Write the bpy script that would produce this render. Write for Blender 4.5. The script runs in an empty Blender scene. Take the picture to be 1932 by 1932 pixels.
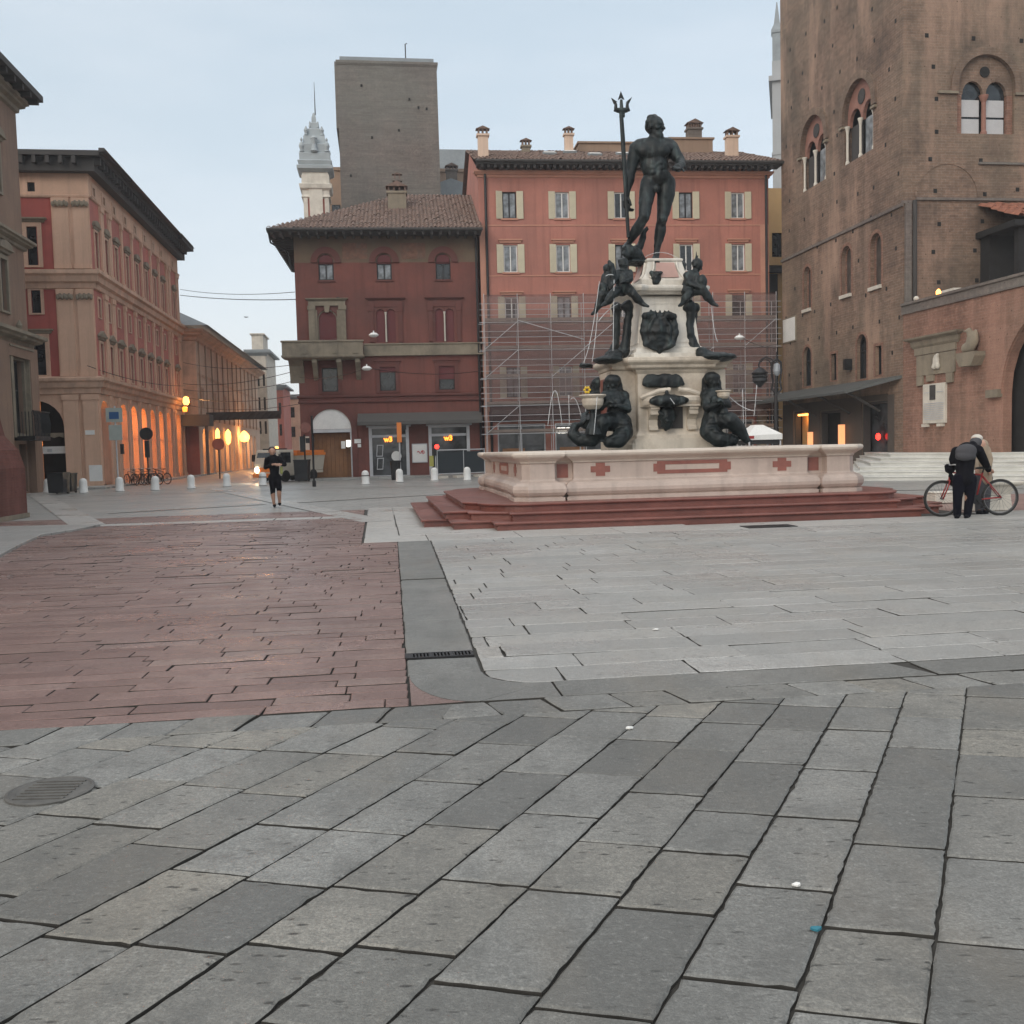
import bpy, bmesh, math, random
from mathutils import Vector, Matrix, noise
random.seed(7)
SC = bpy.context.scene
COL = SC.collection
PI = math.pi
# ------------------------------------------------------------------ camera model
FPX, HOR, ROLL, EYE = 1850.0, 846.0, .025, 1.6
TH = math.radians(7.7)                      # the square's own axes against the view
pit = math.atan((966-HOR)/FPX)
_F = Vector((0, math.cos(pit), -math.sin(pit)))
_U0 = Vector((0, math.sin(pit), math.cos(pit)))
_R0 = Vector((1, 0, 0))
_R = math.cos(ROLL)*_R0 - math.sin(ROLL)*_U0
_U = math.sin(ROLL)*_R0 + math.cos(ROLL)*_U0
def ray(u, v): return _F + (u-966)/FPX*_R + (966-v)/FPX*_U
def G(u, v, z=0.):
    d = ray(u, v); t = (z-EYE)/d.z
    return Vector((d.x*t, d.y*t, z))
def at(u, v, Y):
    d = ray(u, v); t = Y/d.y
    return Vector((d.x*t, Y, EYE+d.z*t))
AX = Vector((math.cos(TH), math.sin(TH), 0)); BX = Vector((-math.sin(TH), math.cos(TH), 0))
def W(a, b, z=0.): return AX*a + BX*b + Vector((0, 0, z))
def ab(q): return (q.dot(AX), q.dot(BX))
cam = bpy.data.objects.new('camera', bpy.data.cameras.new('camera'))
COL.objects.link(cam); SC.camera = cam
cam.data.sensor_width = 36; cam.data.lens = 36*FPX/1932; cam.data.clip_end = 2000; cam.data.clip_start = .05
m = Matrix((_R, _U, -_F)).transposed().to_4x4(); m.translation = (0, 0, EYE); cam.matrix_world = m

# ------------------------------------------------------------------ mesh builder
class MB:
    def __init__(s, M=None): s.v = []; s.f = []; s.mi = []; s.k = 0; s.M = M or Matrix()
    def add(s, vs, fs):
        o = len(s.v); s.v += [s.M @ Vector(p) for p in vs]
        s.f += [[i+o for i in f] for f in fs]; s.mi += [s.k]*len(fs); return s
    def box(s, x0, x1, y0, y1, z0, z1):
        return s.add([(x0,y0,z0),(x1,y0,z0),(x1,y1,z0),(x0,y1,z0),(x0,y0,z1),(x1,y0,z1),(x1,y1,z1),(x0,y1,z1)],
              [(0,3,2,1),(4,5,6,7),(0,1,5,4),(1,2,6,5),(2,3,7,6),(3,0,4,7)])
    def cbox(s, c, d): return s.box(c[0]-d[0]/2, c[0]+d[0]/2, c[1]-d[1]/2, c[1]+d[1]/2, c[2]-d[2]/2, c[2]+d[2]/2)
    def quad(s, a, b, c, d): return s.add([a, b, c, d], [(0,1,2,3)])
    def prism(s, poly, y0, y1):          # polygon in x,z pushed along y
        n = len(poly)
        return s.add([(x,y0,z) for x,z in poly]+[(x,y1,z) for x,z in poly],
              [list(range(n)), list(range(2*n-1,n-1,-1))]+[(i,i+n,(i+1)%n+n,(i+1)%n) for i in range(n)])
    def prismz(s, poly, z0, z1):
        n = len(poly)
        return s.add([(x,y,z0) for x,y in poly]+[(x,y,z1) for x,y in poly],
              [list(range(n-1,-1,-1)), list(range(n,2*n))]+[(i,(i+1)%n,(i+1)%n+n,i+n) for i in range(n)])
    def tube(s, path, r, n=8, cap=True):
        path = [Vector(p) for p in path]; rr = r if isinstance(r, (list,tuple)) else [r]*len(path)
        vs = []; up = None
        for i, p in enumerate(path):
            t = (path[min(i+1,len(path)-1)]-path[max(i-1,0)]).normalized()
            if up is None: up = t.orthogonal().normalized()
            up = (up - t*up.dot(t)).normalized(); w = t.cross(up)
            for k in range(n):
                a = 2*PI*k/n; vs.append(p+rr[i]*(math.cos(a)*up+math.sin(a)*w))
        fs = [(i*n+k, i*n+(k+1)%n, (i+1)*n+(k+1)%n, (i+1)*n+k) for i in range(len(path)-1) for k in range(n)]
        if cap: fs += [list(range(n-1,-1,-1)), list(range(len(vs)-n, len(vs)))]
        return s.add(vs, fs)
    def lathe(s, prof, n=16, c=(0,0,0)):
        vs = [(c[0]+r*math.cos(2*PI*k/n), c[1]+r*math.sin(2*PI*k/n), c[2]+z) for r,z in prof for k in range(n)]
        fs = [(i*n+k, i*n+(k+1)%n, (i+1)*n+(k+1)%n, (i+1)*n+k) for i in range(len(prof)-1) for k in range(n)]
        fs += [list(range(n-1,-1,-1)), list(range(len(vs)-n, len(vs)))]
        return s.add(vs, fs)
    def ell(s, c, r, nu=12, nv=8):
        vs = [(c[0],c[1],c[2]-r[2])]
        for i in range(1, nv):
            t = -PI/2+PI*i/nv
            vs += [(c[0]+r[0]*math.cos(t)*math.cos(2*PI*k/nu), c[1]+r[1]*math.cos(t)*math.sin(2*PI*k/nu), c[2]+r[2]*math.sin(t)) for k in range(nu)]
        vs.append((c[0],c[1],c[2]+r[2])); L = len(vs)-1
        fs = [(0, 1+(k+1)%nu, 1+k) for k in range(nu)]
        for i in range(nv-2): fs += [(1+i*nu+k, 1+i*nu+(k+1)%nu, 1+(i+1)*nu+(k+1)%nu, 1+(i+1)*nu+k) for k in range(nu)]
        fs += [(L-nu+k, L-nu+(k+1)%nu, L) for k in range(nu)]
        return s.add(vs, fs)
    def ring(s, poly, prof, caps=True):   # closed plan polygon (ccw), mitred offsets: prof = [(out, z)]
        n = len(poly); P = [Vector(p).to_2d() for p in poly]; dirs = []
        for i in range(n):
            e0 = (P[i]-P[i-1]).normalized(); e1 = (P[(i+1)%n]-P[i]).normalized()
            n0 = Vector((e0.y,-e0.x)); n1 = Vector((e1.y,-e1.x)); b = n0+n1
            dirs.append(b/max(.35, 1+n0.dot(n1)))
        vs = [(P[i].x+dirs[i].x*o, P[i].y+dirs[i].y*o, z) for o,z in prof for i in range(n)]
        fs = [(j*n+i, j*n+(i+1)%n, (j+1)*n+(i+1)%n, (j+1)*n+i) for j in range(len(prof)-1) for i in range(n)]
        if caps: fs += [list(range(n-1,-1,-1)), list(range(len(vs)-n, len(vs)))]
        return s.add(vs, fs)
    def cornice(s, x0, x1, prof, y=0., ret0=True, ret1=True, back=None):   # prof [(out,z)] runs x0..x1 in front of plane y, with mitred returns
        vs = []; n = len(prof)
        for o, z in prof: vs.append((x0-(o if ret0 else 0), y-o, z))
        for o, z in prof: vs.append((x1+(o if ret1 else 0), y-o, z))
        fs = [(i, i+n, i+1+n, i+1) for i in range(n-1)]
        d = .3 if back is None else back
        for e, sg, rt in ((0, x0, ret0), (n, x1, ret1)):
            o2 = len(vs)
            for o, z in prof: vs.append((sg+((-o if e == 0 else o) if rt else 0), y+d, z))
            fs += [((e+i, e+i+1, o2+i+1, o2+i) if e == 0 else (e+i, o2+i, o2+i+1, e+i+1)) for i in range(n-1)]
        fs.append((n-1, 2*n-1, 4*n-1, 3*n-1)); fs.append((0, 2*n, 3*n, n))
        return s.add(vs, fs)
    def mesh(s, name, smooth=False):
        me = bpy.data.meshes.new(name); me.from_pydata([tuple(p) for p in s.v], [], s.f)
        me.polygons.foreach_set('material_index', s.mi)
        if smooth: me.polygons.foreach_set('use_smooth', [True]*len(me.polygons))
        me.update(); return me
    def obj(s, name, mats, parent=None, M=None, smooth=False, fix=False, bev=0):
        me = s.mesh(name, smooth)
        if fix:
            bm = bmesh.new(); bm.from_mesh(me); bmesh.ops.recalc_face_normals(bm, faces=bm.faces); bm.to_mesh(me); bm.free()
        return link(name, me, mats, parent, M, bev)
def link(name, me, mats, parent=None, M=None, bev=0):
    if mats is not None and not me.materials:
        for x in (mats if isinstance(mats, (list,tuple)) else [mats]): me.materials.append(x)
    o = bpy.data.objects.new(name, me); COL.objects.link(o)
    if parent: o.parent = parent
    if M is not None: o.matrix_local = M
    if bev:
        b = o.modifiers.new('bevel', 'BEVEL'); b.width = bev; b.segments = 2; b.limit_method = 'ANGLE'; b.angle_limit = .6
    return o
def tag(o, label, cat, group=None):
    o['label'] = label; o['category'] = cat
    if group: o['group'] = group
    return o
def struct(o, kind='structure'): o['kind'] = kind; return o
def empty(name, loc, rz, label, cat, group=None):
    o = bpy.data.objects.new(name, None); COL.objects.link(o); o.empty_display_size = .3
    o.location = loc; o.rotation_euler = (0, 0, rz); return tag(o, label, cat, group)
def T(x=0, y=0, z=0): return Matrix.Translation((x, y, z))
def RZ(a): return Matrix.Rotation(a, 4, 'Z')
def RX(a): return Matrix.Rotation(a, 4, 'X')
def RY(a): return Matrix.Rotation(a, 4, 'Y')
def text(body, size, depth, mat, name, parent=None, M=None, align='CENTER', bold=0.):
    cu = bpy.data.curves.new(name, 'FONT'); cu.body = body; cu.size = size; cu.extrude = depth; cu.align_x = align; cu.align_y = 'CENTER'; cu.offset = bold; cu.resolution_u = 3
    t = bpy.data.objects.new(name, cu); COL.objects.link(t)
    me = bpy.data.meshes.new_from_object(t.evaluated_get(bpy.context.evaluated_depsgraph_get()))
    bpy.data.objects.remove(t); me.name = name
    me.materials.clear()
    return link(name, me, mat, parent, (M or Matrix()) @ RX(PI/2))
def evaluated(o):
    me = bpy.data.meshes.new_from_object(o.evaluated_get(bpy.context.evaluated_depsgraph_get()))
    return me
def blob(name, parts, voxel, mat, parent=None, M=None, smooth_it=3, sf=.5, worked=0., freq=6.):
    """many overlapping capsules and ellipsoids fused into one continuous skin"""
    mb = MB()
    for p in parts:
        if p[0] == 'c':                      # capsule p0 p1 r0 r1
            a, b, r0, r1 = Vector(p[1]), Vector(p[2]), p[3], p[4]
            L = (b-a).length
            if L < 1e-5: continue
            q = Vector((0,0,1)).rotation_difference((b-a).normalized()).to_matrix().to_4x4()
            mb.M = Matrix.Translation(a) @ q
            prof = [(max(1e-4, r0*math.cos(t)), r0*math.sin(t)) for t in [-PI/2+PI/2*i/5 for i in range(5)]]
            prof += [(r0+(r1-r0)*i/4, L*i/4) for i in range(5)]
            prof += [(max(1e-4, r1*math.cos(t)), L+r1*math.sin(t)) for t in [PI/2*i/5 for i in range(1, 6)]]
            mb.lathe(prof, 14)
        else:                                # ellipsoid centre radii [euler]
            mb.M = Matrix.Translation(Vector(p[1])) @ (p[3] if len(p) > 3 else Matrix())
            mb.ell((0,0,0), p[2], 16, 12)
    me = mb.mesh(name); o = bpy.data.objects.new(name, me); COL.objects.link(o)
    r = o.modifiers.new('r', 'REMESH'); r.mode = 'VOXEL'; r.voxel_size = voxel; r.use_smooth_shade = True
    if smooth_it:
        k = o.modifiers.new('s', 'SMOOTH'); k.factor = sf; k.iterations = smooth_it
    me2 = evaluated(o); bpy.data.objects.remove(o); bpy.data.meshes.remove(me); me2.name = name
    me2.materials.clear()
    if worked:                               # chased, uneven surface of a cast figure
        ns = [v.normal.copy() for v in me2.vertices]
        for v, n_ in zip(me2.vertices, ns):
            p = v.co*freq; v.co = v.co+n_*worked*(noise.noise(p)*.6+noise.ridged_multi_fractal(p*.8, 1., 2., 3, 1., 2.)*.5-.55)
        me2.update()
    me2.polygons.foreach_set('use_smooth', [True]*len(me2.polygons))
    return link(name, me2, mat, parent, M)

# ------------------------------------------------------------------ materials
def nt(name):
    m = bpy.data.materials.new(name); m.use_nodes = True; t = m.node_tree; t.nodes.clear()
    o = t.nodes.new('ShaderNodeOutputMaterial'); b = t.nodes.new('ShaderNodeBsdfPrincipled')
    t.links.new(b.outputs[0], o.inputs[0]); return m, t, b
def N(t, kind, **kw):
    n = t.nodes.new('ShaderNode'+kind)
    for k, v in kw.items():
        if k in ('operation', 'blend_type', 'data_type', 'attribute_name', 'interpolation_type', 'noise_dimensions', 'bands_direction', 'wave_type', 'wave_profile', 'feature', 'distance', 'voronoi_dimensions', 'layer_name'): setattr(n, k, v)
        else: n.inputs[k.replace('_', ' ')].default_value = v
    return n
def L(t, a, b): t.links.new(a, b)
def c4(c): return (c[0], c[1], c[2], 1)
def mixc(t, fac, a, b, blend='MIX'):
    n = t.nodes.new('ShaderNodeMix'); n.data_type = 'RGBA'; n.blend_type = blend
    for i, x in ((0, fac), (6, a), (7, b)):
        if hasattr(x, 'links'): L(t, x, n.inputs[i])
        else: n.inputs[i].default_value = x if i == 0 else c4(x)
    return n.outputs[2]
def ramp(t, x, lo, hi, a=0., b=1.):
    n = t.nodes.new('ShaderNodeMapRange'); L(t, x, n.inputs[0])
    for i, q in ((1, lo), (2, hi), (3, a), (4, b)): n.inputs[i].default_value = q
    return n.outputs[0]
def noisef(t, vec, scale, detail=5., rough=.6):
    n = N(t, 'TexNoise', Scale=scale, Detail=detail, Roughness=rough); L(t, vec, n.inputs['Vector']); return n.outputs[0]
def scaled(t, vec, s):
    n = N(t, 'Mapping'); n.inputs['Scale'].default_value = s; L(t, vec, n.inputs[0]); return n.outputs[0]
def bump(t, b, h, strength, dist=.02):
    n = N(t, 'Bump', Strength=strength, Distance=dist); L(t, h, n.inputs['Height']); L(t, n.outputs[0], b.inputs['Normal'])
def mat(name, col, rough=.8, var=.18, scale=1.2, fine=25., bmp=.25, stain=None, stain_amt=.4, streak=0., metal=0., spec=.5):
    """surface with broad mottling, fine grain, optional blotchy stains and rain streaks"""
    m, t, b = nt(name); tc = N(t, 'TexCoord').outputs['Object']
    n1 = noisef(t, tc, scale); n2 = noisef(t, tc, fine, 3.)
    dk = tuple(x*(1-var) for x in col); lt = tuple(min(1, x*(1+var)) for x in col)
    c = mixc(t, ramp(t, n1, .3, .7), dk, lt)
    c = mixc(t, ramp(t, n2, .25, .75, 0, var*.9), c, tuple(x*.55 for x in col))
    if stain:
        n3 = noisef(t, tc, scale*.55, 8., .7); c = mixc(t, ramp(t, n3, .48, .68, 0, stain_amt), c, stain)
    if streak:
        n4 = noisef(t, scaled(t, tc, (2.2, 2.2, .12)), 1.6, 4.); c = mixc(t, ramp(t, n4, .5, .75, 0, streak), c, tuple(x*.5 for x in col))
    L(t, c, b.inputs['Base Color']); b.inputs['Metallic'].default_value = metal; b.inputs['Specular IOR Level'].default_value = spec
    L(t, ramp(t, n1, .3, .7, max(.05, rough-.1), min(1, rough+.1)), b.inputs['Roughness'])
    if bmp: bump(t, b, n2, bmp, .01)
    return m
def brickmat(name, c1, c2, mortar, bw=.28, bh=.07, stain=(.05,.045,.04), amt=.5, scale=.35, bmp=.5, vst=.6):
    m, t, b = nt(name); tc = N(t, 'TexCoord').outputs['Object']
    sp = N(t, 'SeparateXYZ'); L(t, tc, sp.inputs[0]); ad = N(t, 'Math', operation='ADD'); L(t, sp.outputs[0], ad.inputs[0]); L(t, sp.outputs[1], ad.inputs[1])
    cb = N(t, 'CombineXYZ'); L(t, ad.outputs[0], cb.inputs[0]); L(t, sp.outputs[2], cb.inputs[1])
    bt = N(t, 'TexBrick', Scale=1., Mortar_Size=.008, Mortar_Smooth=.3, Brick_Width=bw, Row_Height=bh, Bias=-.1)
    bt.inputs['Color1'].default_value = c4(c1); bt.inputs['Color2'].default_value = c4(c2); bt.inputs['Mortar'].default_value = c4(mortar)
    L(t, cb.outputs[0], bt.inputs['Vector'])
    n1 = noisef(t, tc, scale, 9., .68); n2 = noisef(t, tc, 6., 6., .7); n3 = noisef(t, scaled(t, tc, (1, 1, .25)), scale*1.7, 8., .65)
    n5 = noisef(t, tc, scale*.45, 4., .5); nh = noisef(t, scaled(t, tc, (.25, .25, 3.2)), 1.3, 6., .75)
    c = mixc(t, ramp(t, n2, .35, .7, 0, .75), bt.outputs[0], tuple(x*.5 for x in c2))
    c = mixc(t, ramp(t, n5, .4, .62, 0, .5), c, (c1[0]*.85, c1[1]*1.12, c1[2]*1.15))
    c = mixc(t, ramp(t, nh, .48, .7, 0, .45), c, tuple(x*.55 for x in c2)); c = mixc(t, ramp(t, nh, .45, .3, 0, .3), c, tuple(min(1, x*1.3) for x in c1))
    c = mixc(t, ramp(t, n1, .46, .7, 0, amt), c, stain)
    c = mixc(t, ramp(t, n3, .5, .7, 0, vst), c, tuple(min(1, x*1.4+.03) for x in c1))
    n6 = noisef(t, scaled(t, tc, (1., 1., .16)), 1.1, 5., .6); c = mixc(t, ramp(t, n6, .55, .75, 0, .5), c, stain)
    n7 = noisef(t, tc, 30., 3., .8); c = mixc(t, ramp(t, n7, .3, .7, 0, .35), c, tuple(x*.35 for x in c2))
    vo = N(t, 'TexVoronoi', Scale=3.1); L(t, tc, vo.inputs['Vector']); c = mixc(t, ramp(t, vo.outputs['Distance'], .05, .11, .75, 0), c, tuple(x*.3 for x in c2))
    L(t, c, b.inputs['Base Color']); b.inputs['Roughness'].default_value = .9; b.inputs['Specular IOR Level'].default_value = .25
    hb = mixc(t, .5, bt.outputs[1], n2); bump(t, b, hb, bmp, .012)
    return m
def glow(name, col, strength):
    m, t, b = nt(name); b.inputs['Base Color'].default_value = c4(col); b.inputs['Emission Color'].default_value = c4(col); b.inputs['Emission Strength'].default_value = strength
    b.inputs['Roughness'].default_value = .4; return m
def plain(name, col, rough=.6, metal=0.): return mat(name, col, rough, .1, 3., 30., .05, metal=metal)
def glassmat(name, col=(.02,.025,.03), rough=.08):
    m, t, b = nt(name); tc = N(t, 'TexCoord').outputs['Object']
    n = noisef(t, tc, 1.7, 2.); L(t, mixc(t, ramp(t, n, .35, .65), tuple(x*.5 for x in col), tuple(x*1.5 for x in col)), b.inputs['Base Color'])
    b.inputs['Roughness'].default_value = rough; b.inputs['Specular IOR Level'].default_value = .6
    bump(t, b, noisef(t, tc, 2.5, 1.), .06, .05); return m
K = {}
K['slab'] = None
K['red_plaster'] = mat('red_plaster', (.19,.070,.057), .9, .24, .45, 9, .25, (.105,.05,.043), .7, .55)
K['red_trim'] = mat('red_trim', (.14,.05,.042), .85, .15, 1.5, 20, .15, (.09,.05,.045), .4)
K['ochre_frieze'] = mat('ochre_frieze', (.16,.115,.08), .9, .2, .8, 6, .1, (.2,.08,.06), .5)
K['pink_plaster'] = mat('pink_plaster', (.42,.18,.14), .9, .18, .35, 9, .2, (.29,.135,.11), .7, .5)
K['pink_trim'] = mat('pink_trim', (.5,.25,.18), .85, .12, 1., 15, .1, (.3,.17,.12), .4)
K['cream'] = mat('cream', (.66,.43,.31), .85, .16, .4, 15, .15, (.42,.27,.19), .55, .4)
K['cream_trim'] = mat('cream_trim', (.62,.41,.30), .85, .18, 1., 20, .15, (.25,.18,.14), .5, .4)
K['panel_red'] = mat('panel_red', (.38,.095,.08), .9, .18, .5, 15, .15, (.26,.075,.065), .6, .35)
K['panel_rose'] = mat('panel_rose', (.46,.165,.135), .9, .18, .5, 15, .15, (.31,.125,.10), .6, .35)
K['tan'] = mat('tan_plaster', (.68,.51,.40), .9, .14, .4, 14, .15, (.3,.2,.15), .5, .35)
K['dun'] = mat('dun_plaster', (.33,.23,.165), .9, .14, .4, 14, .15, (.22,.15,.11), .5, .35)
K['eave_dark'] = mat('dark_eave_wood', (.055,.05,.048), .8, .25, 2, 20, .1)
K['lead'] = mat('weathered_lead', (.25,.28,.30), .6, .15, 1., 12, .1, (.15,.16,.17), .4)
K['stone_old'] = mat('old_sandstone', (.26,.22,.165), .9, .22, 1.2, 20, .3, (.10,.09,.075), .6, .4)
K['stone_white'] = mat('white_stone', (.62,.58,.51), .75, .12, 1.5, 18, .15, (.36,.33,.28), .5, .3)
K['marble'] = mat('fountain_marble', (.72,.685,.62), .55, .14, 1.6, 20, .12, (.33,.27,.2), .55, .6)
K['marble_low'] = mat('fountain_marble_lower', (.62,.55,.46), .6, .15, 1.6, 20, .12, (.22,.155,.10), .6, .6)
K['pinkstone'] = mat('pink_basin_stone', (.50,.41,.36), .5, .14, 1.1, 22, .12, (.33,.25,.22), .6, .45)
K['redmarble'] = mat('red_marble', (.27,.10,.078), .5, .22, 2.2, 16, .15, (.15,.06,.05), .5)
K['redstep'] = mat('red_step_stone', (.195,.072,.057), .42, .25, 1.6, 14, .3, (.12,.045,.038), .6)
K['bronze'] = None
K['iron'] = plain('dark_iron', (.025,.025,.027), .5, .4)
K['steel'] = plain('galvanised_steel', (.52,.53,.55), .5, .3)
K['white_paint'] = mat('white_paint', (.75,.75,.73), .55, .06, 2, 20, .05, (.5,.5,.48), .3)
K['cream_shutter'] = mat('cream_shutter', (.57,.52,.39), .65, .08, 2, 20, .05)
K['maroon'] = mat('maroon_shutter', (.13,.028,.03), .7, .1, 2, 20, .05)
K['wood'] = mat('warm_wood', (.30,.14,.06), .6, .2, 3, 20, .1)
K['glass'] = glassmat('window_glass')
K['glass_pale'] = glassmat('curtained_glass', (.22,.24,.26), .2)
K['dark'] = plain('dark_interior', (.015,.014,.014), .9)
K['awning'] = mat('grey_awning_cloth', (.10,.095,.09), .9, .12, 2, 20, .1)
K['blackcloth'] = mat('black_cloth', (.007,.007,.010), .9, .2, 8, 60, .2, spec=.12)
K['greycloth'] = mat('grey_cloth', (.06,.06,.068), .85, .2, 8, 60, .2)
K['tancloth'] = mat('tan_cloth', (.32,.25,.18), .85, .15, 8, 60, .2)
K['skin'] = mat('skin', (.42,.24,.17), .5, .08, 6, 40, .05)
K['hair'] = mat('dark_hair', (.02,.015,.012), .7, .2, 10, 60, .2)
K['rubber'] = plain('black_rubber', (.012,.012,.012), .7)
K['redpaint'] = plain('red_paint', (.28,.02,.02), .35)
K['brick_old'] = brickmat('old_brick', (.335,.215,.155), (.215,.14,.105), (.36,.30,.25), bw=.34, bh=.1, amt=.8, vst=.8)
K['brick_low'] = brickmat('newer_brick', (.365,.195,.14), (.25,.13,.098), (.37,.27,.215), bw=.34, bh=.095, amt=.22, stain=(.10,.07,.055))
K['brick_tower'] = brickmat('tower_brick', (.255,.21,.185), (.18,.148,.132), (.27,.24,.22), bw=.6, bh=.19, vst=.12, amt=.4, stain=(.14,.13,.125))
K['brick_scarp'] = brickmat('scarp_brick', (.20,.07,.055), (.15,.055,.045), (.13,.075,.06), amt=.25)
K['tile'] = mat('roof_tile', (.19,.125,.10), .9, .35, 3.5, 9, .3, (.10,.085,.07), .6)
K['tile_red'] = mat('red_roof_tile', (.30,.12,.075), .9, .35, 5, 9, .3, (.14,.08,.06), .5)
K['lamp'] = glow('warm_lamp', (1., .42, .09), 5.)
K['lampw'] = glow('white_lamp', (1., .93, .8), 7.)
K['redlamp'] = glow('red_signal', (1., .03, .02), 5.)
K['neon'] = glow('orange_neon', (1., .27, .03), 3.2)
K['signglow'] = glow('lit_sign', (1., .95, .85), 1.5)
K['signwarm'] = glow('warm_lit_panel', (1., .42, .18), .95)
K['yellow'] = plain('yellow', (.75,.5,.03), .5)
K['orange'] = mat('orange_paint', (.75,.22,.04), .5, .1, 2, 20, .05)
def bronze():
    m, t, b = nt('dark_bronze'); tc = N(t, 'TexCoord').outputs['Object']
    n1 = noisef(t, tc, 2.2, 8., .65); n2 = noisef(t, scaled(t, tc, (3, 3, .6)), 2.5, 6.); n3 = noisef(t, tc, 9., 6., .7)
    c = mixc(t, ramp(t, n1, .38, .66), (.007,.009,.010), (.022,.031,.034))
    c = mixc(t, ramp(t, n2, .54, .74, 0, .6), c, (.085,.12,.12))
    L(t, c, b.inputs['Base Color']); b.inputs['Metallic'].default_value = .35
    L(t, ramp(t, n1, .3, .7, .38, .62), b.inputs['Roughness']); bump(t, b, n3, .55, .03); return m
K['bronze'] = bronze()
def slabmat(name, dark, light, warm, rough=.5, grain=90.):
    m, t, b = nt(name); g = N(t, 'NewGeometry').outputs['Position']
    at_ = t.nodes.new('ShaderNodeAttribute'); at_.attribute_name = 'tone'
    sp = N(t, 'SeparateColor'); L(t, at_.outputs['Color'], sp.inputs[0])
    c = mixc(t, sp.outputs[0], dark, light); c = mixc(t, ramp(t, sp.outputs[1], .3, 1., 0, .8), c, warm)
    n1 = noisef(t, g, 1.1, 6., .65); n2 = noisef(t, g, grain, 3., .7); n3 = noisef(t, scaled(t, g, (1, 1, 1)), 14., 5., .7); n4 = noisef(t, g, .28, 3.)
    c = mixc(t, ramp(t, n1, .35, .7, 0, .5), c, tuple(x*.62 for x in dark))
    c = mixc(t, ramp(t, n4, .4, .62, 0, .4), c, tuple(x*.72 for x in dark)); c = mixc(t, ramp(t, n4, .42, .3, 0, .35), c, tuple(min(1, x*1.2) for x in light))
    c = mixc(t, ramp(t, n2, .35, .72, 0, .7), c, tuple(x*.4 for x in dark)); n8 = noisef(t, g, 34., 4., .75); c = mixc(t, ramp(t, n8, .45, .72, 0, .55), c, tuple(x*.5 for x in dark)); c = mixc(t, ramp(t, n8, .42, .25, 0, .35), c, tuple(min(1, x*1.35) for x in light)); n9 = noisef(t, g, 4.5, 6., .7); c = mixc(t, ramp(t, n9, .48, .7, 0, .6), c, tuple(x*.6 for x in dark)); n10 = noisef(t, scaled(t, g, (1., .3, 1)), 1.6, 5., .6); c = mixc(t, ramp(t, n10, .5, .7, 0, .2), c, (warm[0]*.62, warm[1]*.56, warm[2]*.5))
    c = mixc(t, ramp(t, n2, .62, .8, 0, .5), c, tuple(min(1, x*1.5) for x in light))
    c = mixc(t, ramp(t, n3, .62, .74, 0, .5), c, tuple(x*.5 for x in dark))
    v = N(t, 'TexVoronoi', Scale=17.); L(t, scaled(t, g, (.55, 1.5, 1)), v.inputs['Vector']); pit_ = ramp(t, v.outputs['Distance'], .08, .26, 1, 0)
    pm0 = N(t, 'Math', operation='MULTIPLY'); L(t, pit_, pm0.inputs[0]); L(t, ramp(t, n3, .46, .56), pm0.inputs[1]); pm = N(t, 'Math', operation='MULTIPLY'); L(t, pm0.outputs[0], pm.inputs[0]); L(t, ramp(t, sp.outputs[1], .0, .5, .45, 1.), pm.inputs[1])
    c = mixc(t, pm.outputs[0], c, tuple(x*.3 for x in dark))
    L(t, c, b.inputs['Base Color']); wet = noisef(t, g, .55, 5., .6); L(t, ramp(t, wet, .35, .65, rough-.2, rough+.12), b.inputs['Roughness'])
    h = N(t, 'Math', operation='MULTIPLY_ADD'); L(t, n2, h.inputs[0]); h.inputs[1].default_value = .6; L(t, n3, h.inputs[2])
    h2 = N(t, 'Math', operation='SUBTRACT'); L(t, h.outputs[0], h2.inputs[0]); L(t, pm.outputs[0], h2.inputs[1])
    bump(t, b, h2.outputs[0], .8, .01); return m
K['slab'] = slabmat('grey_granite_slab', (.165,.166,.156), (.40,.40,.38), (.43,.40,.34))
K['slab_far'] = slabmat('pale_granite_slab', (.385,.385,.37), (.55,.55,.53), (.52,.505,.465), .40)
K['slab_red'] = slabmat('red_porphyry_slab', (.205,.12,.104), (.37,.24,.212), (.41,.31,.275), .40)
K['band'] = slabmat('pale_border_stone', (.52,.51,.485), (.66,.65,.615), (.57,.55,.5), .42)
K['dirt'] = mat('joint_dirt', (.045,.042,.037), .95, .3, 6, 40, .3)
# ------------------------------------------------------------------ sky and light
wd = bpy.data.worlds.new('World'); SC.world = wd; wd.use_nodes = True; t = wd.node_tree; t.nodes.clear()
sky = t.nodes.new('ShaderNodeTexSky'); sky.sky_type = 'NISHITA'; sky.sun_disc = False
SUN_EL, SUN_AZ = math.radians(28), math.radians(215)
sky.sun_elevation = SUN_EL; sky.sun_rotation = SUN_AZ; sky.air_density = 1.; sky.dust_density = 4.
bg1 = N(t, 'Background', Strength=.05); L(t, sky.outputs[0], bg1.inputs[0])
tc = N(t, 'TexCoord').outputs['Generated']; sx = N(t, 'SeparateXYZ'); L(t, tc, sx.inputs[0])
cr = t.nodes.new('ShaderNodeValToRGB'); L(t, sx.outputs[2], cr.inputs[0]); e = cr.color_ramp.elements
e[0].position = 0.; e[0].color = (.80,.82,.83,1); e[1].position = 1.; e[1].color = (1.34,1.34,1.30,1)
for p_, c_ in ((.10,(.76,.80,.83,1)), (.24,(.62,.70,.75,1)), (.42,(.56,.65,.71,1)), (.6,(.98,1.0,1.0,1))):
    q = e.new(p_); q.color = c_
cl = noisef(t, scaled(t, tc, (1.2, 1.2, 5.)), 2.2, 5., .55)
bg2 = N(t, 'Background', Strength=.95); L(t, mixc(t, ramp(t, cl, .35, .7, 0, .4), cr.outputs[0], (.86,.88,.90)), bg2.inputs[0])
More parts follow.
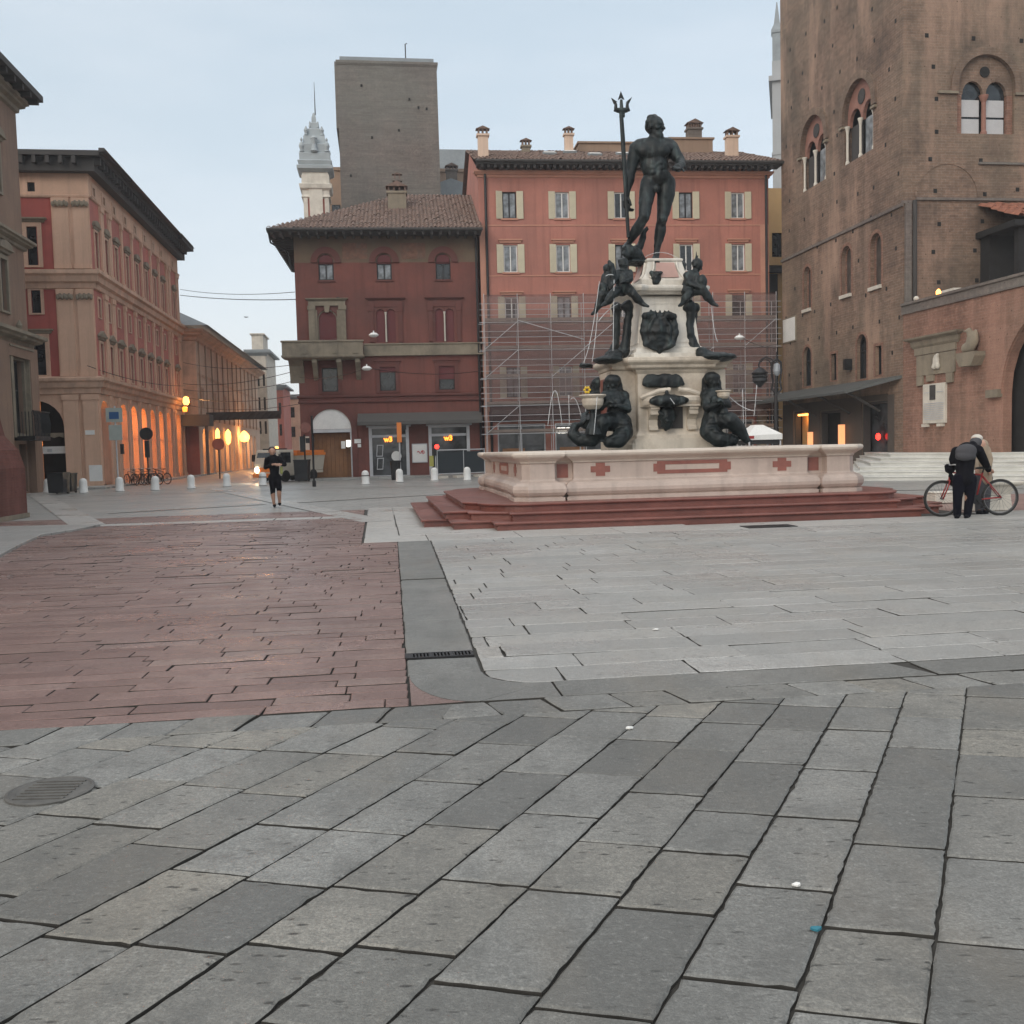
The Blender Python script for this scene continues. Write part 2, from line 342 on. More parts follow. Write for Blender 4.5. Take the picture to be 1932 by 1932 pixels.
ad = t.nodes.new('ShaderNodeAddShader'); L(t, bg1.outputs[0], ad.inputs[0]); L(t, bg2.outputs[0], ad.inputs[1])
wo = t.nodes.new('ShaderNodeOutputWorld'); L(t, ad.outputs[0], wo.inputs[0])
sd = bpy.data.lights.new('sun', 'SUN'); sd.energy = .7; sd.angle = math.radians(35); sd.color = (1., .96, .9)
so = bpy.data.objects.new('sun', sd); COL.objects.link(so)
so.rotation_euler = (PI/2-SUN_EL, 0, PI-SUN_AZ)
SC.view_settings.view_transform = 'Standard'; SC.view_settings.look = 'None'; SC.view_settings.gamma = 1; SC.view_settings.exposure = 0
SC.render.engine = 'CYCLES'

# ------------------------------------------------------------------ the paved square
gm = MB(); gm.add([(-600,-300,-.018),(600,-300,-.018),(600,900,-.018),(-600,900,-.018)], [(0,1,2,3)])
struct(gm.obj('ground', K['dirt']))
def clip_poly(P, hp):                       # keep n.p <= d
    (nx, ny), d = hp; out = []
    for i in range(len(P)):
        a, b = P[i], P[(i+1) % len(P)]; da = nx*a[0]+ny*a[1]-d; db = nx*b[0]+ny*b[1]-d
        if da <= 0: out.append(a)
        if da*db < 0:
            k = da/(da-db); out.append((a[0]+(b[0]-a[0])*k, a[1]+(b[1]-a[1])*k))
    return out
def area(P): return .5*sum(P[i-1][0]*P[i][1]-P[i][0]*P[i-1][1] for i in range(len(P)))
def halfs(P):                               # half planes of a ccw convex polygon
    r = []
    for i in range(len(P)):
        a, b = P[i], P[(i+1) % len(P)]; l = math.hypot(b[0]-a[0], b[1]-a[1])
        if l < 1e-6: continue
        n = ((b[1]-a[1])/l, -(b[0]-a[0])/l); r.append((n, n[0]*a[0]+n[1]*a[1]))
    return r
def inset(P, d):
    Q = P
    for n, c in halfs(P):
        Q = clip_poly(Q, (n, c-d))
        if len(Q) < 3: return []
    R = [p for i, p in enumerate(Q) if math.hypot(p[0]-Q[i-1][0], p[1]-Q[i-1][1]) > 1e-4]
    return R if len(R) > 2 else []
class Paving:
    def __init__(s, rnd): s.v = []; s.f = []; s.c = []; s.m = []; s.r = random.Random(rnd)
    def slab(s, P, gap=.006, sub=.12, jit=.003, bev=.006, z=0., zj=.004, tilt=.004, tone=None, chip=.0):
        if area(P) < 0: P = P[::-1]
        P = inset(P, gap*s.r.uniform(.6, 1.5))
        if not P or area(P) < .004: return
        r = s.r; E = []
        for i in range(len(P)):
            a, b = P[i], P[(i+1) % len(P)]; l = math.hypot(b[0]-a[0], b[1]-a[1]); n = max(1, int(l/sub))
            nx, ny = (b[1]-a[1])/max(l, 1e-6), -(b[0]-a[0])/max(l, 1e-6)
            for k in range(n):
                t_ = k/n; q = r.gauss(0, jit) - (r.random()*chip if r.random() < .12 else 0)
                if k == 0: q = -abs(q)-r.random()*jit*2.
                E.append((a[0]+(b[0]-a[0])*t_+nx*q, a[1]+(b[1]-a[1])*t_+ny*q))
        cx = sum(p[0] for p in E)/len(E); cy = sum(p[1] for p in E)/len(E)
        z0 = z+r.gauss(0, zj); tx, ty = r.gauss(0, tilt), r.gauss(0, tilt)
        o = len(s.v); n = len(E)
        Z = lambda p: z0+(p[0]-cx)*tx+(p[1]-cy)*ty
        for i_, p in enumerate(E):
            a_, b_ = E[i_-1], E[(i_+1) % n]; q0 = (p[1]-a_[1], a_[0]-p[0]); q1 = (b_[1]-p[1], p[0]-b_[0])
            l0, l1 = max(1e-6, math.hypot(*q0)), max(1e-6, math.hypot(*q1)); mx_, my_ = q0[0]/l0+q1[0]/l1, q0[1]/l0+q1[1]/l1; d_ = max(.7, 1+(q0[0]*q1[0]+q0[1]*q1[1])/(l0*l1))
            s.v.append((p[0]-mx_/d_*bev*1.5, p[1]-my_/d_*bev*1.5, Z(p)))
        for p in E: s.v.append((p[0], p[1], Z(p)-bev))
        for p in E: s.v.append((p[0], p[1], z-.034))
        tn = tone or (r.random(), r.random()**2)
        fs = [list(range(o, o+n))]+[(o+n+i, o+n+(i+1)%n, o+(i+1)%n, o+i) for i in range(n)]+[(o+2*n+i, o+2*n+(i+1)%n, o+n+(i+1)%n, o+n+i) for i in range(n)]
        s.f += fs; s.c += [tn]*len(fs); s.m += [0]*(1+n)+[1]*n
    def rows(s, O, d, c, width, lmin, lmax, zone, lg=.0, ends=0., **kw):
        """rows run along d, the joints across them along c; zone = list of half planes"""
        r = s.r; big = [(-60,-60),(60,-60),(60,60),(-60,60)]; Z = big
        for h in zone: Z = clip_poly(Z, h)
        det = d[0]*c[1]-d[1]*c[0]
        uv = [(((p[0]-O[0])*c[1]-(p[1]-O[1])*c[0])/det, (d[0]*(p[1]-O[1])-d[1]*(p[0]-O[0]))/det) for p in Z]
        u0, u1 = min(q[0] for q in uv), max(q[0] for q in uv); k0, k1 = int(min(q[1] for q in uv)/width)-1, int(max(q[1] for q in uv)/width)+1
        for k in range(k0, k1+1):
            w0, w1 = k*width, (k+1)*width-lg*(2.2 if r.random() < .3 else r.uniform(.5, 1.2)); u = u0-r.random()*lmax
            while u < u1:
                l = r.uniform(lmin, lmax)
                P = [(O[0]+d[0]*a+c[0]*w, O[1]+d[1]*a+c[1]*w) for a, w in ((u,w0),(u+l-ends,w0),(u+l-ends,w1),(u,w1))]
                if area(P) < 0: P = P[::-1]
                for h in zone:
                    P = clip_poly(P, h)
                    if len(P) < 3: break
                if len(P) > 2: s.slab(P, **kw)
                u += l
    def obj(s, name, m):
        me = bpy.data.meshes.new(name); me.from_pydata(s.v, [], s.f)
        a = me.color_attributes.new('tone', 'FLOAT_COLOR', 'CORNER'); i = 0
        vals = []
        for p, tn in zip(me.polygons, s.c): vals += [tn[0], tn[1], 0, 1]*len(p.vertices)
        a.data.foreach_set('color', vals); me.polygons.foreach_set('material_index', s.m); me.update(); m = [m, K['dirt']]
        return struct(link(name, me, m))
def wp(a, b): q = W(a, b); return (q.x, q.y)
A2, B2 = (AX.x, AX.y), (BX.x, BX.y)
def below(b): return ((B2[0], B2[1]), b)            # b-coordinate <= b
def above(b): return ((-B2[0], -B2[1]), -b)
def left(a): return ((A2[0], A2[1]), a)
def right(a): return ((-A2[0], -A2[1]), -a)
def edge(a0, k, sg):                                 # side of the granite strip, slightly splayed
    n = (A2[0]-k*B2[0], A2[1]-k*B2[1]); d = a0-6.5*k; return ((n[0]*sg, n[1]*sg), d*sg)
# near granite slabs laid on the skew
ga = math.radians(26.4); gc = math.radians(-14.2)
o1 = G(1745, 1932); pv = Paving(3)
pv.rows((o1.x, o1.y), (math.sin(ga), math.cos(ga)), (math.cos(gc), math.sin(gc)), .348, .46, .74, [below(5.78), above(1.2), left(7.5), right(-6)], lg=.0, ends=.007, gap=.0046, sub=.045, jit=.0014, bev=.0062, zj=.0014, tilt=.003, chip=.008)
a = -6.
while a < 7.5:                                       # cut border slabs at the ends of the skew rows
    l = pv.r.uniform(.36, .44); sk = -.08 if a > .2 else .1
    pv.slab([wp(a, 5.78), wp(a+l, 5.78), wp(a+l+sk, 6.12), wp(a+sk, 6.12)], gap=.006, sub=.09, jit=.003, bev=.007); a += l
pv.obj('near_paving', K['slab'])
# red porphyry field on the left
pr = Paving(5)
pr.rows(wp(0, 6.12), A2, B2, .205, .45, 1.15, [above(6.12), below(13.5), edge(.15, .0136, 1), right(-7.5)], lg=.0065, gap=.002, sub=.12, jit=.0035, bev=.004, zj=.0022, tilt=.006, chip=.014)
pr.rows(wp(0, 13.5), A2, B2, .205, .5, 1.2, [above(17.42), below(24.35), left(-.33), right(-13)], gap=.0035, sub=.5, jit=.005, bev=.004, zj=.003, tilt=.006)
pr.rows(wp(0, 13.5), A2, B2, .205, .5, 1.2, [above(13.5), below(17.42), edge(.15, .0136, 1), right(-9)], gap=.0035, sub=.5, jit=.005, bev=.004, zj=.003, tilt=.006)
pr.rows(wp(0, 25.1), A2, B2, .3, .6, 1.4, [above(25.1), below(27.6), left(-.4), right(-10.5)], gap=.005, sub=1, jit=.003, zj=.002, tilt=.003)
pr.obj('red_paving', K['slab_red'])
# smooth granite strip along the red field and its rounded turn
ps = Paving(8)
pr2 = None
def LR(b): return (.15+.0136*(b-6.5), .69+.0172*(b-6.5))
b = 6.95
for nb in (7.50, 7.72, 9.2, 10.9, 12.2, 14.6, 15.9, 17.45):
    if (b, nb) != (7.50, 7.72): ps.slab([wp(LR(b)[0], b), wp(LR(b)[1], b), wp(LR(nb)[1], nb), wp(LR(nb)[0], nb)], gap=.006, sub=.15, jit=.003, tone=(.45,.1))
    b = nb
arc = [wp(.17+.42*(1-math.cos(x)), 6.95-.82*math.sin(x)) for x in [i*PI/16 for i in range(9)]]
inn = [wp(1.12-.43*math.cos(x)**.8 if x < PI/2-.01 else 1.12, 6.95-.42*math.sin(x)) for x in [i*PI/16 for i in range(8, -1, -1)]]
cor = arc+[wp(1.12, 6.13)]+inn
for i in range(8):                                   # the corner slab as one fan of touching wedges
    q = [arc[i], arc[i+1], inn[8-i-1], inn[8-i]]; ps.slab(q, gap=.0, sub=1, jit=0, bev=.0005, zj=0, tilt=0, tone=(.45,.1))
ps.slab([wp(.6, 6.13), wp(1.12, 6.13), wp(1.12, 6.53)], gap=0, sub=1, jit=0, bev=.0005, zj=0, tilt=0, tone=(.45,.1))
a = 1.13
for l in (2.6, 2.2, 2.4): ps.slab([wp(a, 6.13), wp(a+l, 6.13), wp(a+l-.15, 6.53), wp(a-.0, 6.53)], gap=.006, sub=.12, jit=.003, tone=(.4,.12)); a += l
ps.obj('strip_paving', K['slab'])
pw = Paving(21); c_ = wp(.158, 6.125)
for i in range(8): pw.slab([c_, arc[i+1], arc[i]] if 1 else 0, gap=0, sub=1, jit=0, bev=.0005, zj=0, tilt=0, z=-.002, tone=(.7,.8))
pw.slab([c_, wp(.6,6.125), arc[8]], gap=0, sub=1, jit=0, bev=.0005, zj=0, tilt=0, z=-.002, tone=(.7,.8)); pw.obj('corner_paving', K['slab_red'])
# pale granite field on the right
pf = Paving(11)
RND = []                                             # the field's rounded near corner
for t_ in (12, 34, 56, 78): ca, sa = math.cos(math.radians(t_)), math.sin(math.radians(t_)); n_ = (-ca*A2[0]-sa*B2[0], -ca*A2[1]-sa*B2[1]); RND.append((n_, -ca*1.13-sa*6.96+.425))
pf.rows(wp(.8, 6.55), A2, B2, .43, .75, 1.7, [above(6.55), below(11.2), edge(.70, .0172, -1), left(14)]+RND, gap=.005, sub=.12, jit=.003, bev=.006, zj=.002, tilt=.003, chip=.008)
pf.rows(wp(.8, 11.2), A2, B2, .43, .75, 1.7, [above(11.2), below(17.45), edge(.70, .0172, -1), left(18)], gap=.004, sub=.4, jit=.003, bev=.005, zj=.0015, tilt=.002)
pf.rows(wp(12, 17.5), A2, B2, .43, .9, 1.9, [above(17.45), below(19.4), right(12.4), left(20)], gap=.004, sub=1, jit=.003, zj=.0015, tilt=.002)
pf.obj('pale_paving', K['slab_far'])
# pale border bands round the fountain and across the square
pb = Paving(13)
a = -.3
for l in (1.15, 1.7, 1.9, 1.6, 2., 1.8, 2.1, 1.7): pb.slab([wp(a, 17.47), wp(a+l, 17.47), wp(a+l, 18.72), wp(a, 18.72)], gap=.006, sub=.5, jit=.003, zj=.001, tilt=.001); a += l
b = 18.72
for l in (2.2, 2.6, 2.4, 2.4): pb.slab([wp(-.3, b), wp(.35, b), wp(.35, b+l), wp(-.3, b+l)], gap=.006, sub=1, jit=.003, zj=.001, tilt=.001); b += l
b = 18.72
for l in (2.4, 2.2, 2.6, 2.4): pb.slab([wp(.36, b), wp(6., b), wp(6., b+l), wp(.36, b+l)], gap=.005, sub=1, jit=.003, zj=.001, tilt=.001); b += l
a = -.32
for i in range(14):
    l = 1.1+.4*pb.r.random(); pb.slab([wp(a-l, 24.37), wp(a, 24.37), wp(a, 25.08), wp(a-l, 25.08)], gap=.006, sub=1, jit=.003, zj=.001, tilt=.001); a -= l
pb.obj('border_paving', K['band'])
# the far half of the square, one sheet with its joints in the surface
def sheetmat(name, c1, c2, mo, bw, rh, rot):
    m, t, b = nt(name); g = N(t, 'NewGeometry').outputs['Position']; mp = N(t, 'Mapping'); mp.inputs['Rotation'].default_value = (0, 0, rot); L(t, g, mp.inputs[0])
    bt = N(t, 'TexBrick', Scale=1., Mortar_Size=.012, Brick_Width=bw, Row_Height=rh, Bias=0.); L(t, mp.outputs[0], bt.inputs['Vector'])
    for k_, c_ in (('Color1', c1), ('Color2', c2), ('Mortar', mo)): bt.inputs[k_].default_value = c4(c_)
    n = noisef(t, g, .5, 6.); c = mixc(t, ramp(t, n, .35, .7, 0, .4), bt.outputs[0], tuple(x*.6 for x in c1))
    L(t, c, b.inputs['Base Color']); L(t, ramp(t, n, .3, .7, .32, .5), b.inputs['Roughness']); return m
K['far_grey'] = sheetmat('far_grey_paving', (.30,.30,.287), (.35,.35,.335), (.17,.17,.16), 1.1, .5, -TH)
K['far_red'] = sheetmat('far_red_paving', (.27,.17,.15), (.33,.21,.185), (.15,.1,.09), .9, .35, -TH)
def sheet(name, P, z, m):
    s_ = MB(); n = len(P); s_.add([(p[0], p[1], z) for p in P], [list(range(n))]); return struct(s_.obj(name, m))
sheet('grey_square', [wp(-60, 27.62), wp(60, 27.62), wp(60, 61), wp(-60, 61)], -.012, K['far_grey'])
sheet('grey_square', [wp(-.32, 25.1), wp(60, 25.1), wp(60, 27.6), wp(-.32, 27.6)], -.012, K['far_grey'])
sheet('grey_square', [wp(12.4, 19.42), wp(60, 19.42), wp(60, 25.08), wp(12.4, 25.08)], -.012, K['far_red'])
sheet('grey_square', [wp(-60, 25.1), wp(-10.6, 25.1), wp(-10.6, 27.6), wp(-60, 27.6)], -.012, K['far_red'])
sheet('street', [wp(-60, 61.02), wp(60, 61.02), wp(60, 300), wp(-60, 300)], -.012, K['far_grey'])
def line(u0, v0, u1, v1, w):                         # pale stone guide line let into the paving
    p, q = G(u0, v0), G(u1, v1); d = (q-p).normalized(); n = Vector((-d.y, d.x, 0))*w/2
    lm = MB(); lm.add([(x.x, x.y, .004) for x in (p-n, q-n, q+n, p+n)], [(0,1,2,3)]); return struct(lm.obj('stone_line', K['band']))
line(60, 926, 166, 991, .8); line(400, 921, 712, 984, .7); line(205, 968, 500, 951, .35); line(560, 948, 905, 928, .35); line(130, 936, 905, 914, .3)
line(1650, 925, 1932, 921, .4)
# raised kerb corner at the far left
kb = MB(); kp = [G(u, v) for u, v in ((-60, 1082), (0, 1052), (40, 1030), (80, 1012), (140, 1003), (190, 993), (0, 997), (-120, 1003), (-200, 1060))]
kb.prismz([(p.x, p.y) for p in kp], -.03, .055); struct(kb.obj('kerb', K['far_grey'], bev=.015))
# raised pavements along the house fronts, with a real kerb
def pavement(P): k = MB(); k.prismz(P, -.03, .1); struct(k.obj('pavement', K['far_grey'], bev=.02))
pavement([wp(-4.6, 59.0), wp(34, 57.2), wp(34, 61), wp(-4.6, 61)])
pavement([wp(-30, 54.2), wp(-14.3, 54.2), wp(-14.3, 100), wp(-30, 100)])
# iron covers and gratings
def cover(p, r):
    c = MB(); c.lathe([(r, -.02), (r, .004), (r*.93, .008), (r*.9, .004), (0.001, .004)], 32); 
    for i in range(-3, 4): c.box(-.6*r, .6*r, i*r*.2-.008, i*r*.2+.008, .003, .009)
    o = c.obj('manhole_cover', mat('worn_iron', (.10,.097,.09), .6, .35, 9, 30, .3)); o.location = p; return tag(o, 'round dark iron manhole cover sunk in the near grey slabs', 'manhole cover')
p = G(95, 1493); cover((p.x, p.y, .003), .2)
def grate(c, rz, w, d, label):
    g = MB(); g.box(-w/2, w/2, -d/2, -d/2+.02, -.02, .006); g.box(-w/2, w/2, d/2-.02, d/2, -.02, .006); g.box(-w/2, -w/2+.02, -d/2+.02, d/2-.02, -.02, .006); g.box(w/2-.02, w/2, -d/2+.02, d/2-.02, -.02, .006)
    n = int(w/.028)
    for i in range(n):
        if i % 6: g.box(-w/2+.02+i*(w-.04)/n, -w/2+.02+i*(w-.04)/n+.014, -d/2+.02, d/2-.02, -.02, .004)
        else: g.box(-w/2+.02+i*(w-.04)/n, -w/2+.02+i*(w-.04)/n+.026, -d/2+.02, d/2-.02, -.02, .005)
    o = g.obj('drain_grate', K['iron']); o.location = c; o.rotation_euler = (0, 0, rz); tag(o, label, 'grating')
q = W(.425, 7.61); grate((q.x, q.y, .0), TH, .53, .18, 'slotted iron drain grating set across the smooth granite strip')
q = G(1450, 993.5); grate((q.x, q.y, .008), TH, .95, .5, 'dark rectangular grating in the paving before the fountain steps')
# scraps of litter in the joints
for i, (u, v, s_, col_, lab) in enumerate(((1237, 1189, .03, 'white_paint', 'white paper scrap on the pale slabs'), (1503, 1673, .016, 'white_paint', 'pinkish white scrap on a near grey slab'), (1540, 1757, .016, 'bluelitter', 'small blue scrap wedged in a near paving joint'), (1187, 1376, .022, 'white_paint', 'torn white scrap in a joint at the border slabs'))):
    if col_ == 'bluelitter': K[col_] = plain('blue_plastic', (.02,.16,.22), .5)
    b = MB(); P = [(s_*math.cos(x)*random.uniform(.7,1.3), s_*math.sin(x)*random.uniform(.5,1.), .004+.006*random.random()) for x in [k*PI/4 for k in range(8)]]
    b.add(P+[(0,0,.012)]+[(p[0],p[1],.0) for p in P], [(k,(k+1)%8,8) for k in range(8)]+[(k+9,(k+1)%8+9,(k+1)%8,k) for k in range(8)])
    o = b.obj('paper_scrap', K[col_]); p = G(u, v); o.location = (p.x, p.y, .006); tag(o, lab, 'litter')
# ------------------------------------------------------------------ building kit
def wall(mb, x0, x1, z0, z1, ops=(), dep=.3):
    """front wall in plane y=0 with real openings (xa, xb, za, zb, arched)"""
    xs = sorted({x0, x1, *[v for o in ops for v in o[:2]]}); zs = sorted({z0, z1, *[v for o in ops for v in o[2:4]]})
    xs = [x for x in xs if x0-1e-6 <= x <= x1+1e-6]; zs = [z for z in zs if z0-1e-6 <= z <= z1+1e-6]
    for j in range(len(zs)-1):
        run = None
        for i in range(len(xs)-1):
            cx, cz = (xs[i]+xs[i+1])/2, (zs[j]+zs[j+1])/2
            hole = any(o[0] < cx < o[1] and o[2] < cz < o[3] for o in ops)
            if not hole and run is None: run = xs[i]
            if run is not None and (hole or i == len(xs)-2):
                e = xs[i] if hole else xs[i+1]
                mb.quad((run,0,zs[j]), (e,0,zs[j]), (e,0,zs[j+1]), (run,0,zs[j+1])); run = None
    for xa, xb, za, zb, arch in ops:
        r = (xb-xa)/2 if arch else 0; zc = zb-r; c = (xa+xb)/2
        mb.quad((xa,0,za), (xa,0,zc), (xa,dep,zc), (xa,dep,za)); mb.quad((xb,0,za), (xb,dep,za), (xb,dep,zc), (xb,0,zc))
        mb.quad((xa,0,za), (xa,dep,za), (xb,dep,za), (xb,0,za))
        if not arch: mb.quad((xa,0,zb), (xb,0,zb), (xb,dep,zb), (xa,dep,zb))
        else:
            n = 12; P = [(c-r*math.cos(PI*k/n), zc+r*math.sin(PI*k/n)) for k in range(n+1)]
            for k in range(n):
                (ax, az), (bx, bz) = P[k], P[k+1]
                mb.quad((ax,0,az), (bx,0,bz), (bx,dep,bz), (ax,dep,az))
                mb.add([((xa if k < n/2 else xb),0,zb), (ax,0,az), (bx,0,bz)], [(0,1,2)])
def outl(w, h, arch=False, o=0., ob=0., n=10):
    w2 = w/2+o
    if not arch: return [(-w2,-ob), (w2,-ob), (w2,h+o), (-w2,h+o)]
    zc = h-w/2
    return [(-w2,-ob), (w2,-ob)]+[(w2*math.cos(PI*k/n), zc+w2*math.sin(PI*k/n)) for k in range(n+1)]
def rings(mb, P, Q, y0, y1):
    n = len(P)
    mb.add([(x,y0,z) for x,z in P]+[(x,y0,z) for x,z in Q]+[(x,y1,z) for x,z in P]+[(x,y1,z) for x,z in Q],
           [f for i in range(n) for j in ((i+1)%n,) for f in ((i,j,n+j,n+i), (2*n+i,3*n+i,3*n+j,2*n+j), (i,2*n+i,2*n+j,j), (n+i,n+j,3*n+j,3*n+i))])
WCACHE = {}; SHR = random.Random(2)
def cached(key, fn):
    if key not in WCACHE: WCACHE[key] = fn()
    return WCACHE[key]
def window(par, F, cx, zb, w, h, arch=False, dep=.16, fr='white_paint', gl='glass', mull=1, trans=.0, shut=None, sur=None, sill=None, hood=None, name='window', blind=None, curt=None):
    key = ('w', w, h, arch, dep, mull, trans)
    def f_():
        b = MB(); rings(b, outl(w, h, arch, -.002), outl(w, h, arch, -.07, -.07), dep-.05, dep)
        if mull: 
            for i in range(mull): x = -w/2+w*(i+1)/(mull+1); b.box(x-.035, x+.035, dep-.045, dep-.004, .07, h-(.07 if not arch else w*.04+.02))
        if trans: b.box(-w/2+.07, w/2-.07, dep-.04, dep-.006, h*trans-.03, h*trans+.03)
        return b.mesh('window')
    o = link(name, cached(key+(fr,), f_), K[fr], par, F @ T(cx, 0, zb))
    link('pane', cached(('p',)+key+(gl,), lambda: (lambda b: (b.prism(outl(w, h, arch, -.003, -.003), dep+.003, dep+.02), b.mesh('pane'))[1])(MB())), K[gl], o)
    if shut:
        sw = shut[1]
        def s_():
            b = MB(); b.box(-sw/2, sw/2, -.05, -.012, -.03, h+.03)
            for k in range(int(h/.12)): b.box(-sw/2+.05, sw/2-.05, -.062, -.051, .04+k*.12, .12+k*.12)
            return b.mesh('shutter')
        for sg in (-1, 1): link('shutter', cached(('s', sw, h, shut[0]), s_), K[shut[0]], o, T(sg*(w/2+.015), 0, 0) @ RZ(-sg*abs(SHR.gauss(0, .13))) @ T(sg*sw/2, 0, 0))
    if sur:
        link('surround', cached(('r', w, h, arch, sur), lambda: (lambda b: (rings(b, outl(w, h, arch, sur[1], sur[1]*.5), outl(w, h, arch, .0, -.002), -sur[2], .02), b.mesh('surround'))[1])(MB())), K[sur[0]], o)
    if sill: link('sill', cached(('l', w, sill), lambda: MB().box(-w/2-sill[1], w/2+sill[1], -sill[2], .05, -.1-sill[3], -sill[3]).mesh('sill')), K[sill[0]], o)
    if hood:
        kind, hm, hw, hz, out = hood
        def h_():
            b = MB(); z = h+hz
            b.cornice(-hw/2, hw/2, [(.0,z-.14), (out*.5,z-.1), (out*.6,z), (out,z+.04), (out,z+.12), (0,z+.14)], back=.05)
            if kind == 'tri': b.prism([(-hw/2-out*.8, z+.14), (hw/2+out*.8, z+.14), (0, z+.14+hw*.28)], -out*.9, .0)
            if kind == 'seg': b.prism([(-hw/2-out*.6, z+.14)]+[(-(hw/2+out*.6)*math.cos(PI*k/8), z+.14+hw*.26*math.sin(PI*k/8)) for k in range(1, 8)]+[(hw/2+out*.6, z+.14)][::1], -out*.9, .0)
            return b.mesh('hood')
        link('hood', cached(('h', h, hood), h_), K[hm], o)
    if blind: link('blind', cached(('b', w, h, blind), lambda: MB().box(-w/2+.01, w/2-.01, dep-.1, dep-.055, h*blind[1], h-.003).mesh('blind')), K[blind[0]], o)
    if curt: link('curtain', cached(('c', w, h, curt), lambda: MB().box(-w/2+.08, -.05, dep-.02, dep+.0, .08, h*curt[1]).box(.05, w/2-.08, dep-.02, dep+.0, .08, h*curt[1]).mesh('curtain')), K[curt[0]], o)
    return o
def tiles(mb, x0, x1, ye, ze, slope, ytop, pitch=.24, amp=.05, rl=.42, xlim=None):
    """barrel-tile roof slope: eave along x at (ye, ze), rising with y up to ytop(x)"""
    nc = int((x1-x0)/pitch)*6; R = random.Random(int(abs(x0*100))+3); jit = {}
    ymax = max(ytop(x0+(x1-x0)*i/40) for i in range(41)); nr = max(2, int((ymax-ye)/rl))
    for j in range(nr):
        ya, yb = ye+(ymax-ye)*j/nr, ye+(ymax-ye)*(j+1)/nr; vs = []; fs = []; ok = []
        for i in range(nc+1):
            x = x0+(x1-x0)*i/nc; ph = (i % 6)/6; c = i//6; q = jit.setdefault((c, j), R.gauss(0, .012))
            up = amp*(abs(math.sin(PI*ph))*2-1 if ph else -1)+q; t_ = ytop(x); y2 = min(yb, t_)
            vs += [(x, ya-.03, ze+(ya-ye)*slope+up+.03), (x, y2, ze+(y2-ye)*slope+up)]; ok.append(ya < t_)
        for i in range(nc):
            if ok[i] and ok[i+1]: fs.append((2*i, 2*i+2, 2*i+3, 2*i+1))
        # small front faces at each course
        o = len(vs)
        for i in range(nc+1): x, y, z = vs[2*i]; vs.append((x, y, z-.035))
        for i in range(nc):
            if ok[i] and ok[i+1]: fs.append((o+i, o+i+1, 2*i+2, 2*i))
        mb.add(vs, fs)
def chimney(par, M, w, h, m, cap='tile', pots=2):
    b = MB(); b.box(-w/2, w/2, -w*.35, w*.35, 0, h); b.box(-w/2-.08, w/2+.08, -w*.35-.08, w*.35+.08, h, h+.12)
    o = b.obj('chimney', m, par, M); c = MB()
    for i in range(pots+1): x = -w/2+.06+(w-.12)*i/pots; c.box(x-.05, x+.05, -w*.3, w*.3, h+.12, h+.42)
    c.prism([(-w/2-.12, h+.42), (w/2+.12, h+.42), (0, h+.42+w*.3)], -w*.42, w*.42)
    c.obj('cap', K[cap], o); return o
def arch_band(mb, cx, zc, r0, r1, y0, y1, n=18, leg=0.):
    P = [(math.cos(PI*k/n), math.sin(PI*k/n)) for k in range(n+1)]; pts = [(c_*r1, zc+s_*r1, c_*r0, zc+s_*r0) for c_, s_ in P]
    if leg: pts = [(r1, zc-leg, r0, zc-leg)]+pts+[(-r1, zc-leg, -r0, zc-leg)]
    vs = [v for a_, b_, c_, d_ in pts for v in ((cx+a_,y0,b_), (cx+c_,y0,d_), (cx+a_,y1,b_), (cx+c_,y1,d_))]; fs = []
    for i in range(len(pts)-1): j = 4*i; k = j+4; fs += [(j,k,k+1,j+1), (j,j+2,k+2,k), (j+1,k+1,k+3,j+3)]
    fs += [(0,1,3,2), (len(vs)-4,len(vs)-2,len(vs)-1,len(vs)-3)]; mb.add(vs, fs)
CORN = lambda z, o, h: [(.0,z), (o*.25,z+h*.1), (o*.3,z+h*.35), (o*.7,z+h*.5), (o*.75,z+h*.65), (o,z+h*.75), (o,z+h), (0,z+h+.02)]
I4 = Matrix()

# ------------------------------------------------------------------ dark red corner house
RO = G(571, 905.5); RA = math.radians(6)
B = empty('corner_house', RO, RA, 'dark red four storey corner house with hipped tile roof and stone balcony', 'building')
WR = 11.06; c3 = (1.87, 5.35, 8.92)
b = MB(); ops = [(x-.45, x+.45, 12., 13.55, True) for x in c3]
b.k = 1; wall(b, 0, WR, 13.04, 15., [(o[0], o[1], 13.04, o[3], True) for o in ops], .2)
b.k = 0; low = [(o[0], o[1], 12., 13.04, False) for o in ops]
low += [(1.25, 2.43, 8.22, 10.25, True)]+[(x+d-.27, x+d+.27, 8.25, 10.25, True) for x in c3[1:] for d in (-.31, .31)]
low += [(x-.48, x+.48, 5.3, 6.75, False) for x in (1.86, 5.35, 8.95)]+[(.61, 3.05, .1, 4.27, True), (4.2, 6.4, .1, 3.02, False), (7.84, 10.14, .1, 3.02, False)]
wall(b, 0, WR, 0, 13.04, low, .3)
b.box(.0, WR, 11.5, 12, 0, 14.8)
b.M = RZ(0); b.quad((0,12,0), (0,0,0), (0,0,15), (0,12,15)); b.quad((WR,0,0), (WR,12,0), (WR,12,15), (WR,0,15)); b.quad((0,.9,0), (WR,.9,0), (WR,.9,15), (0,.9,15))
b.obj('wall', [K['red_plaster'], K['ochre_frieze']], B)
b = MB(); b.cornice(0, WR, [(0,4.6), (.1,4.64), (.1,4.72), (.05,4.76), (.05,4.9), (.14,4.98), (.14,5.07), (0,5.1)]); b.obj('string_course', K['red_trim'], B)
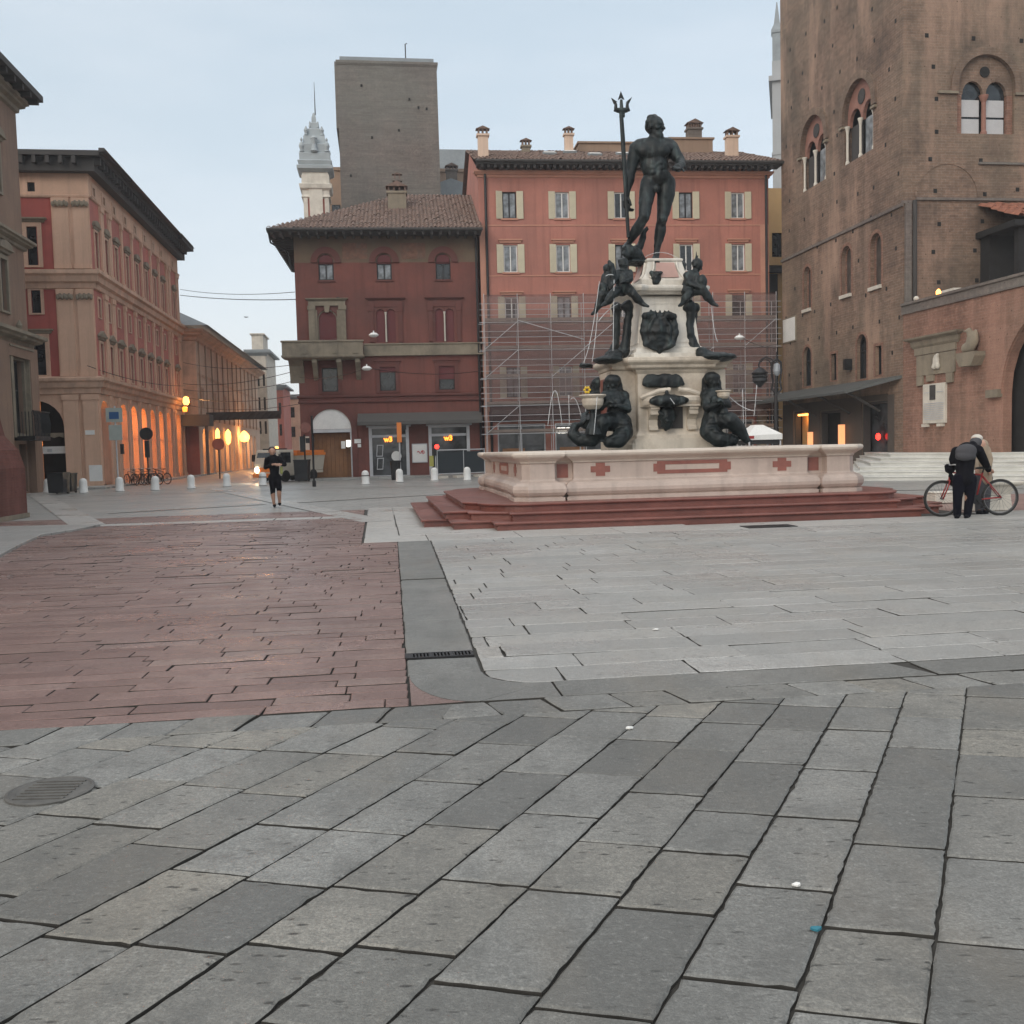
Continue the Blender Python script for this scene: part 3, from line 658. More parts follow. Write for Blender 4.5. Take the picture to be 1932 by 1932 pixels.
for i, x in enumerate(c3):
    o = window(B, I4, x, 12., .9, 1.55, True, .14, 'iron', 'glass', 1, .62, sill=('red_trim', .08, .08, 0), curt=('glass_pale', .58) if i < 2 else None)
    b = MB(); arch_band(b, 0, 1.08, .52, .9, -.1, 0, 14, .04)
    b.obj('arch_hood', K['red_trim'], o)
    b = MB(); b.box(-.4, .4, .06, .1, .97, 1.5); b.obj('head_panel', K['maroon'], o)
# painted frieze panels between the arches
K['fresco'] = mat('faded_fresco', (.20,.105,.075), .9, .35, 3.5, 9, .05, (.13,.11,.09), .7)
for x in (3.62, 7.12): MB().box(x-.75, x+.75, -.012, 0, 13.25, 14.2).obj('frieze_panel', K['fresco'], B)
# piano nobile: stone aedicule and two terracotta twin windows
o = window(B, I4, 1.84, 8.22, 1.18, 2.03, True, .12, 'stone_old', 'maroon', 0, 0, name='balcony_door')
b = MB(); 
for s_ in (-1, 1): b.box(s_*.92-.19, s_*.92+.19, -.16, 0, 0, 2.25); b.box(s_*.92-.24, s_*.92+.24, -.2, 0, 2.0, 2.25); b.box(s_*.66-.07, s_*.66+.07, -.09, 0, 0, 2.0)
b.box(-1.1, 1.1, -.12, 0, 2.25, 2.5); b.cornice(-1.05, 1.05, CORN(2.5, .22, .2)); b.prism([(-.12,1.85), (.12,1.85), (.17,2.24), (-.17,2.24)], -.14, 0)
b.obj('surround', K['stone_old'], o)
for x in c3[1:]:
    o = link('window', MB().box(-.06, .06, -.02, .1, 0, 1.75).mesh('window'), K['stone_old'], B, T(x, 0, 8.25))
    for d in (-.31, .31): link('shutter', cached(('twin',), lambda: (lambda b: (b.prism(outl(.53, 1.995, True), .1, .14), b.mesh('shutter'))[1])(MB())), K['maroon'], o, T(d, 0, 0))
    b = MB()
    for s_ in (-1, 1): b.box(s_*.86-.13, s_*.86+.13, -.1, 0, 0, 2.1); b.box(s_*.86-.17, s_*.86+.17, -.13, 0, 1.85, 2.45)
    b.box(-.7, .7, -.05, 0, 2.12, 2.5); b.cornice(-1.0, 1.0, CORN(2.5, .2, .18))
    b.obj('surround', K['red_trim'], o)
    MB().lathe([(.045,0), (.06,.05), (.045,.1), (.04,1.6), (.07,1.75), (.08,1.8)], 8, (0,-.06,0)).obj('column', K['stone_white'], o)
# stone parapet band and the corner balcony
b = MB(); b.box(3.97, WR, -.16, 0, 7.5, 8.05); b.cornice(3.97, WR, [(.16,8.05), (.22,8.09), (.22,8.16), (0,8.17)], ret0=False); b.cornice(3.97, WR, [(0,7.4), (.2,7.42), (.2,7.5), (.16,7.5)], ret0=False)
b.obj('parapet_band', K['stone_old'], B)
b = MB(); b.box(-.8, 3.95, -1.15, -.97, 7.42, 8.18); b.box(-.8, -.62, -.97, 4, 7.42, 8.18); b.box(3.77, 3.95, -.97, -.17, 7.42, 8.18)
b.cornice(-.8, 3.95, [(0,8.18), (.06,8.2), (.06,8.28), (0,8.3)], y=-1.15, back=.18)
b.cornice(-.8, 3.95, [(-.3,7.2), (0,7.27), (.05,7.34), (.05,7.42), (0,7.43)], y=-1.15, back=1.15)
for x in (.55, 2.3, 3.5): b.box(x-.16, x+.16, -1.19, -1.152, 7.5, 8.15)
b.M = RZ(-PI/2); b.prism([(0,5.85),(.08,6.3),(.35,6.85),(.85,7.19),(0,7.19)], -.5, .35); b.M = Matrix()
bo = b.obj('balcony', K['stone_old'], B)
for x in (1.05, 2.5, 3.6): MB(T(x,0,0) @ RZ(-PI/2)).prism([(0,6.0), (-.0,7.2), (1.0,7.2), (1.0,7.0), (.62,6.7), (.3,6.25)], -.14, .14).obj('bracket', K['stone_old'], bo)
for i, x in enumerate((1.86, 5.35, 8.95)): window(B, I4, x, 5.3, .96, 1.45, False, .15, 'iron', 'glass', 0, .52 if i == 2 else 0, sur=('red_trim', .24, .06), hood=('flat', 'red_trim', 1.4, .3, .14) if i else None, blind=('maroon', .45) if i == 2 else ('maroon', .78) if i == 1 else None)
# portal with its white lunette
o = MB(); rings(o, outl(2.44, 4.17, True, .34, 0), outl(2.44, 4.17, True, 0, -.002), -.07, .0); o = o.obj('portal', K['red_trim'], B, T(1.83, 0, .1))
b = MB(); b.prism([(1.21*math.cos(PI*k/16), 2.95+1.21*math.sin(PI*k/16)) for k in range(17)], .02, .07); b.obj('lunette', K['white_paint'], o)
b = MB(); b.box(-1.21, 1.21, .03, .2, 2.74, 2.94); b.box(-1.21, -1.13, .03, .2, 0, 2.74); b.box(1.13, 1.21, .03, .2, 0, 2.74); b.obj('door_frame', K['steel'], o)
b = MB()
for i in range(9): x = -1.12+i*.25; b.box(x, x+.24, .72+.02*(i % 3), .8, .0, 2.7)
b.obj('inner_door', K['wood'], o)
MB().box(.55, .8, .2, .3, 1.75, 2.2).box(.9, 1.05, .2, .3, 1.8, 2.2).obj('door_notice', K['white_paint'], o)
MB().box(.05-.15, .5, -.12, 0, .1, 2.63).obj('marble_pier', K['stone_white'], B)
# two shop windows under a grey awning
b = MB(); b.add([(3.46,0,3.95),(11.0,0,3.95),(11.0,-1.1,3.42),(3.46,-1.1,3.42),(3.46,-1.1,3.2),(11.0,-1.1,3.2),(3.46,0,3.7),(11.,0,3.7)], [(0,3,2,1),(3,4,5,2),(0,6,4,3),(1,2,5,7),(4,6,7,5)])
b.obj('awning', K['awning'], B)
K['shopglass'] = glassmat('shop_glass', (.05,.055,.06), .05)
for i, (x0, x1) in enumerate(((4.2, 6.4), (7.84, 10.14))):
    b = MB(); rings(b, [(x0-.12,.1),(x1+.12,.1),(x1+.12,3.1),(x0-.12,3.1)], [(x0+.07,.14),(x1-.07,.14),(x1-.07,3.0),(x0+.07,3.0)], -.05, .12); b.box(x0-.25, x1+.25, -.35, .0, 3.1, 3.19)
    s_ = b.obj('shop_window', K['steel'], B)
    MB().box(x0+.05, x1-.05, .2, .24, .14, 3.01).obj('pane', K['shopglass'], s_)
    text('w3', .42, .02, K['neon'], 'neon_sign', s_, T((x0+x1)/2-.05, .1, 2.33), bold=.02)
    MB().box(x0+.08, x1-.08, .12, .16, 2.46, 2.62).obj('shop_fascia', K['steel'], s_)
    if i == 0:
        b = MB(); 
        for z in (.5, 1.3): rings(b, [(4.5,z),(4.88,z),(4.95,z+.72),(4.55,z+.72)], [(4.54,z+.05),(4.85,z+.05),(4.9,z+.67),(4.6,z+.67)], .1, .14)
        b.obj('display_stand', K['steel'], s_)
        b = MB(RX(PI/2)); b.lathe([(.31,-.16),(.31,-.12),(.29,-.11),(.001,-.11)], 24, (5.72, 1.3, 0)); b.box(5.71, 5.73, 1.3, 1.5, -.1, -.095); b.obj('wall_clock', K['white_paint'], s_)
b = MB(); b.box(6.73, 7.57, -.1, -.02, .92, 1.98); p_ = b.obj('poster_panel', K['white_paint'], B)
b = MB(); b.tube([(7.0+.5*i/14, -.115, 1.5+.07*math.sin(i*.9)) for i in range(10)]+[(7.33+.1*math.cos(k*.5-1.5), -.115, 1.5+.1*math.sin(k*.5-1.5)) for k in range(10)], .022, 6); b.obj('poster_mark', plain('poster_red', (.55,.04,.05)), p_)
MB().box(6.68, 7.62, -.08, -.03, .87, 2.03).obj('poster_frame', K['steel'], p_)
b = MB(); b.box(3.2, 3.6, -.08, 0, 2.15, 2.4); b.box(3.25, 3.6, -.06, 0, 1.9, 2.1); b.obj('name_plate', K['white_paint'], B)
b = MB(); b.box(2.72, 2.98, -.4, -.3, 1.95, 2.35); b.obj('lit_box_sign', K['signglow'], B)
# roof
b = MB(); tiles(b, -1.4, 11.3, -1.25, 14.85, .5, lambda x: min(6.5, -1.25+(x+1.42))); b.k = 0
b.add([(-1.4,-1.25,14.8),(-1.4,12,14.8),(6.5,12,18.7),(6.5,6.5,18.7)], [(0,1,2,3)]); b.add([(6.4,6.5,18.72),(11.3,6.5,18.72),(11.3,13,15.4),(6.4,13,15.4)], [(0,1,2,3)])
rf = b.obj('roof', K['tile'], B, fix=False)
b = MB(); b.box(-1.4, 11.25, -1.25, .0, 14.62, 14.72); b.box(-1.4, 0, .0, 12, 14.62, 14.72)
for i in range(24): x = -1.1+i*.52; b.box(x-.07, x+.07, -1.22, 0, 14.46, 14.62)
for i in range(20): b.box(-1.38, 0, .3+i*.55, .44+i*.55, 14.46, 14.62)
b.tube([(-1.4,-1.33,14.75),(11.3,-1.33,14.75)], .09, 8)
b.obj('eaves', K['eave_dark'], rf)
chimney(rf, T(6.25, 3.4, 16.4), 1.15, 1.55, K['stone_old'], pots=3); chimney(rf, T(6.3, 3.9, 18.2), .42, .7, K['brick_tower'], pots=1)
MB().tube([(-.1,-.1,12.5),(-.35,-.3,13.6),(-1.2,-1.2,14.0),(-1.3,-1.3,14.7)], .06, 6).obj('drainpipe', K['iron'], B)
MB().tube([(10.95,-.12,14.5),(10.95,-.12,.3)], .07, 8).obj('drainpipe', K['iron'], B)

# ------------------------------------------------------------------ pink house behind the scaffolding
B = empty('pink_house', RO, RA, 'salmon pink house with cream shutters, its lower half behind scaffolding', 'building')
PX0, PX1 = 11.2, 29.5; cs = (13.08, 16.35, 20.05, 24.15, 27.5); rows_ = ((15.66, 1.6), (12.4, 1.66), (9.25, 1.65), (4.75, 1.85))
ops = [(x-.43, x+.43, z, z+h, False) for x in cs for z, h in rows_]+[(12., 15., .1, 3.1, False), (15.6, 18.8, .1, 3.1, False), (21, 24, .1, 3.1, False), (25, 28.4, .1, 3.1, False)]
b = MB(); wall(b, PX0, PX1, 0, 18.6, ops, .3); b.quad((PX0,14,0),(PX0,0,0),(PX0,0,18.6),(PX0,14,18.6)); b.add([(PX0,0,18.6),(PX0,7,21.6),(PX0,14,18.6)], [(0,1,2)]); b.quad((PX1,0,0),(PX1,14,0),(PX1,14,18.6),(PX1,0,18.6)); b.add([(PX1,0,18.6),(PX1,14,18.6),(PX1,7,21.6)], [(0,1,2)]); b.quad((PX0,.9,0),(PX1,.9,0),(PX1,.9,18.6),(PX0,.9,18.6))
b.obj('wall', K['pink_plaster'], B)
b = MB(); b.cornice(PX0+.02, PX1, CORN(18.1, .28, .4)); b.box(PX0, PX1, -.03, 0, 15.2, 15.28); b.box(PX0, PX1, -.03, 0, 12.15, 12.22); b.box(PX0, PX1, -.04, 0, 8.6, 8.75)
b.box(PX0, PX0+.35, -.025, 0, 0, 15.2); b.box(PX1-.55, PX1, -.025, 0, 0, 15.2); b.obj('trim', K['pink_trim'], B)
for j, (z, h) in enumerate(rows_):
    for i, x in enumerate(cs):
        window(B, I4, x, z, .86, h, False, .14, 'white_paint' if (i+j) % 3 else 'iron', 'glass_pale' if j == 0 and i in (1, 3) or j == 3 else 'glass', 1, 0, shut=('cream_shutter', .41), sill=('pink_trim', .1, .08, 0), hood=('flat', 'pink_trim', 1.15, .22, .16) if j in (1, 2) else None, curt=('glass_pale', .97) if (i*3+j) % 4 != 2 else None)
b = MB(); tiles(b, PX0-.25, PX1+.6, -.95, 18.95, .36, lambda x: 7., rl=.5); b.quad((PX0-.25,7,21.8),(PX1+.6,7,21.8),(PX1+.6,15,19),(PX0-.25,15,19)); rf = b.obj('roof', K['tile'], B)
b = MB(); b.box(PX0-.1, PX1+.55, -.95, 0, 18.68, 18.8)
for i in range(46): x = PX0+.2+i*.4; b.box(x-.08, x+.08, -.85, 0, 18.5, 18.68)
b.tube([(PX0-.2,-1.03,18.85),(PX1+.6,-1.03,18.85)], .09, 8); b.obj('eaves', K['eave_dark'], rf)
sl = lambda y: 18.95+(y+.95)*.36
for x, y in ((16.1, 3.), (18.9, 2.2), (20.9, 3.), (23.9, 3.), (17.7, 4.6)):
    b = MB(T(x, y, sl(y)+.1) @ RX(math.atan(.36))); b.box(-.42, .42, -.35, .35, -.05, .08); o = b.obj('skylight', K['lead'], rf); b2 = MB(b.M); b2.box(-.36, .36, -.29, .29, .08, .1); b2.obj('pane', K['white_paint'], o)
chimney(rf, T(11.6, .5, 19.1), .62, 1.6, K['tan'], pots=2); chimney(rf, T(14.9, 5.6, 21.), .55, .6, K['stone_old'], pots=2); chimney(rf, T(17.7, 5., 20.5), .55, 1.7, K['tan'], pots=2); chimney(rf, T(28.1, 2.8, 20.0), .75, 1.45, K['tan'], pots=2); chimney(rf, T(26.6, 6.2, 21.8), .95, 1.2, K['brick_tower'], pots=5)
b = MB(); b.box(18.6, 24.8, 6.2, 11, 20.6, 22.1); b.box(18.5, 24.9, 6.1, 11.1, 22.1, 22.22); b.box(24.8, 27.8, 5.8, 11, 19.8, 22.3); b.box(24.7, 27.9, 5.7, 11.1, 22.3, 22.42); b.obj('roof_terrace', K['dun'], rf)
MB().tube([(PX0+.42,-.12,18.6),(PX0+.42,-.12,.2)], .08, 8).obj('drainpipe', K['iron'], B); MB().tube([(PX1-.2,-.12,18.6),(PX1-.2,-.12,.2)], .08, 8).obj('drainpipe', K['iron'], B)
b = MB(); b.box(PX0+.3, PX1-.2, -.14, 0, 3.25, 3.9); b.obj('shop_fascia', K['dark'], B)
b = MB(); b.add([(PX0+.4,-.14,4.35),(20.,-.14,4.35),(20.,-1.2,3.95),(PX0+.4,-1.2,3.95),(PX0+.4,-1.2,3.7),(20.,-1.2,3.7)], [(0,3,2,1),(3,4,5,2)]); b.add([(20.5,-.14,4.35),(PX1-.4,-.14,4.35),(PX1-.4,-1.2,3.95),(20.5,-1.2,3.95),(20.5,-1.2,3.7),(PX1-.4,-1.2,3.7)], [(0,3,2,1),(3,4,5,2)]); b.obj('awning', K['awning'], B)
for x0, x1 in ((12., 15.), (15.6, 18.8), (21, 24), (25, 28.4)):
    b = MB(); rings(b, [(x0,.1),(x1,.1),(x1,3.1),(x0,3.1)], [(x0+.08,.18),(x1-.08,.18),(x1-.08,3.02),(x0+.08,3.02)], .03, .12); b.box((x0+x1)/2-.04, (x0+x1)/2+.04, .04, .11, .18, 3.02); s_ = b.obj('shop_window', K['steel'], B)
    MB().box(x0+.05, x1-.05, .14, .18, .12, 3.08).obj('pane', K['shopglass'], s_)
    MB().box(x0+.3, x1-1.3, .1, .13, .6, 1.6).obj('display', K['wood'], s_)
text('GEOX', .46, .03, K['signglow'], 'sign_letters', B, T(16.25, -.3, 2.62), bold=.03)

# ------------------------------------------------------------------ scaffolding
S = empty('scaffolding', RO, RA, 'grey tube scaffolding with plank decks and thin brown netting before the pink house', 'scaffolding')
zs = [2.55, 4.25, 5.9, 7.6, 9.25]; xs_ = [11.25+2.02*i for i in range(10)]
for y in (-1.35, -.55):
    for x in xs_: MB().tube([(x, y, .1), (x, y, 10.9 if y < -1 else 10.4)], .021, 6).obj('standard', K['steel'], S)
for z in zs:
    b = MB()
    for y in (-1.35, -.55):
        b.tube([(xs_[0]-.3, y, z-.06), (xs_[-1]+.3, y, z-.06)], .02, 6)
    for dz in (.38, .7, 1.05): b.tube([(xs_[0]-.3, -1.38, z+dz), (xs_[-1]+.3, -1.38, z+dz)], .016, 6)
    for x in xs_: b.tube([(x, -1.45, z-.12), (x, -.4, z-.12)], .025, 6)
    b.obj('ledger', K['steel'], S)
    b = MB()
    for i in range(len(xs_)-1):
        for q in range(3): b.box(xs_[i]+.02, xs_[i+1]-.02, -1.3+q*.27, -1.05+q*.27, z-.02, z+.03+.004*q)
    b.box(xs_[0], xs_[-1], -1.345, -1.325, z+.04, z+.2); b.obj('deck', mat('scaffold_plank', (.19,.155,.135), .85, .25, 2, 20, .2) if z == zs[0] else bpy.data.materials['scaffold_plank'], S)
for k, z in ((0, 7.6), (0, 5.9), (2, 5.9), (3, 7.6), (0, 2.55), (6, 5.9), (8, 7.6), (4, 4.25)): MB().tube([(xs_[k], -1.41, z), (xs_[k+1], -1.41, z+1.65)], .017, 6).obj('brace', K['steel'], S)
MB().tube([(xs_[1],-1.41,9.3),(xs_[3],-1.41,8.1)], .022, 6).obj('brace', K['steel'], S)
m_, t_, bs = nt('debris_net'); tr = t_.nodes.new('ShaderNodeBsdfTransparent'); mx = t_.nodes.new('ShaderNodeMixShader'); g_ = N(t_, 'TexCoord').outputs['Object']
bs.inputs['Base Color'].default_value = (.12,.075,.072,1); bs.inputs['Roughness'].default_value = .9
L(t_, ramp(t_, noisef(t_, scaled(t_, g_, (.5, 1, 1.3)), 1.2, 3.), .35, .7, .38, .68), mx.inputs[0]); L(t_, tr.outputs[0], mx.inputs[1]); L(t_, bs.outputs[0], mx.inputs[2]); L(t_, mx.outputs[0], t_.nodes['Material Output'].inputs[0])
b = MB()
for z in zs[1:]: b.quad((xs_[0],-1.30,z-.95), (xs_[-1],-1.30,z-.95), (xs_[-1],-1.30,z-.03), (xs_[0],-1.30,z-.03))
b.quad((xs_[0],-1.30,10.3), (xs_[-1],-1.30,10.3), (xs_[-1],-1.30,10.85), (xs_[0],-1.30,10.85)); b.obj('netting', m_, S)
m2, t2, b2_ = nt('thin_mesh'); tr2 = t2.nodes.new('ShaderNodeBsdfTransparent'); mx2 = t2.nodes.new('ShaderNodeMixShader'); b2_.inputs['Base Color'].default_value = (.34,.25,.235,1); b2_.inputs['Roughness'].default_value = .9; gg = N(t2, 'TexCoord').outputs['Object']
L(t2, ramp(t2, noisef(t2, scaled(t2, gg, (.3, 1, .8)), 1., 4.), .3, .7, .1, .32), mx2.inputs[0]); L(t2, tr2.outputs[0], mx2.inputs[1]); L(t2, b2_.outputs[0], mx2.inputs[2]); L(t2, mx2.outputs[0], t2.nodes['Material Output'].inputs[0])
b = MB(); b.quad((xs_[0],-1.42,4.3), (xs_[-1],-1.42,4.3), (xs_[-1],-1.42,10.7), (xs_[0],-1.42,10.7)); b.obj('mesh_sheet', m2, S)

# ------------------------------------------------------------------ brick tower, bell turret and roofs behind
def lot(u, Y, name, label, cat='building', rz=TH, v=330): p = at(u, v, Y); return empty(name, (p.x, p.y, 0), rz, label, cat)
B = lot(735, 88, 'brick_tower', 'tall plain square grey brown brick tower behind the red house')
b = MB(); hw = 4.12; b.ring([(-hw,-hw),(hw,-hw),(hw,hw),(-hw,hw)], [(.1,0),(.05,20),(-.0,33.6),(.1,33.8),(.1,34.)]); b.box(-hw-.22, -hw+.1, -hw+.05, hw-.05, 28.5, 33.9)
R_ = random.Random(4); b.k = 1  # small wall holes, shade drawn as dark squares standing on the brick
for i in range(16): x = R_.uniform(-3.8, 3.8); z = R_.uniform(19, 33); b.box(x-.08, x+.08, -hw-.06, -hw, z-.1, z+.1)
b.obj('wall', [K['brick_tower'], K['dark']], B)
b = MB(); b.box(-3.9, 3.9, -3.9, 3.9, 34., 34.4); b.obj('roof', K['lead'], B); b = MB(); b.tube([(1.6,-3,34.4),(1.6,-3,35.9),(1.75,-3,35.95)], .05, 6); b.obj('antenna', K['iron'], B)
B = lot(596, 78, 'bell_turret', 'slender baroque bell turret with grey lead scrolls and needle spire')
K['spirelead'] = mat('spire_lead', (.36,.40,.42), .7, .15, 1., 8, .1, (.25,.29,.32), .4)
b = MB(); sq = lambda r: [(-r,-r),(r,-r),(r,r),(-r,r)]
b.ring(sq(1.), [(-.07,0),(-.07,23.2)]); b.obj('shaft', K['panel_rose'], B)
b = MB()
for x in (-1, 1): b.box(x*.8-.16, x*.8+.16, -1.02, 1.02, 14, 21.4)
b.box(-.5, .5, -1.1, -.93, 18.6, 22.2); b.prism([(.5*math.cos(PI+PI*k/8), 18.6+.45*math.sin(PI+PI*k/8)) for k in range(9)], -1.1, -.93)
b.ring(sq(1.), [(-.05,21.2),(.1,21.3),(.02,21.5),(.02,21.8),(.2,21.95),(.25,22.25),(.05,22.35),(.05,22.9),(-.05,23.19)]); b.obj('stonework', K['stone_white'], B)
b = MB(); b.ring(sq(1.), [(.05,23.2),(.35,23.4),(.37,23.62),(.2,23.7),(.3,24.0),(.14,24.1),(.16,24.6),(.0,24.7),(.06,25.3),(-.14,25.4),(-.2,26.0),(-.48,26.1),(-.5,26.6),(-.66,26.7),(-.64,27.1),(-.82,27.2),(-.84,27.6),(-.95,27.95)])
for sx_ in (-1, 1):
    for sy_ in (-1, 1): b.lathe([(.06,0),(.2,.1),(.13,.2),(.22,.5),(.17,.7),(.06,.85),(.1,1.),(.02,1.15)], 10, (sx_*.95, sy_*.95, 24.65)); b.lathe([(.05,0),(.16,.1),(.1,.2),(.17,.45),(.04,.75)], 8, (sx_*.6, sy_*.6, 26.0)); b.lathe([(.04,0),(.1,.1),(.05,.5)], 8, (sx_*.3, sy_*.3, 26.7))
b.lathe([(.2,0),(.3,.08),(.22,.2),(.15,.6),(.2,.85),(.27,1.05),(.14,1.2)], 12, (0,-1.15,24.65)); b.obj('lead_cap', K['spirelead'], B)
MB().tube([(.12,0,27.8),(.12,0,30.3)], [.05,.015], 6).obj('needle', K['iron'], B)
B = lot(640, 95, 'back_house', 'grey brown house wall between the bell turret and the tower'); b = MB(); b.box(-1.5, 12.5, 0, 10, 0, 28.3); b.box(-1.6, 12.6, -.15, 10.2, 28.3, 28.6); b.obj('wall', K['dun'], B)
window(B, T(0,-.35,0), -.4, 23.6, .8, 1.5, False, .3, 'iron', 'glass', 0)
B = lot(625, 92, 'back_house', 'narrow pink house wall beside the bell turret'); b = MB(); b.box(-.3, 1.6, 0, 6, 0, 22.4); b.obj('wall', K['panel_rose'], B); MB().box(-.4, 1.7, -.1, 6.1, 22.4, 22.7).obj('roof', K['tile'], B)
B = lot(850, 93, 'back_house', 'pale dormer house with dark chimney behind the red roof'); b = MB(); b.box(-3, 3.4, 0, 8, 0, 25.2); b.obj('wall', K['cream'], B)
b = MB(); b.prism([(-3.4,25.2),(3.6,25.2),(3.6,25.5),(0,26.7),(-3.4,25.5)], -.4, 8); rf = b.obj('roof', K['lead'], B); chimney(rf, T(.1, 0, 25.4), 1.0, 2.0, K['brick_tower'], pots=3)
B = lot(858, 112, 'back_house', 'long grey roofed building right of the tower'); b = MB(); b.box(-6, 6, 0, 14, 0, 31); b.obj('wall', K['dun'], B); b = MB(); b.prism([(-6.3,31),(6.3,31),(6.3,35.),(-6.3,35.)], -.3, 14); b.obj('roof', K['lead'], B)
# grey gothic church corner far behind the brick palace
B = lot(1482, 120, 'gothic_church', 'pale grey stone church corner with a pinnacle far behind the brick palace', rz=math.radians(-16), v=250)
b = MB(); b.box(-1.5, 14, 0, 14, 0, 47); b.box(-1.9, 14, -.4, 14, 44.6, 45.2); 
for z in (18, 27, 36): b.box(-1.6, 14, -.1, 14, z, z+.3)
b.obj('wall', mat('grey_church_stone', (.36,.37,.38), .85, .1, .4, 10, .1, (.25,.26,.27), .4), B)
b = MB(); b.ring(sq(.55), [(0,47),(0,50.2),(.12,50.3),(.12,50.6),(-.2,51.4),(-.5,54.)]); b.obj('pinnacle', K['lead'], B, T(-.9,.6,0))
b = MB(); b.lathe([(5.2*math.cos(k*PI/20)+.01, 47+9*math.sin(k*PI/20)) for k in range(11)], 24, (5.9,6,0)); b.obj('dome', K['lead'], B)
B = lot(1461, 75, 'narrow_house', 'narrow ochre house in the gap beside the brick palace', v=420); b = MB(); wall(b, -1.5, 4, 0, 20.6, [(-.2,.6,15.5,17.3,False)]); b.quad((-1.5,8,0),(-1.5,0,0),(-1.5,0,20.6),(-1.5,8,20.6)); b.obj('wall', mat('ochre_plaster', (.5,.34,.17), .9, .12, .5), B)
window(B, I4, .2, 15.5, .8, 1.8, gl='glass', fr='iron'); b = MB(); b.box(-1.6, 4, -.5, 3, 14.3, 14.8); b.box(-1.45, .1, -.3, 0, 0, 14.2); b.obj('side_awning', K['dark'], B)
# ------------------------------------------------------------------ cream and red arcaded palace on the left
LO = G(196, 919)
B = empty('arcaded_palace', LO, TH, 'cream and red arcaded palace with pilasters, deep dark eaves and lit arcade', 'building')
SD = RZ(PI/2)                                    # the long side, facing the street
X0 = .0; LEN = 24.4; HT = 17.3
ac = [1.02]+[5.2+2.6*i for i in range(6)]+[21.9]; aw = 1.66
wc = [.95, 3.0]+[5.2+2.6*i for i in range(6)]+[22.2]
b = MB(SD); o1_ = [(x-aw/2, x+aw/2, .1, 4.88, True) for x in ac]
b.k = 0; wall(b, X0, LEN, 0, 5.2, o1_, .55)
b.k = 1; wall(b, X0, LEN, 5.2, 11.2, [(x-.3, x+.3, 6.35, 8.1, False) for x in wc]+[(x-.24, x+.24, 9.55, 10.6, False) for x in wc], .25)
wall(b, X0, LEN, 11.2, 16.1, [(x-.3, x+.3, 12.3, 14.3, False) for x in wc], .25)
b.k = 0; wall(b, X0, LEN, 16.1, HT, [(x-.22, x+.22, 16.3, 16.75, False) for x in wc], .25)
# front towards the square
b.M = Matrix(); FO = -14.
b.k = 0; wall(b, FO, 0, 0, 5.2, [(-4.9,-1.95,.1,4.9,True), (-9.4,-6.4,.1,4.9,True)], .55); b.k = 2
wall(b, FO, 0, 5.2, 11.2, [(-3.35,-2.7,6.3,8.35,False), (-7.35,-6.7,6.3,8.35,False), (-3.3,-2.8,9.7,10.95,False)], .25)
wall(b, FO, 0, 11.2, 16.1, [(-3.4,-2.85,12.3,14.4,False), (-7.35,-6.7,12.3,14.4,False)], .25)
b.k = 0; wall(b, FO, 0, 16.1, HT, [(-3.2,-2.8,16.3,16.8,False)], .25)
b.quad((FO,30,0),(FO,0,0),(FO,0,HT),(FO,30,HT)); b.quad((FO,LEN,0),(FO,LEN,HT),(0,LEN,HT),(0,LEN,0))
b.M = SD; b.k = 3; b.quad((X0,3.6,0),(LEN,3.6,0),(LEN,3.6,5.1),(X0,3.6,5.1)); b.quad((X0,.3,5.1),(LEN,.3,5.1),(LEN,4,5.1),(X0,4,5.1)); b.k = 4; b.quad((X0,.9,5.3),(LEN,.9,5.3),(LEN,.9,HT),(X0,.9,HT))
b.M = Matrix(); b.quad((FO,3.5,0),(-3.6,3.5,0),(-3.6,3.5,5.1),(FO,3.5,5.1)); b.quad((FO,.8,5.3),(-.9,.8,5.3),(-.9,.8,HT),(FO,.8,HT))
b.M = SD
b.obj('wall', [K['cream'], K['panel_rose'], K['panel_red'], mat('arcade_inside', (.55,.34,.2), .9, .1), K['dark']], B, T(.4*0, 0, 0))
def side_band(name, prof, m, gap=True):
    q = MB(SD); q.cornice(X0, LEN, prof, ret0=False, ret1=True, back=.2); q.M = Matrix(); q.cornice(FO, 0, prof, ret0=False, ret1=True, back=.2); return q.obj(name, m, B)
side_band('cornice', [(0,5.2), (.12,5.25), (.14,5.5), (.3,5.6), (.34,5.85), (.5,5.95), (.5,6.1), (.1,6.2), (0,6.22)], K['cream_trim'])
side_band('cornice', [(0,11.0), (.12,11.05), (.14,11.3), (.3,11.4), (.34,11.7), (.5,11.8), (.5,12.), (.1,12.08), (0,12.1)], K['cream_trim'])
side_band('frieze', [(0,15.95), (.1,16.0), (.12,16.1), (0,16.15)], K['cream_trim'])
# pilasters
def pil(x, w, z0, z1, o=.12, F=None):
    def f_():
        b = MB(); b.box(-w/2, w/2, -o, 0, .25, z1-z0-.3); b.box(-w/2-.05, w/2+.05, -o-.05, 0, z1-z0-.3, z1-z0); b.box(-w/2-.05, w/2+.05, -o-.05, 0, 0, .25); return b.mesh('pilaster')
    link('pilaster', cached(('pil', w, z1-z0, o), f_), K['cream'], B, (F if F is not None else SD) @ T(x, 0, z0))
LV = ((.1, 5.2), (6.2, 11.0), (12.1, 15.95))
for x in [1.95]+[3.9+2.6*i for i in range(7)]+[20.3, 23.7]:
    for z0, z1 in LV: pil(x, .3 if z0 > 1 else .38, z0, z1)
for x in [2.35, 3.6, 20.75, 23.3]:
    for z0, z1 in LV[1:]: pil(x, .24, z0, z1, .1)
for x in (-1.5, -.46):
    for z0, z1 in LV: pil(x, .82, z0, z1, .14, I4)
for x in (-5.6, -10.):
    for z0, z1 in LV: pil(x, .8, z0, z1, .14, I4)
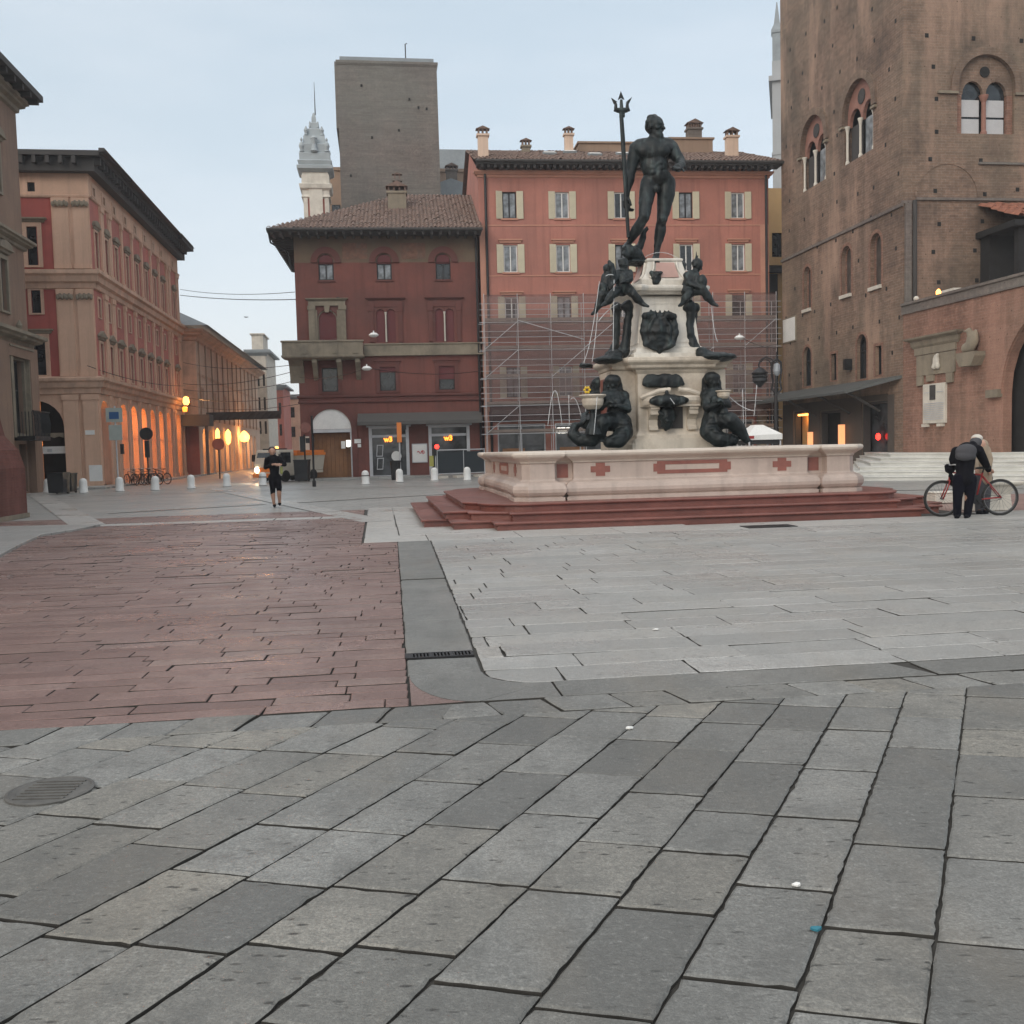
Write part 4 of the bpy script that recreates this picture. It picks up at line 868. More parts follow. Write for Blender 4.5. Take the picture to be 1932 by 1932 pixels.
for z0, z1 in LV[1:]: MB().box(-2.0, .0, -.07, -.002, z0+.02, z1-.02).obj('corner_panel', K['cream'], B)
b = MB()                                              # carved capitals
for x in (-1.5, -.46):
    for z in (10.55, 15.6):
        b = MB()
        for k in range(7): b.ell((x-.36+k*.12, -.2, z+.06*(k % 2)), (.1,.09,.16), 8, 6)
        b.obj('capital', K['stone_old'], B)
for x in wc:
    window(B, SD, x, 6.35, .6, 1.75, False, .15, 'iron', 'glass', 0, .6, sur=('cream_trim', .14, .06), hood=('tri', 'stone_old', .95, .3, .22), sill=('cream_trim', .2, .14, .12))
    window(B, SD, x, 9.55, .48, 1.05, False, .15, 'iron', 'glass', 0, 0, sur=('cream_trim', .1, .05))
    window(B, SD, x, 12.3, .6, 2., False, .15, 'iron', 'glass', 0, .6, sur=('cream_trim', .12, .06), hood=('seg', 'stone_old', .9, .25, .18), sill=('cream_trim', .15, .12, .1))
    window(B, SD, x, 16.3, .44, .45, False, .15, 'iron', 'glass', 0, 0, sur=('cream_trim', .2, .04))
for x in (-3.02, -7.02):
    window(B, I4, x, 6.3, .65, 2.05, False, .15, 'iron', 'glass', 0, .7, sur=('cream_trim', .22, .08), hood=('flat', 'stone_old', 1.1, .35, .25))
    window(B, I4, x-.05, 12.3, .56, 2.1, False, .15, 'iron', 'glass', 0, .7, sur=('cream_trim', .22, .08), hood=('flat', 'stone_old', 1.1, .35, .25))
window(B, I4, -3.05, 9.7, .5, 1.25, False, .15, 'iron', 'glass', 0, .7, sur=('cream_trim', .16, .06)); window(B, I4, -3.0, 16.3, .4, .5, False, .15, 'iron', 'glass', 0)
# eaves with brackets and a low roof
b = MB(); oh = .85
b.prismz([(FO,-oh),(.4+oh,-oh),(.4+oh,LEN+oh),(FO,LEN+oh)], 18.05, 18.3); b.prismz([(FO,-.5),(.9,-.5),(.9,LEN+.5),(FO,LEN+.5)], HT, 18.05)
for i in range(21): b.box(-13.8+i*.68, -13.6+i*.68, -.82, -.5, 17.65, 18.05)
for i in range(36): b.box(.9, 1.2, -.4+i*.7, -.2+i*.7, 17.65, 18.05)
b.box(.4+oh, .4+oh+.3, -oh, 5.3, 18.25, 18.45); b.box(.4+oh, .4+oh+.3, 20.5, LEN+oh, 18.06, 18.5)
ev = b.obj('eaves', K['eave_dark'], B, T(-.4, 0, 0))
b = MB(); b.add([(FO,-oh,18.32),(.4+oh,-oh,18.32),(.4+oh,LEN+oh,18.32),(FO,LEN+oh,18.32),(-6.5,6,20.3),(-6.5,LEN-4,20.3)], [(0,1,4),(1,2,5,4),(2,3,5),(0,4,5,3)]); b.obj('roof', K['tile'], B)
# things in the arcade
b = MB(SD)
for x in ac: b.box(x-.72, x+.72, .62, .72, 2.95, 3.05)
b.obj('arcade_sign', K['dark'], B)
ml = K['lamp']
def spot(loc, e, col=(1., .46, .15), size=.15, parent=None):
    l = bpy.data.lights.new('lamp_light', 'POINT'); l.energy = e; l.color = col; l.shadow_soft_size = size
    o = bpy.data.objects.new('lamp_light', l); COL.objects.link(o); o.location = loc
    if parent: o.parent = parent
    return o
for i, x in enumerate((2.0, 6.5, 9.1, 14.3, 19.6)):
    o = MB(T(-2.3, x, 4.2)).lathe([(.02,.5),(.02,.25),(.1,.2),(.16,.05),(.1,-.12),(.02,-.15)], 10).obj('arcade_lamp', ml, B)
    spot((-2.2, x, 3.6), 330, (1., .38, .09), parent=B)
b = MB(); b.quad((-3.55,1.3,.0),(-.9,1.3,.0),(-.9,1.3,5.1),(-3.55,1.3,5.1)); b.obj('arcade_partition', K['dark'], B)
window(B, T(0,3.4,0), -3.4, .1, 2.6, 2.9, False, .1, 'dark', 'glass', 1, .7, name='shop_front')
MB().box(-4.85, -2.0, .3, .45, 1.95, 2.35).obj('shop_sign', K['white_paint'], B); MB().box(-4.55, -4.0, .28, .299, 2.08, 2.2).box(-3.75, -3.5, .28, .299, 2.1, 2.2).box(-3.0, -2.75, .28, .299, 2.05, 2.22).obj('sign_marks', K['steel'], B)
b = MB(); b.prism([(-4.8,3.1)]+[(-4.8+.25*i, 2.9-(.08 if i % 2 else 0)) for i in range(12)]+[(-2.05,3.1)], .15, .2); b.obj('valance', K['stone_old'], B)
MB().box(-3.6, -3.45, .35, .4, 2.4, 2.75).obj('lit_notice', K['neon'], B)
MB().box(-.8, -.3, -.17, -.142, 2.95, 3.2).obj('street_plaque', K['white_paint'], B)
MB().box(-.7, -.0, -.17, -.142, .35, 1.25).obj('wall_poster', K['white_paint'], B)
b = MB(); b.box(.9, 1.1, 22.2, 23.4, 5.6, 5.9)
o = MB(T(.9, 20.5, 5.65)).lathe([(.05,.55),(.2,.45),(.25,.1),(.15,-.1)], 10).obj('cornice_lamp', K['lamp'], B); spot((1.5, 20.5, 5.8), 80, parent=B)
b = MB(T(.9, 19.9, 5.2)); b.lathe([(.1,.2),(.2,.1),(.15,-.2)], 8); b.obj('cornice_lamp', K['neon'], B)

# ------------------------------------------------------------------ far side of the street
p = at(378, 880, 80); B = empty('street_house', (p.x, p.y, 0), TH, 'long tan house with drainpipes and lit portico beyond the arcaded palace', 'building')
b = MB(SD); Ls = 42.; wall(b, 0, Ls, 0, 11.6, [(1.6+3.1*i, 3.6+3.1*i, .1, 3.9, True) for i in range(12)]+[(2.1+3.1*i, 2.8+3.1*i, 5.7, 7.2, False) for i in range(0, 12, 2)], .3); b.M = Matrix(); b.k = 1; wall(b, -9, 0, 0, 11.6, [], .2); b.k = 2; b.M = SD; b.quad((0,3,0),(Ls,3,0),(Ls,3,4),(0,3,4)); b.quad((0,.5,4.2),(Ls,.5,4.2),(Ls,.5,11),(0,.5,11)); b.k = 0; b.quad((Ls,0,0),(Ls,12,0),(Ls,12,11.6),(Ls,0,11.6))
b.obj('wall', [K['tan'], K['panel_rose'], K['tan']], B)
b = MB(SD); b.cornice(0, Ls, CORN(10.9, .8, .9), ret0=False); b.box(0, Ls, -.06, 0, 4.6, 4.9); b.box(0, Ls, -.05, 0, 8.2, 8.4); b.M = Matrix(); b.cornice(-9, 0, CORN(10.9, .8, .9), ret0=False); b.box(-1.5, .06, -.1, 0, 4.9, 10.9); b.obj('cornice', K['cream_trim'], B)
b = MB(SD)
for i in range(13): x = .9+3.1*i; b.tube([(x,-.12,11),(x,-.12,4.6)], .06, 6)
b.obj('drainpipe', K['dun'], B)
for i in range(0, 12, 2): window(B, SD, 2.45+3.1*i, 5.7, .7, 1.5, False, .12, 'cream_trim', 'glass_pale', 1, 0, sur=('cream_trim', .14, .06))
b = MB(); b.add([(-9,-1.3,12.),(1.3,-1.3,12.),(1.3,Ls,12.),(-9,Ls,12.),(-4,4,14.8),(-4,Ls,14.8)], [(0,1,4),(1,2,5,4),(0,4,5,3),(2,3,5)]); b.obj('roof', K['lead'], B)
b = MB(); b.prismz([(-5,-2.),(1.2,-2.),(1.2,0),(-5,0)], 4.0, 4.9); b.box(-5, -4.8, -1.9, -1.7, .1, 4); b.box(.8, 1.0, -1.9, -1.7, .1, 4.); b.obj('front_canopy', K['awning'], B)
b = MB(T(.35, 7.2, 3.3)); b.lathe([(.02,.75),(.17,.5),(.2,0),(.14,-.5),(.02,-.65)], 12); b.obj('fanlight_lamp', K['lamp'], B); b = MB(T(.35, 13.4, 3.3)); b.lathe([(.02,.8),(.25,.5),(.28,0),(.2,-.5),(.02,-.7)], 12); b.obj('fanlight_lamp', K['lamp'], B)
for y in (3, 9, 15, 22, 30): spot((-1.4, y, 3.0), 260, parent=B)
b = MB(SD)
for x in (24, 26.5): b.tube([(x,-.1,4.2),(x,-.7,4.4),(x,-.7,3.9)], .05, 6)
p = at(461, 826, 104); o = MB().lathe([(.02,.75),(.2,.65),(.5,.3),(.55,0),(.4,-.35),(.05,-.45)], 14).obj('hanging_lamp', K['lamp']); o.location = p; tag(o, 'large bright warm lamp hanging over the far street', 'street lamp'); spot((p.x+.9, p.y-1., p.z), 350)
for (u0, u1, v0, v1, Y, m_, nm, lab) in ((470, 500, 664, 890, 124, 'stone_white', 'far_house', 'pale tall house with flat roof terrace far down the street'), (496, 532, 730, 890, 138, 'panel_rose', 'far_house', 'pinkish house beyond the tan street house'), (520, 600, 748, 890, 152, 'cream', 'far_house', 'cream house with a long sloping eave at the street end')):
    p, q = at(u0, v0, Y), at(u1, v0, Y); B = empty(nm, (p.x, p.y, 0), TH, lab, 'building'); w_ = (q-p).length; h_ = p.z
    b = MB(); n = 3 if w_ < 5 else 4; ops = [(w_*(i+.3)/n, w_*(i+.7)/n, z, z+1.6, False) for i in range(n) for z in (4.2, 7.2, 10.2) if z+2 < h_]
    wall(b, 0, w_, 0, h_, ops, .2); b.box(0, w_, .3, 12, 0, h_-.05); b.obj('wall', K[m_], B)
    b = MB(); b.cornice(0, w_, CORN(h_-.5, .6, .5)); b.box(-.6, w_+.6, -.6, 12, h_+.03, h_+.25); b.obj('roof', K['lead'], B)
    for o_ in ops: window(B, I4, (o_[0]+o_[1])/2, o_[2], o_[1]-o_[0], 1.6, False, .1, 'iron', 'glass', 1)
    if m_ == 'stone_white':
        b = MB(); b.box(.3, w_-.3, .5, 6, h_+.25, h_+2.2); b.box(.1, w_-.1, .3, 6.2, h_+2.2, h_+2.35); b.obj('roof_terrace', K['stone_white'], B)
# dark banner net strung across the street
p = at(374, 780, 84); q = at(529, 778, 84); b = MB(); b.box(0, (q-p).x, -.15, .15, -.62, .05); n_ = 12
for i in range(n_): x = (q-p).x*i/n_; b.tube([(x,-.2,-.6),(x+.6,-.2,.0)], .05, 5)
o = b.obj('banner_truss', K['eave_dark']); o.location = p; tag(o, 'long dark horizontal truss banner hung across the street entrance', 'banner')

# ------------------------------------------------------------------ brown palace at the left edge with its brick scarp
q = W(-17.05, 52.1); B = empty('brown_palace', q, TH, 'brown plastered palace wall with aedicule windows at the left edge', 'building')
b = MB(SD); ops = [(-3.55,-2.75,14.1,16.2,False), (-3.4,-2.6,8.6,11.0,False), (-2.9,-1.2,2.9,6.4,False), (-2.1,-1.2,.1,2.4,False)]+[(-3.55-6.5*i,-2.75-6.5*i,14.1,16.2,False) for i in (1,2)]+[(-3.4-6.5*i,-2.6-6.5*i,8.6,11.,False) for i in (1,2)]
wall(b, -30, 0, 0, 19.4, ops, .3); b.M = Matrix(); b.quad((0,0,0),(-14,0,0),(-14,0,19.4),(0,0,19.4)); b.M = SD; b.k = 1; b.quad((-30,.6,0),(0,.6,0),(0,.6,19),(-30,.6,19)); b.obj('wall', [mat('brown_plaster', (.25,.165,.12), .9, .2, .4, 12, .2, (.17,.115,.09), .6, .5), K['dark']], B)
b = MB(SD); b.box(-30, -3.7, -.35, -.002, 0, 7.1); b.box(-.95, .12, -.35, -.002, 0, 7.1); b.box(-3.7, -.95, -.35, -.002, 6.5, 7.1); b.obj('lower_wall', bpy.data.materials['brown_plaster'], B); b = MB(SD); b.cornice(-30, .0, CORN(11.9, .5, .5), back=.1); b.cornice(-30, .05, CORN(7.1, .7, .65), back=.1); b.cornice(-30, 0, CORN(18.6, .5, .7), back=.1); b.obj('cornice', K['stone_old'], B)
b = MB(); b.prismz([(-2,-30),(1.05,-30),(1.05,.9),(-2,1.2)], 19.45, 19.75); 
for i in range(28): b.box(.1, .95, -28+i*1.05, -27.8+i*1.05, 19.2, 19.45)
b.obj('eaves', K['eave_dark'], B)
for i in (0, 1, 2):
    window(B, SD, -3.15-6.5*i, 14.1, .8, 2.1, False, .2, 'iron', 'glass', 1, .6, sur=('stone_old', .2, .1), hood=('seg', 'stone_old', 1.2, .4, .3))
    window(B, SD, -3.0-6.5*i, 8.6, .8, 2.4, False, .2, 'iron', 'glass', 1, .6, sur=('stone_old', .2, .1), hood=('seg', 'stone_old', 1.2, .4, .3))
o = window(B, SD, -2.05, 2.9, 1.7, 3.5, False, .25, 'iron', 'dark', 2, .6, sur=('stone_old', .25, .12), hood=('flat', 'stone_old', 2.4, .5, .4), name='balcony_door')
b = MB(); 
for s_ in (-1, 1): b.box(s_*1.2-.16, s_*1.2+.16, -.3, 0, -.2, 3.9)
b.lathe([(.2,0),(.32,.1),(.3,.3),(.1,.5),(.16,.7),(.02,.95)], 10, (0,-.3,4.45)); b.obj('aedicule', K['stone_old'], o)
b = MB(); b.box(-1.1, 1.1, -1.1, -.15, -.35, -.15); 
for i in range(16): b.tube([(-1.05+i*.14,-1.08,-.15),(-1.05+i*.14,-1.14,.45),(-1.05+i*.14,-1.05,1.)], .02, 5)
for s_ in (-1, 1):
    for i in range(6): b.tube([(s_*1.07,-.25-i*.15,-.15),(s_*1.07,-.25-i*.15,1.)], .02, 5)
b.box(-1.12, 1.12, -1.12, -1.02, 1., 1.05); b.obj('balcony', K['iron'], o)
q = W(-9.92, 29.45); B = empty('brick_scarp', q, TH, 'dark red brick sloping scarp wall at the left edge of the square', 'wall')
b = MB(SD); pr_ = [(0,0),(0,1.4),(.13,1.9),(.45,2.3),(.68,3.55),(.9,5.0),(1.3,7.2)]
for (o0, z0), (o1_, z1) in zip(pr_[:-1], pr_[1:]): b.quad((-22,o0,z0),(0-o0*.25,o0,z0),(0-o1_*.25,o1_,z1),(-22,o1_,z1)); b.quad((0-o0*.25,o0,z0),(0-o0*.25,6,z0),(0-o1_*.25,6,z1),(0-o1_*.25,o1_,z1))
b.quad((-22,1.3,7.2),(-.32,1.3,7.2),(-.32,6,7.2),(-22,6,7.2)); b.obj('wall', K['brick_scarp'], B)
b = MB(SD); b.box(-22, .03, -.05, .3, 0, .12); b.obj('plinth', K['stone_old'], B)

# ------------------------------------------------------------------ medieval brick palace on the right
CO = at(1703, 858, 48.1); CO.z = -.48
B = empty('brick_palace', CO, TH, 'huge medieval brown brick palace with gothic windows and putlog holes', 'building'); B.scale = (1.3,)*3
SL = RZ(-PI/2)                                   # side towards the fountain; x runs towards the viewer
HP = 25.
gw = [(-7.55, 13.0), (-3.45, 13.05)]             # gothic twin windows
lan = [(-8.2, 7.6, .75, 1.9), (-4.45, 7.66, .85, 2.0), (-2.0, 7.6, .85, 2.05)]
lw = [(-8.25, 4.1, .82, 1.8, True), (-5.6, 4.18, .5, 1.14, False), (-3.15, 4.06, .82, 1.8, True), (-1.8, 4.12, .5, 1.14, False)]
ops = [(x-1.15, x+1.25, z-.1, z+3.0, True) for x, z in gw]+[(x-w/2, x+w/2, z, z+h, True) for x, z, w, h in lan]+[(x-w/2, x+w/2, z, z+h, a_) for x, z, w, h, a_ in lw]
ops += [(-9.75,-8.1,.1,3.0,False), (-6.9,-4.95,.1,2.9,False), (-3.1,-1.05,.1,3.1,False)]
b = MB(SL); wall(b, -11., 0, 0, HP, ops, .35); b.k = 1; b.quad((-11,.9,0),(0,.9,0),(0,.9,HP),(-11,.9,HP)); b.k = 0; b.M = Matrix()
fo = [(2.15, 4.45, 12.88, 15.75, True)]
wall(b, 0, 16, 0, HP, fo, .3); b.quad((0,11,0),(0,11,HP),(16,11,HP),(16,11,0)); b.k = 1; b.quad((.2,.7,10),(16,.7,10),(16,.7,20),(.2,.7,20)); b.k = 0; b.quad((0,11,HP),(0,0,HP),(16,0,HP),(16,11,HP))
R_ = random.Random(9); b.k = 1  # putlog holes as raised dark squares, their inner shade put into the colour
for i in range(7):
    for j in range(12):
        x, z = -10.2+i*1.55+R_.uniform(-.35,.35)+(.4 if j % 2 else 0), 4.8+j*1.35+R_.uniform(-.15,.15)
        if any(o_[0]-.25 < x < o_[1]+.25 and o_[2]-.2 < z < o_[3]+.3 for o_ in ops): continue
        b.M = SL; b.box(x-.05, x+.05, -.012, .004, z-.075, z+.075)
b.M = Matrix()
for i in range(6):
    for j in range(9):
        x, z = 1.2+i*1.85+R_.uniform(-.3,.3), 7.4+j*1.12+R_.uniform(-.1,.1)
        if 1.7 < x < 5. and 12.6 < z < 16.2: continue
        b.box(x-.07, x+.07, -.012, .004, z-.075, z+.075)
b.obj('wall', [K['brick_old'], K['dark']], B)
K['duskglass'] = glassmat('dusk_glass', (.075,.065,.058), .35); K['terra'] = mat('terracotta', (.30,.15,.115), .85, .15, 1.5, 20, .15, (.24,.11,.085), .5)
for x, z in gw:
    o = MB(); arch_band(o, 0, 1.85, 1.2, 1.5, -.1, .02, 18, .2)
    o = o.obj('gothic_window', K['brick_old'], B, SL @ T(x+.05, 0, z-.1))
    b = MB(); tz = [(1.19*math.cos(PI*k/16), 1.9+1.19*math.sin(PI*k/16)) for k in range(17)]
    low_ = [(-1.19,1.5)]+[(-.56-.5*math.cos(PI*k/8), 1.5+.62*math.sin(PI*k/8)) for k in range(9)]+[(.56-.5*math.cos(PI*k/8), 1.5+.62*math.sin(PI*k/8)) for k in range(9)]+[(1.19,1.5)]
    b.prism(tz+low_, .16, .3); b.obj('tympanum', K['terra'], o)
    b = MB(RX(PI/2)); b.lathe([(.3,-.15),(.3,-.13),(.22,-.12),(.001,-.12)], 16, (0,2.42,0)); b.obj('roundel', K['eave_dark'], o)
    for dx in (-1.1, 0, 1.1): MB().lathe([(.09,0),(.09,.1),(.055,.18),(.05,1.25),(.08,1.42),(.11,1.5),(.11,1.56)], 10, (dx, .1, 0)).obj('column', K['stone_white'], o)
    MB().box(-1.05, -.12, .26, .3, 0, 1.5).obj('shutter', K['eave_dark'], o); MB().box(.12, 1.05, .26, .3, 0, 1.5).obj('pane', K['glass_pale'], o)
    for s_ in (-1, 1): MB().box(s_*1.32-.16, s_*1.32+.16, -.12, .1, 1.5, 1.6).obj('impost', K['stone_old'], o)
for x, z, w, h in lan: 
    o = window(B, SL, x, z, w, h, True, .22, 'brick_low', 'duskglass', 0, 0, sur=('brick_low', .14, .012), name='blind_window'); MB().box(-w/2-.05, w/2+.05, -.1, .3, -.14, -.002).obj('sill', K['stone_white'], o)
for x, z, w, h, a_ in lw: window(B, SL, x, z, w, h, a_, .2, 'iron', 'glass', 0, .62 if a_ else 0, sur=('brick_low', .12, .012))
# twin-light window of the front
o = MB(); arch_band(o, 0, 1.72, 1.14, 1.42, -.1, .02, 18, .22); o = o.obj('twin_window', K['brick_old'], B, T(3.3, 0, 12.88))
b = MB(); low_ = [(-1.14,1.45)]+[(-.47-.42*math.cos(PI*k/8), 1.45+.5*math.sin(PI*k/8)) for k in range(9)]+[(.47-.42*math.cos(PI*k/8), 1.45+.5*math.sin(PI*k/8)) for k in range(9)]+[(1.14,1.45)]
b.prism([(1.14*math.cos(PI*k/16), 1.72+1.14*math.sin(PI*k/16)) for k in range(17)]+low_, .1, .24); b.obj('tympanum', K['brick_old'], o)
b = MB(RX(PI/2)); b.lathe([(.2,-.09),(.2,-.07),(.001,-.07)], 16, (0,2.28,0)); b.obj('roundel', K['dark'], o)
for s_ in (-1, 1): MB().box(s_*1.03-.11, s_*1.03+.11, .1, .28, 0, 1.445).obj('jamb', K['brick_low'], o)
b = MB(); b.lathe([(.12,0),(.12,.1),(.085,.16),(.08,1.2),(.15,1.35),(.17,1.45)], 10, (0,.14,0)); b.obj('column', K['terra'], o)
for s_ in (-1, 1): MB().box(s_*1.55-.4, s_*1.55+.4, -.1, .0, 1.42, 1.52).obj('impost', K['stone_old'], o)
for s_ in (-1, 1):
    q = MB().box(s_*.5-.36, s_*.5+.36, .22, .25, 0, .6).box(s_*.5-.36, s_*.5+.36, .22, .25, .68, 1.3).obj('blind', K['steel'] if 0 else K.setdefault('greyblind', mat('grey_blind', (.5,.5,.51), .8, .08, 2.)), o)
    MB().box(s_*.5-.4, s_*.5+.4, .27, .29, 0, 1.9).obj('pane', K['glass'], o)
# ledges, blind arch, drainpipe, putlog holes
b = MB(SL); b.box(-11., .05, -.07, 0, 10.2, 10.32); b.M = Matrix(); b.box(.5, 16, -.08, 0, 10.42, 10.52); b.box(3.0, 16, -.08, 0, 11.75, 11.83); b.box(-.06, .5, -.05, 0, 10.3, 10.4); b.obj('ledge', K['brick_tower'], B)
b = MB(); arch_band(b, 1.78, 10.55, 1.2, 1.32, -.02, .01, 20); b.obj('blind_arch', K['brick_old'], B)
b = MB(); b.tube([(.42,-.1,10.4),(.42,-.1,6.5)], .08, 8); b.obj('drainpipe', K['eave_dark'], B); MB().box(.06, .3, -.1, 0, 6.2, 10.3).obj('corner_buttress', K['brick_tower'], B)
b = MB(SL); b.box(-10.8, -9.45, -.06, 0, 6.35, 7.42); o = b.obj('memorial_plaque', K['white_paint'], B)
b = MB(SL); b.box(-10.86, -9.39, -.045, -.001, 6.29, 7.48); b.obj('plaque_frame', K['stone_old'], o)
b = MB(SL); b.box(-4.15, -3.95, -.3, 0, 4.5, 4.95); b.obj('wall_lantern', K['iron'], B)
# canopy over the shop fronts
b = MB(SL); b.add([(-11.3,-.0,3.98),(-.06,0,3.98),(-1.5,-1.55,3.5),(-12.,-1.55,3.5),(-11.3,0,3.86),(-.06,0,3.86),(-1.5,-1.55,3.4),(-12.,-1.55,3.4)], [(0,3,2,1),(4,5,6,7),(3,7,6,2),(1,2,6,5),(0,4,7,3)])
for i in range(30): x = -11.8+i*.35; b.box(x-.02, x+.02, -1.5, -.1, 3.35, 3.42) if 0 else None
o = b.obj('canopy', mat('slate_canopy', (.085,.09,.088), .7, .25, 1.5, 10, .3, (.05,.055,.05), .5), B)
for x in (-11., -7.3, -4.1, -1.6): MB(SL).tube([(x,-.05,2.7),(x,-1.35,3.42),(x,-1.45,3.42),(x,-.05,3.8)], .05, 6).obj('bracket', K['eave_dark'], o)
for x0, x1, z1, gl in ((-9.75,-8.1,3.,'warmlit'), (-6.9,-4.95,2.9,'dark'), (-3.1,-1.05,3.1,'shopglass')):
    if gl == 'warmlit': K[gl] = mat('warm_lit_wall', (.5,.3,.12), .8, .15, 1.)  # the shop's warm light is put into this pane colour
    b = MB(SL); rings(b, [(x0+.003,.1),(x1-.003,.1),(x1-.003,z1-.003),(x0+.003,z1-.003)], [(x0+.1,.15),(x1-.1,.15),(x1-.1,z1-.1),(x0+.1,z1-.1)], .03, .3); o = b.obj('shop_front', K['eave_dark'], B); MB(SL).box(x0+.05, x1-.05, .4, .45, .1, z1-.05).obj('pane', K[gl], o)
K['shadepier'] = mat('dark_shaded_shop_front', (.085,.07,.06), .7, .2, 2, 20, .1)  # dark shop front, with the canopy's shade also put into its brown
for x0, x1, z0, z1 in ((-10.95,-9.75,.05,3.35), (-8.1,-6.9,.05,3.35), (-4.95,-3.1,.05,3.35), (-1.05,-.6,.05,3.3), (-9.74,-8.11,3.01,3.35), (-6.89,-4.96,2.91,3.35), (-3.09,-1.06,3.11,3.35)): MB(SL).box(x0, x1, -.03, -.001, z0, z1).obj('shaded_shop_panel', K['shadepier'], B)
o = MB(SL).box(-9.4, -8.4, .05, .18, 2.78, 2.86).obj('lamp_strip', K['lamp'], B); spot((.35, 8.9, 2.6), 40, parent=B)
b = MB(SL); b.box(-7.72, -7.46, -.25, -.1, .9, 2.0); b.obj('lit_sign', K['signwarm'], B); b = MB(SL); b.box(-4.62, -4.36, -.3, -.12, .9, 2.25); b.obj('lit_sign', K['signwarm'], B)
b = MB(SL @ T(-2.2, .2, 1.7)); b.ell((0,0,0), (.18,.05,.14)); b.obj('neon_sign', K['redlamp'], B)
b = MB(SL); b.lathe([(.34,0),(.34,.2),(.27,.3)]+[(.27 if k % 2 else .24, .3+.12*k) for k in range(24)]+[(.35,3.1),(.38,3.35)], 14, (-11.45,-.9,.1)); b.obj('banded_column', K['stone_old'], B)
# tiled lean-to over the terrace
b = MB(T(0,0,0)); tiles(b, 3.0, 16, -2.3, 9.35, .42, lambda x: -.01, pitch=.3, amp=.055, rl=.35); o = b.obj('lean_to_roof', K['tile_red'], B)
b = MB(); b.box(2.9, 16, -2.3, -.02, 9.0, 9.22); b.box(3.2, 3.45, -2.1, -1.85, 6.5, 9.0); b.box(6.3, 6.55, -2.1, -1.85, 6.5, 9.); b.prism([(3.4,8.1),(3.6,8.1),(4.9,9.0),(4.5,9.)], -2.05, -1.9); b.box(3.1, 16, -.6, -.02, 6.5, 9.0); b.obj('timber_and_shade', K['dark'], o)  # posts and brace, plus a black slab painted as the shade beneath the roof
# lower brick wing with the great arch
LW = RZ(-PI/2+math.radians(2.5)); b = MB(LW)
wall(b, .03, 14, .3, 6.2, [(5.62, 10.8, .3, 5.55, True)], .32); b.quad((.03,1.2,.3),(14,1.2,.3),(14,1.2,6.2),(.03,1.2,6.2)) if 0 else None
b.M = Matrix(); b.prismz([((LW @ Vector(p))[0], (LW @ Vector(p))[1]) for p in ((.03,.02,0),(14,.02,0),(14,8,0),(.03,5,0))], 6.0, 6.19)
b.obj('lower_wall', K['brick_low'], B)
b = MB(LW); b.box(.0, 14, -.06, .5, 6.2, 6.62); b.box(.0, 14, -.12, .5, 6.52, 6.6); o = b.obj('parapet', K['brick_tower'], B)
b = MB(LW); arch_band(b, 8.2, 2.96, 2.6, 3.0, -.06, .01, 24); b.obj('arch_ring', K['brick_low'], B)
b = MB(LW); b.box(5.0, 5.6, -.18, .0, 2.85, 3.1); b.box(5.05, 6.1, .02, .5, 2.85, 3.08) if 0 else None; b.obj('impost', K['stone_old'], B)
b = MB(LW); b.quad((5.3,.5,.3),(11.2,.5,.3),(11.2,.5,6.),(5.3,.5,6.)); b.obj('gate_shade', K['dark'], B); b = MB(LW); b.box(6.45, 6.6, .4, .46, .9, 2.9); b.obj('gate_banner', plain('deep_red', (.18,.01,.015)), B)  # flat dark sheet, the gateway's inner shade put into its colour
b = MB(LW); b.cornice(.72, 3.35, [(.02,4.85),(.08,4.95),(.1,5.1),(.26,5.18),(.28,5.24),(0,5.27)], back=.0); b.box(.85, 3.25, -.07, 0, 4.6, 4.85); b.box(.95, 3.2, -.05, 0, 3.85, 4.58); o = b.obj('carved_tablet', K['stone_old'], B)
for x0, x1, z0, z1 in ((1.0, 1.35, 3.5, 3.84), (1.6, 2.0, 3.62, 3.84), (2.75, 3.1, 3.5, 3.84)): MB(LW).box(x0, x1, -.08, 0, z0, z1).obj('small_plaque', K['stone_old'], o)
blob('carving', [('e', (2.2,-.08,4.3), (.16,.1,.25)), ('c', (2.1,-.1,4.1), (2.3,-.1,4.5), .09, .07), ('e', (2.32,-.1,4.12), (.1,.08,.12))], .03, K['stone_white'], o, LW)
b = MB(LW); b.box(1.42, 2.72, -.09, 0, 2.12, 3.52); b.box(1.5, 1.7, -.2, 0, 2.0, 2.1); b.box(2.4, 2.6, -.2, 0, 2.0, 2.1); o = b.obj('measures_plaque', K['stone_white'], B)
b = MB(LW); b.box(1.85, 2.18, -.11, -.091, 2.95, 3.47); b.obj('dark_slot', K['eave_dark'], o)
b = MB(LW)
for k in range(9): b.box(1.5, 2.64, -.1, -.092, 2.25+k*.07, 2.28+k*.07)
b.box(1.5, 1.8, -.1, -.092, 3.2, 3.23); b.box(2.25, 2.6, -.1, -.092, 3.2, 3.23); b.obj('plaque_lines', K['steel'], o)
b = MB(LW); b.prism([(3.75,4.25),(3.95,3.95),(4.55,3.95),(4.75,4.25),(4.75,4.4),(3.75,4.4)], -.4, 0); o = b.obj('stone_bracket', K['stone_old'], B)
blob('eagle_carving', [('e',(4.3,-.2,4.7),(.2,.15,.32)), ('e',(4.12,-.25,4.55),(.22,.14,.18)), ('c',(4.3,-.2,4.9),(4.22,-.22,5.12),.13,.1), ('e',(4.45,-.15,4.85),(.1,.1,.3)), ('c',(4.2,-.3,5.12),(4.1,-.38,5.1),.05,.02)], .04, K['stone_old'], o, LW)
b = MB(); b.M = LW; b.lathe([(.02,.0),(.08,.03),(.09,.15),(.03,.24)], 10, (1.75,.3,6.64)); b.obj('parapet_lamp', K['lamp'], B)
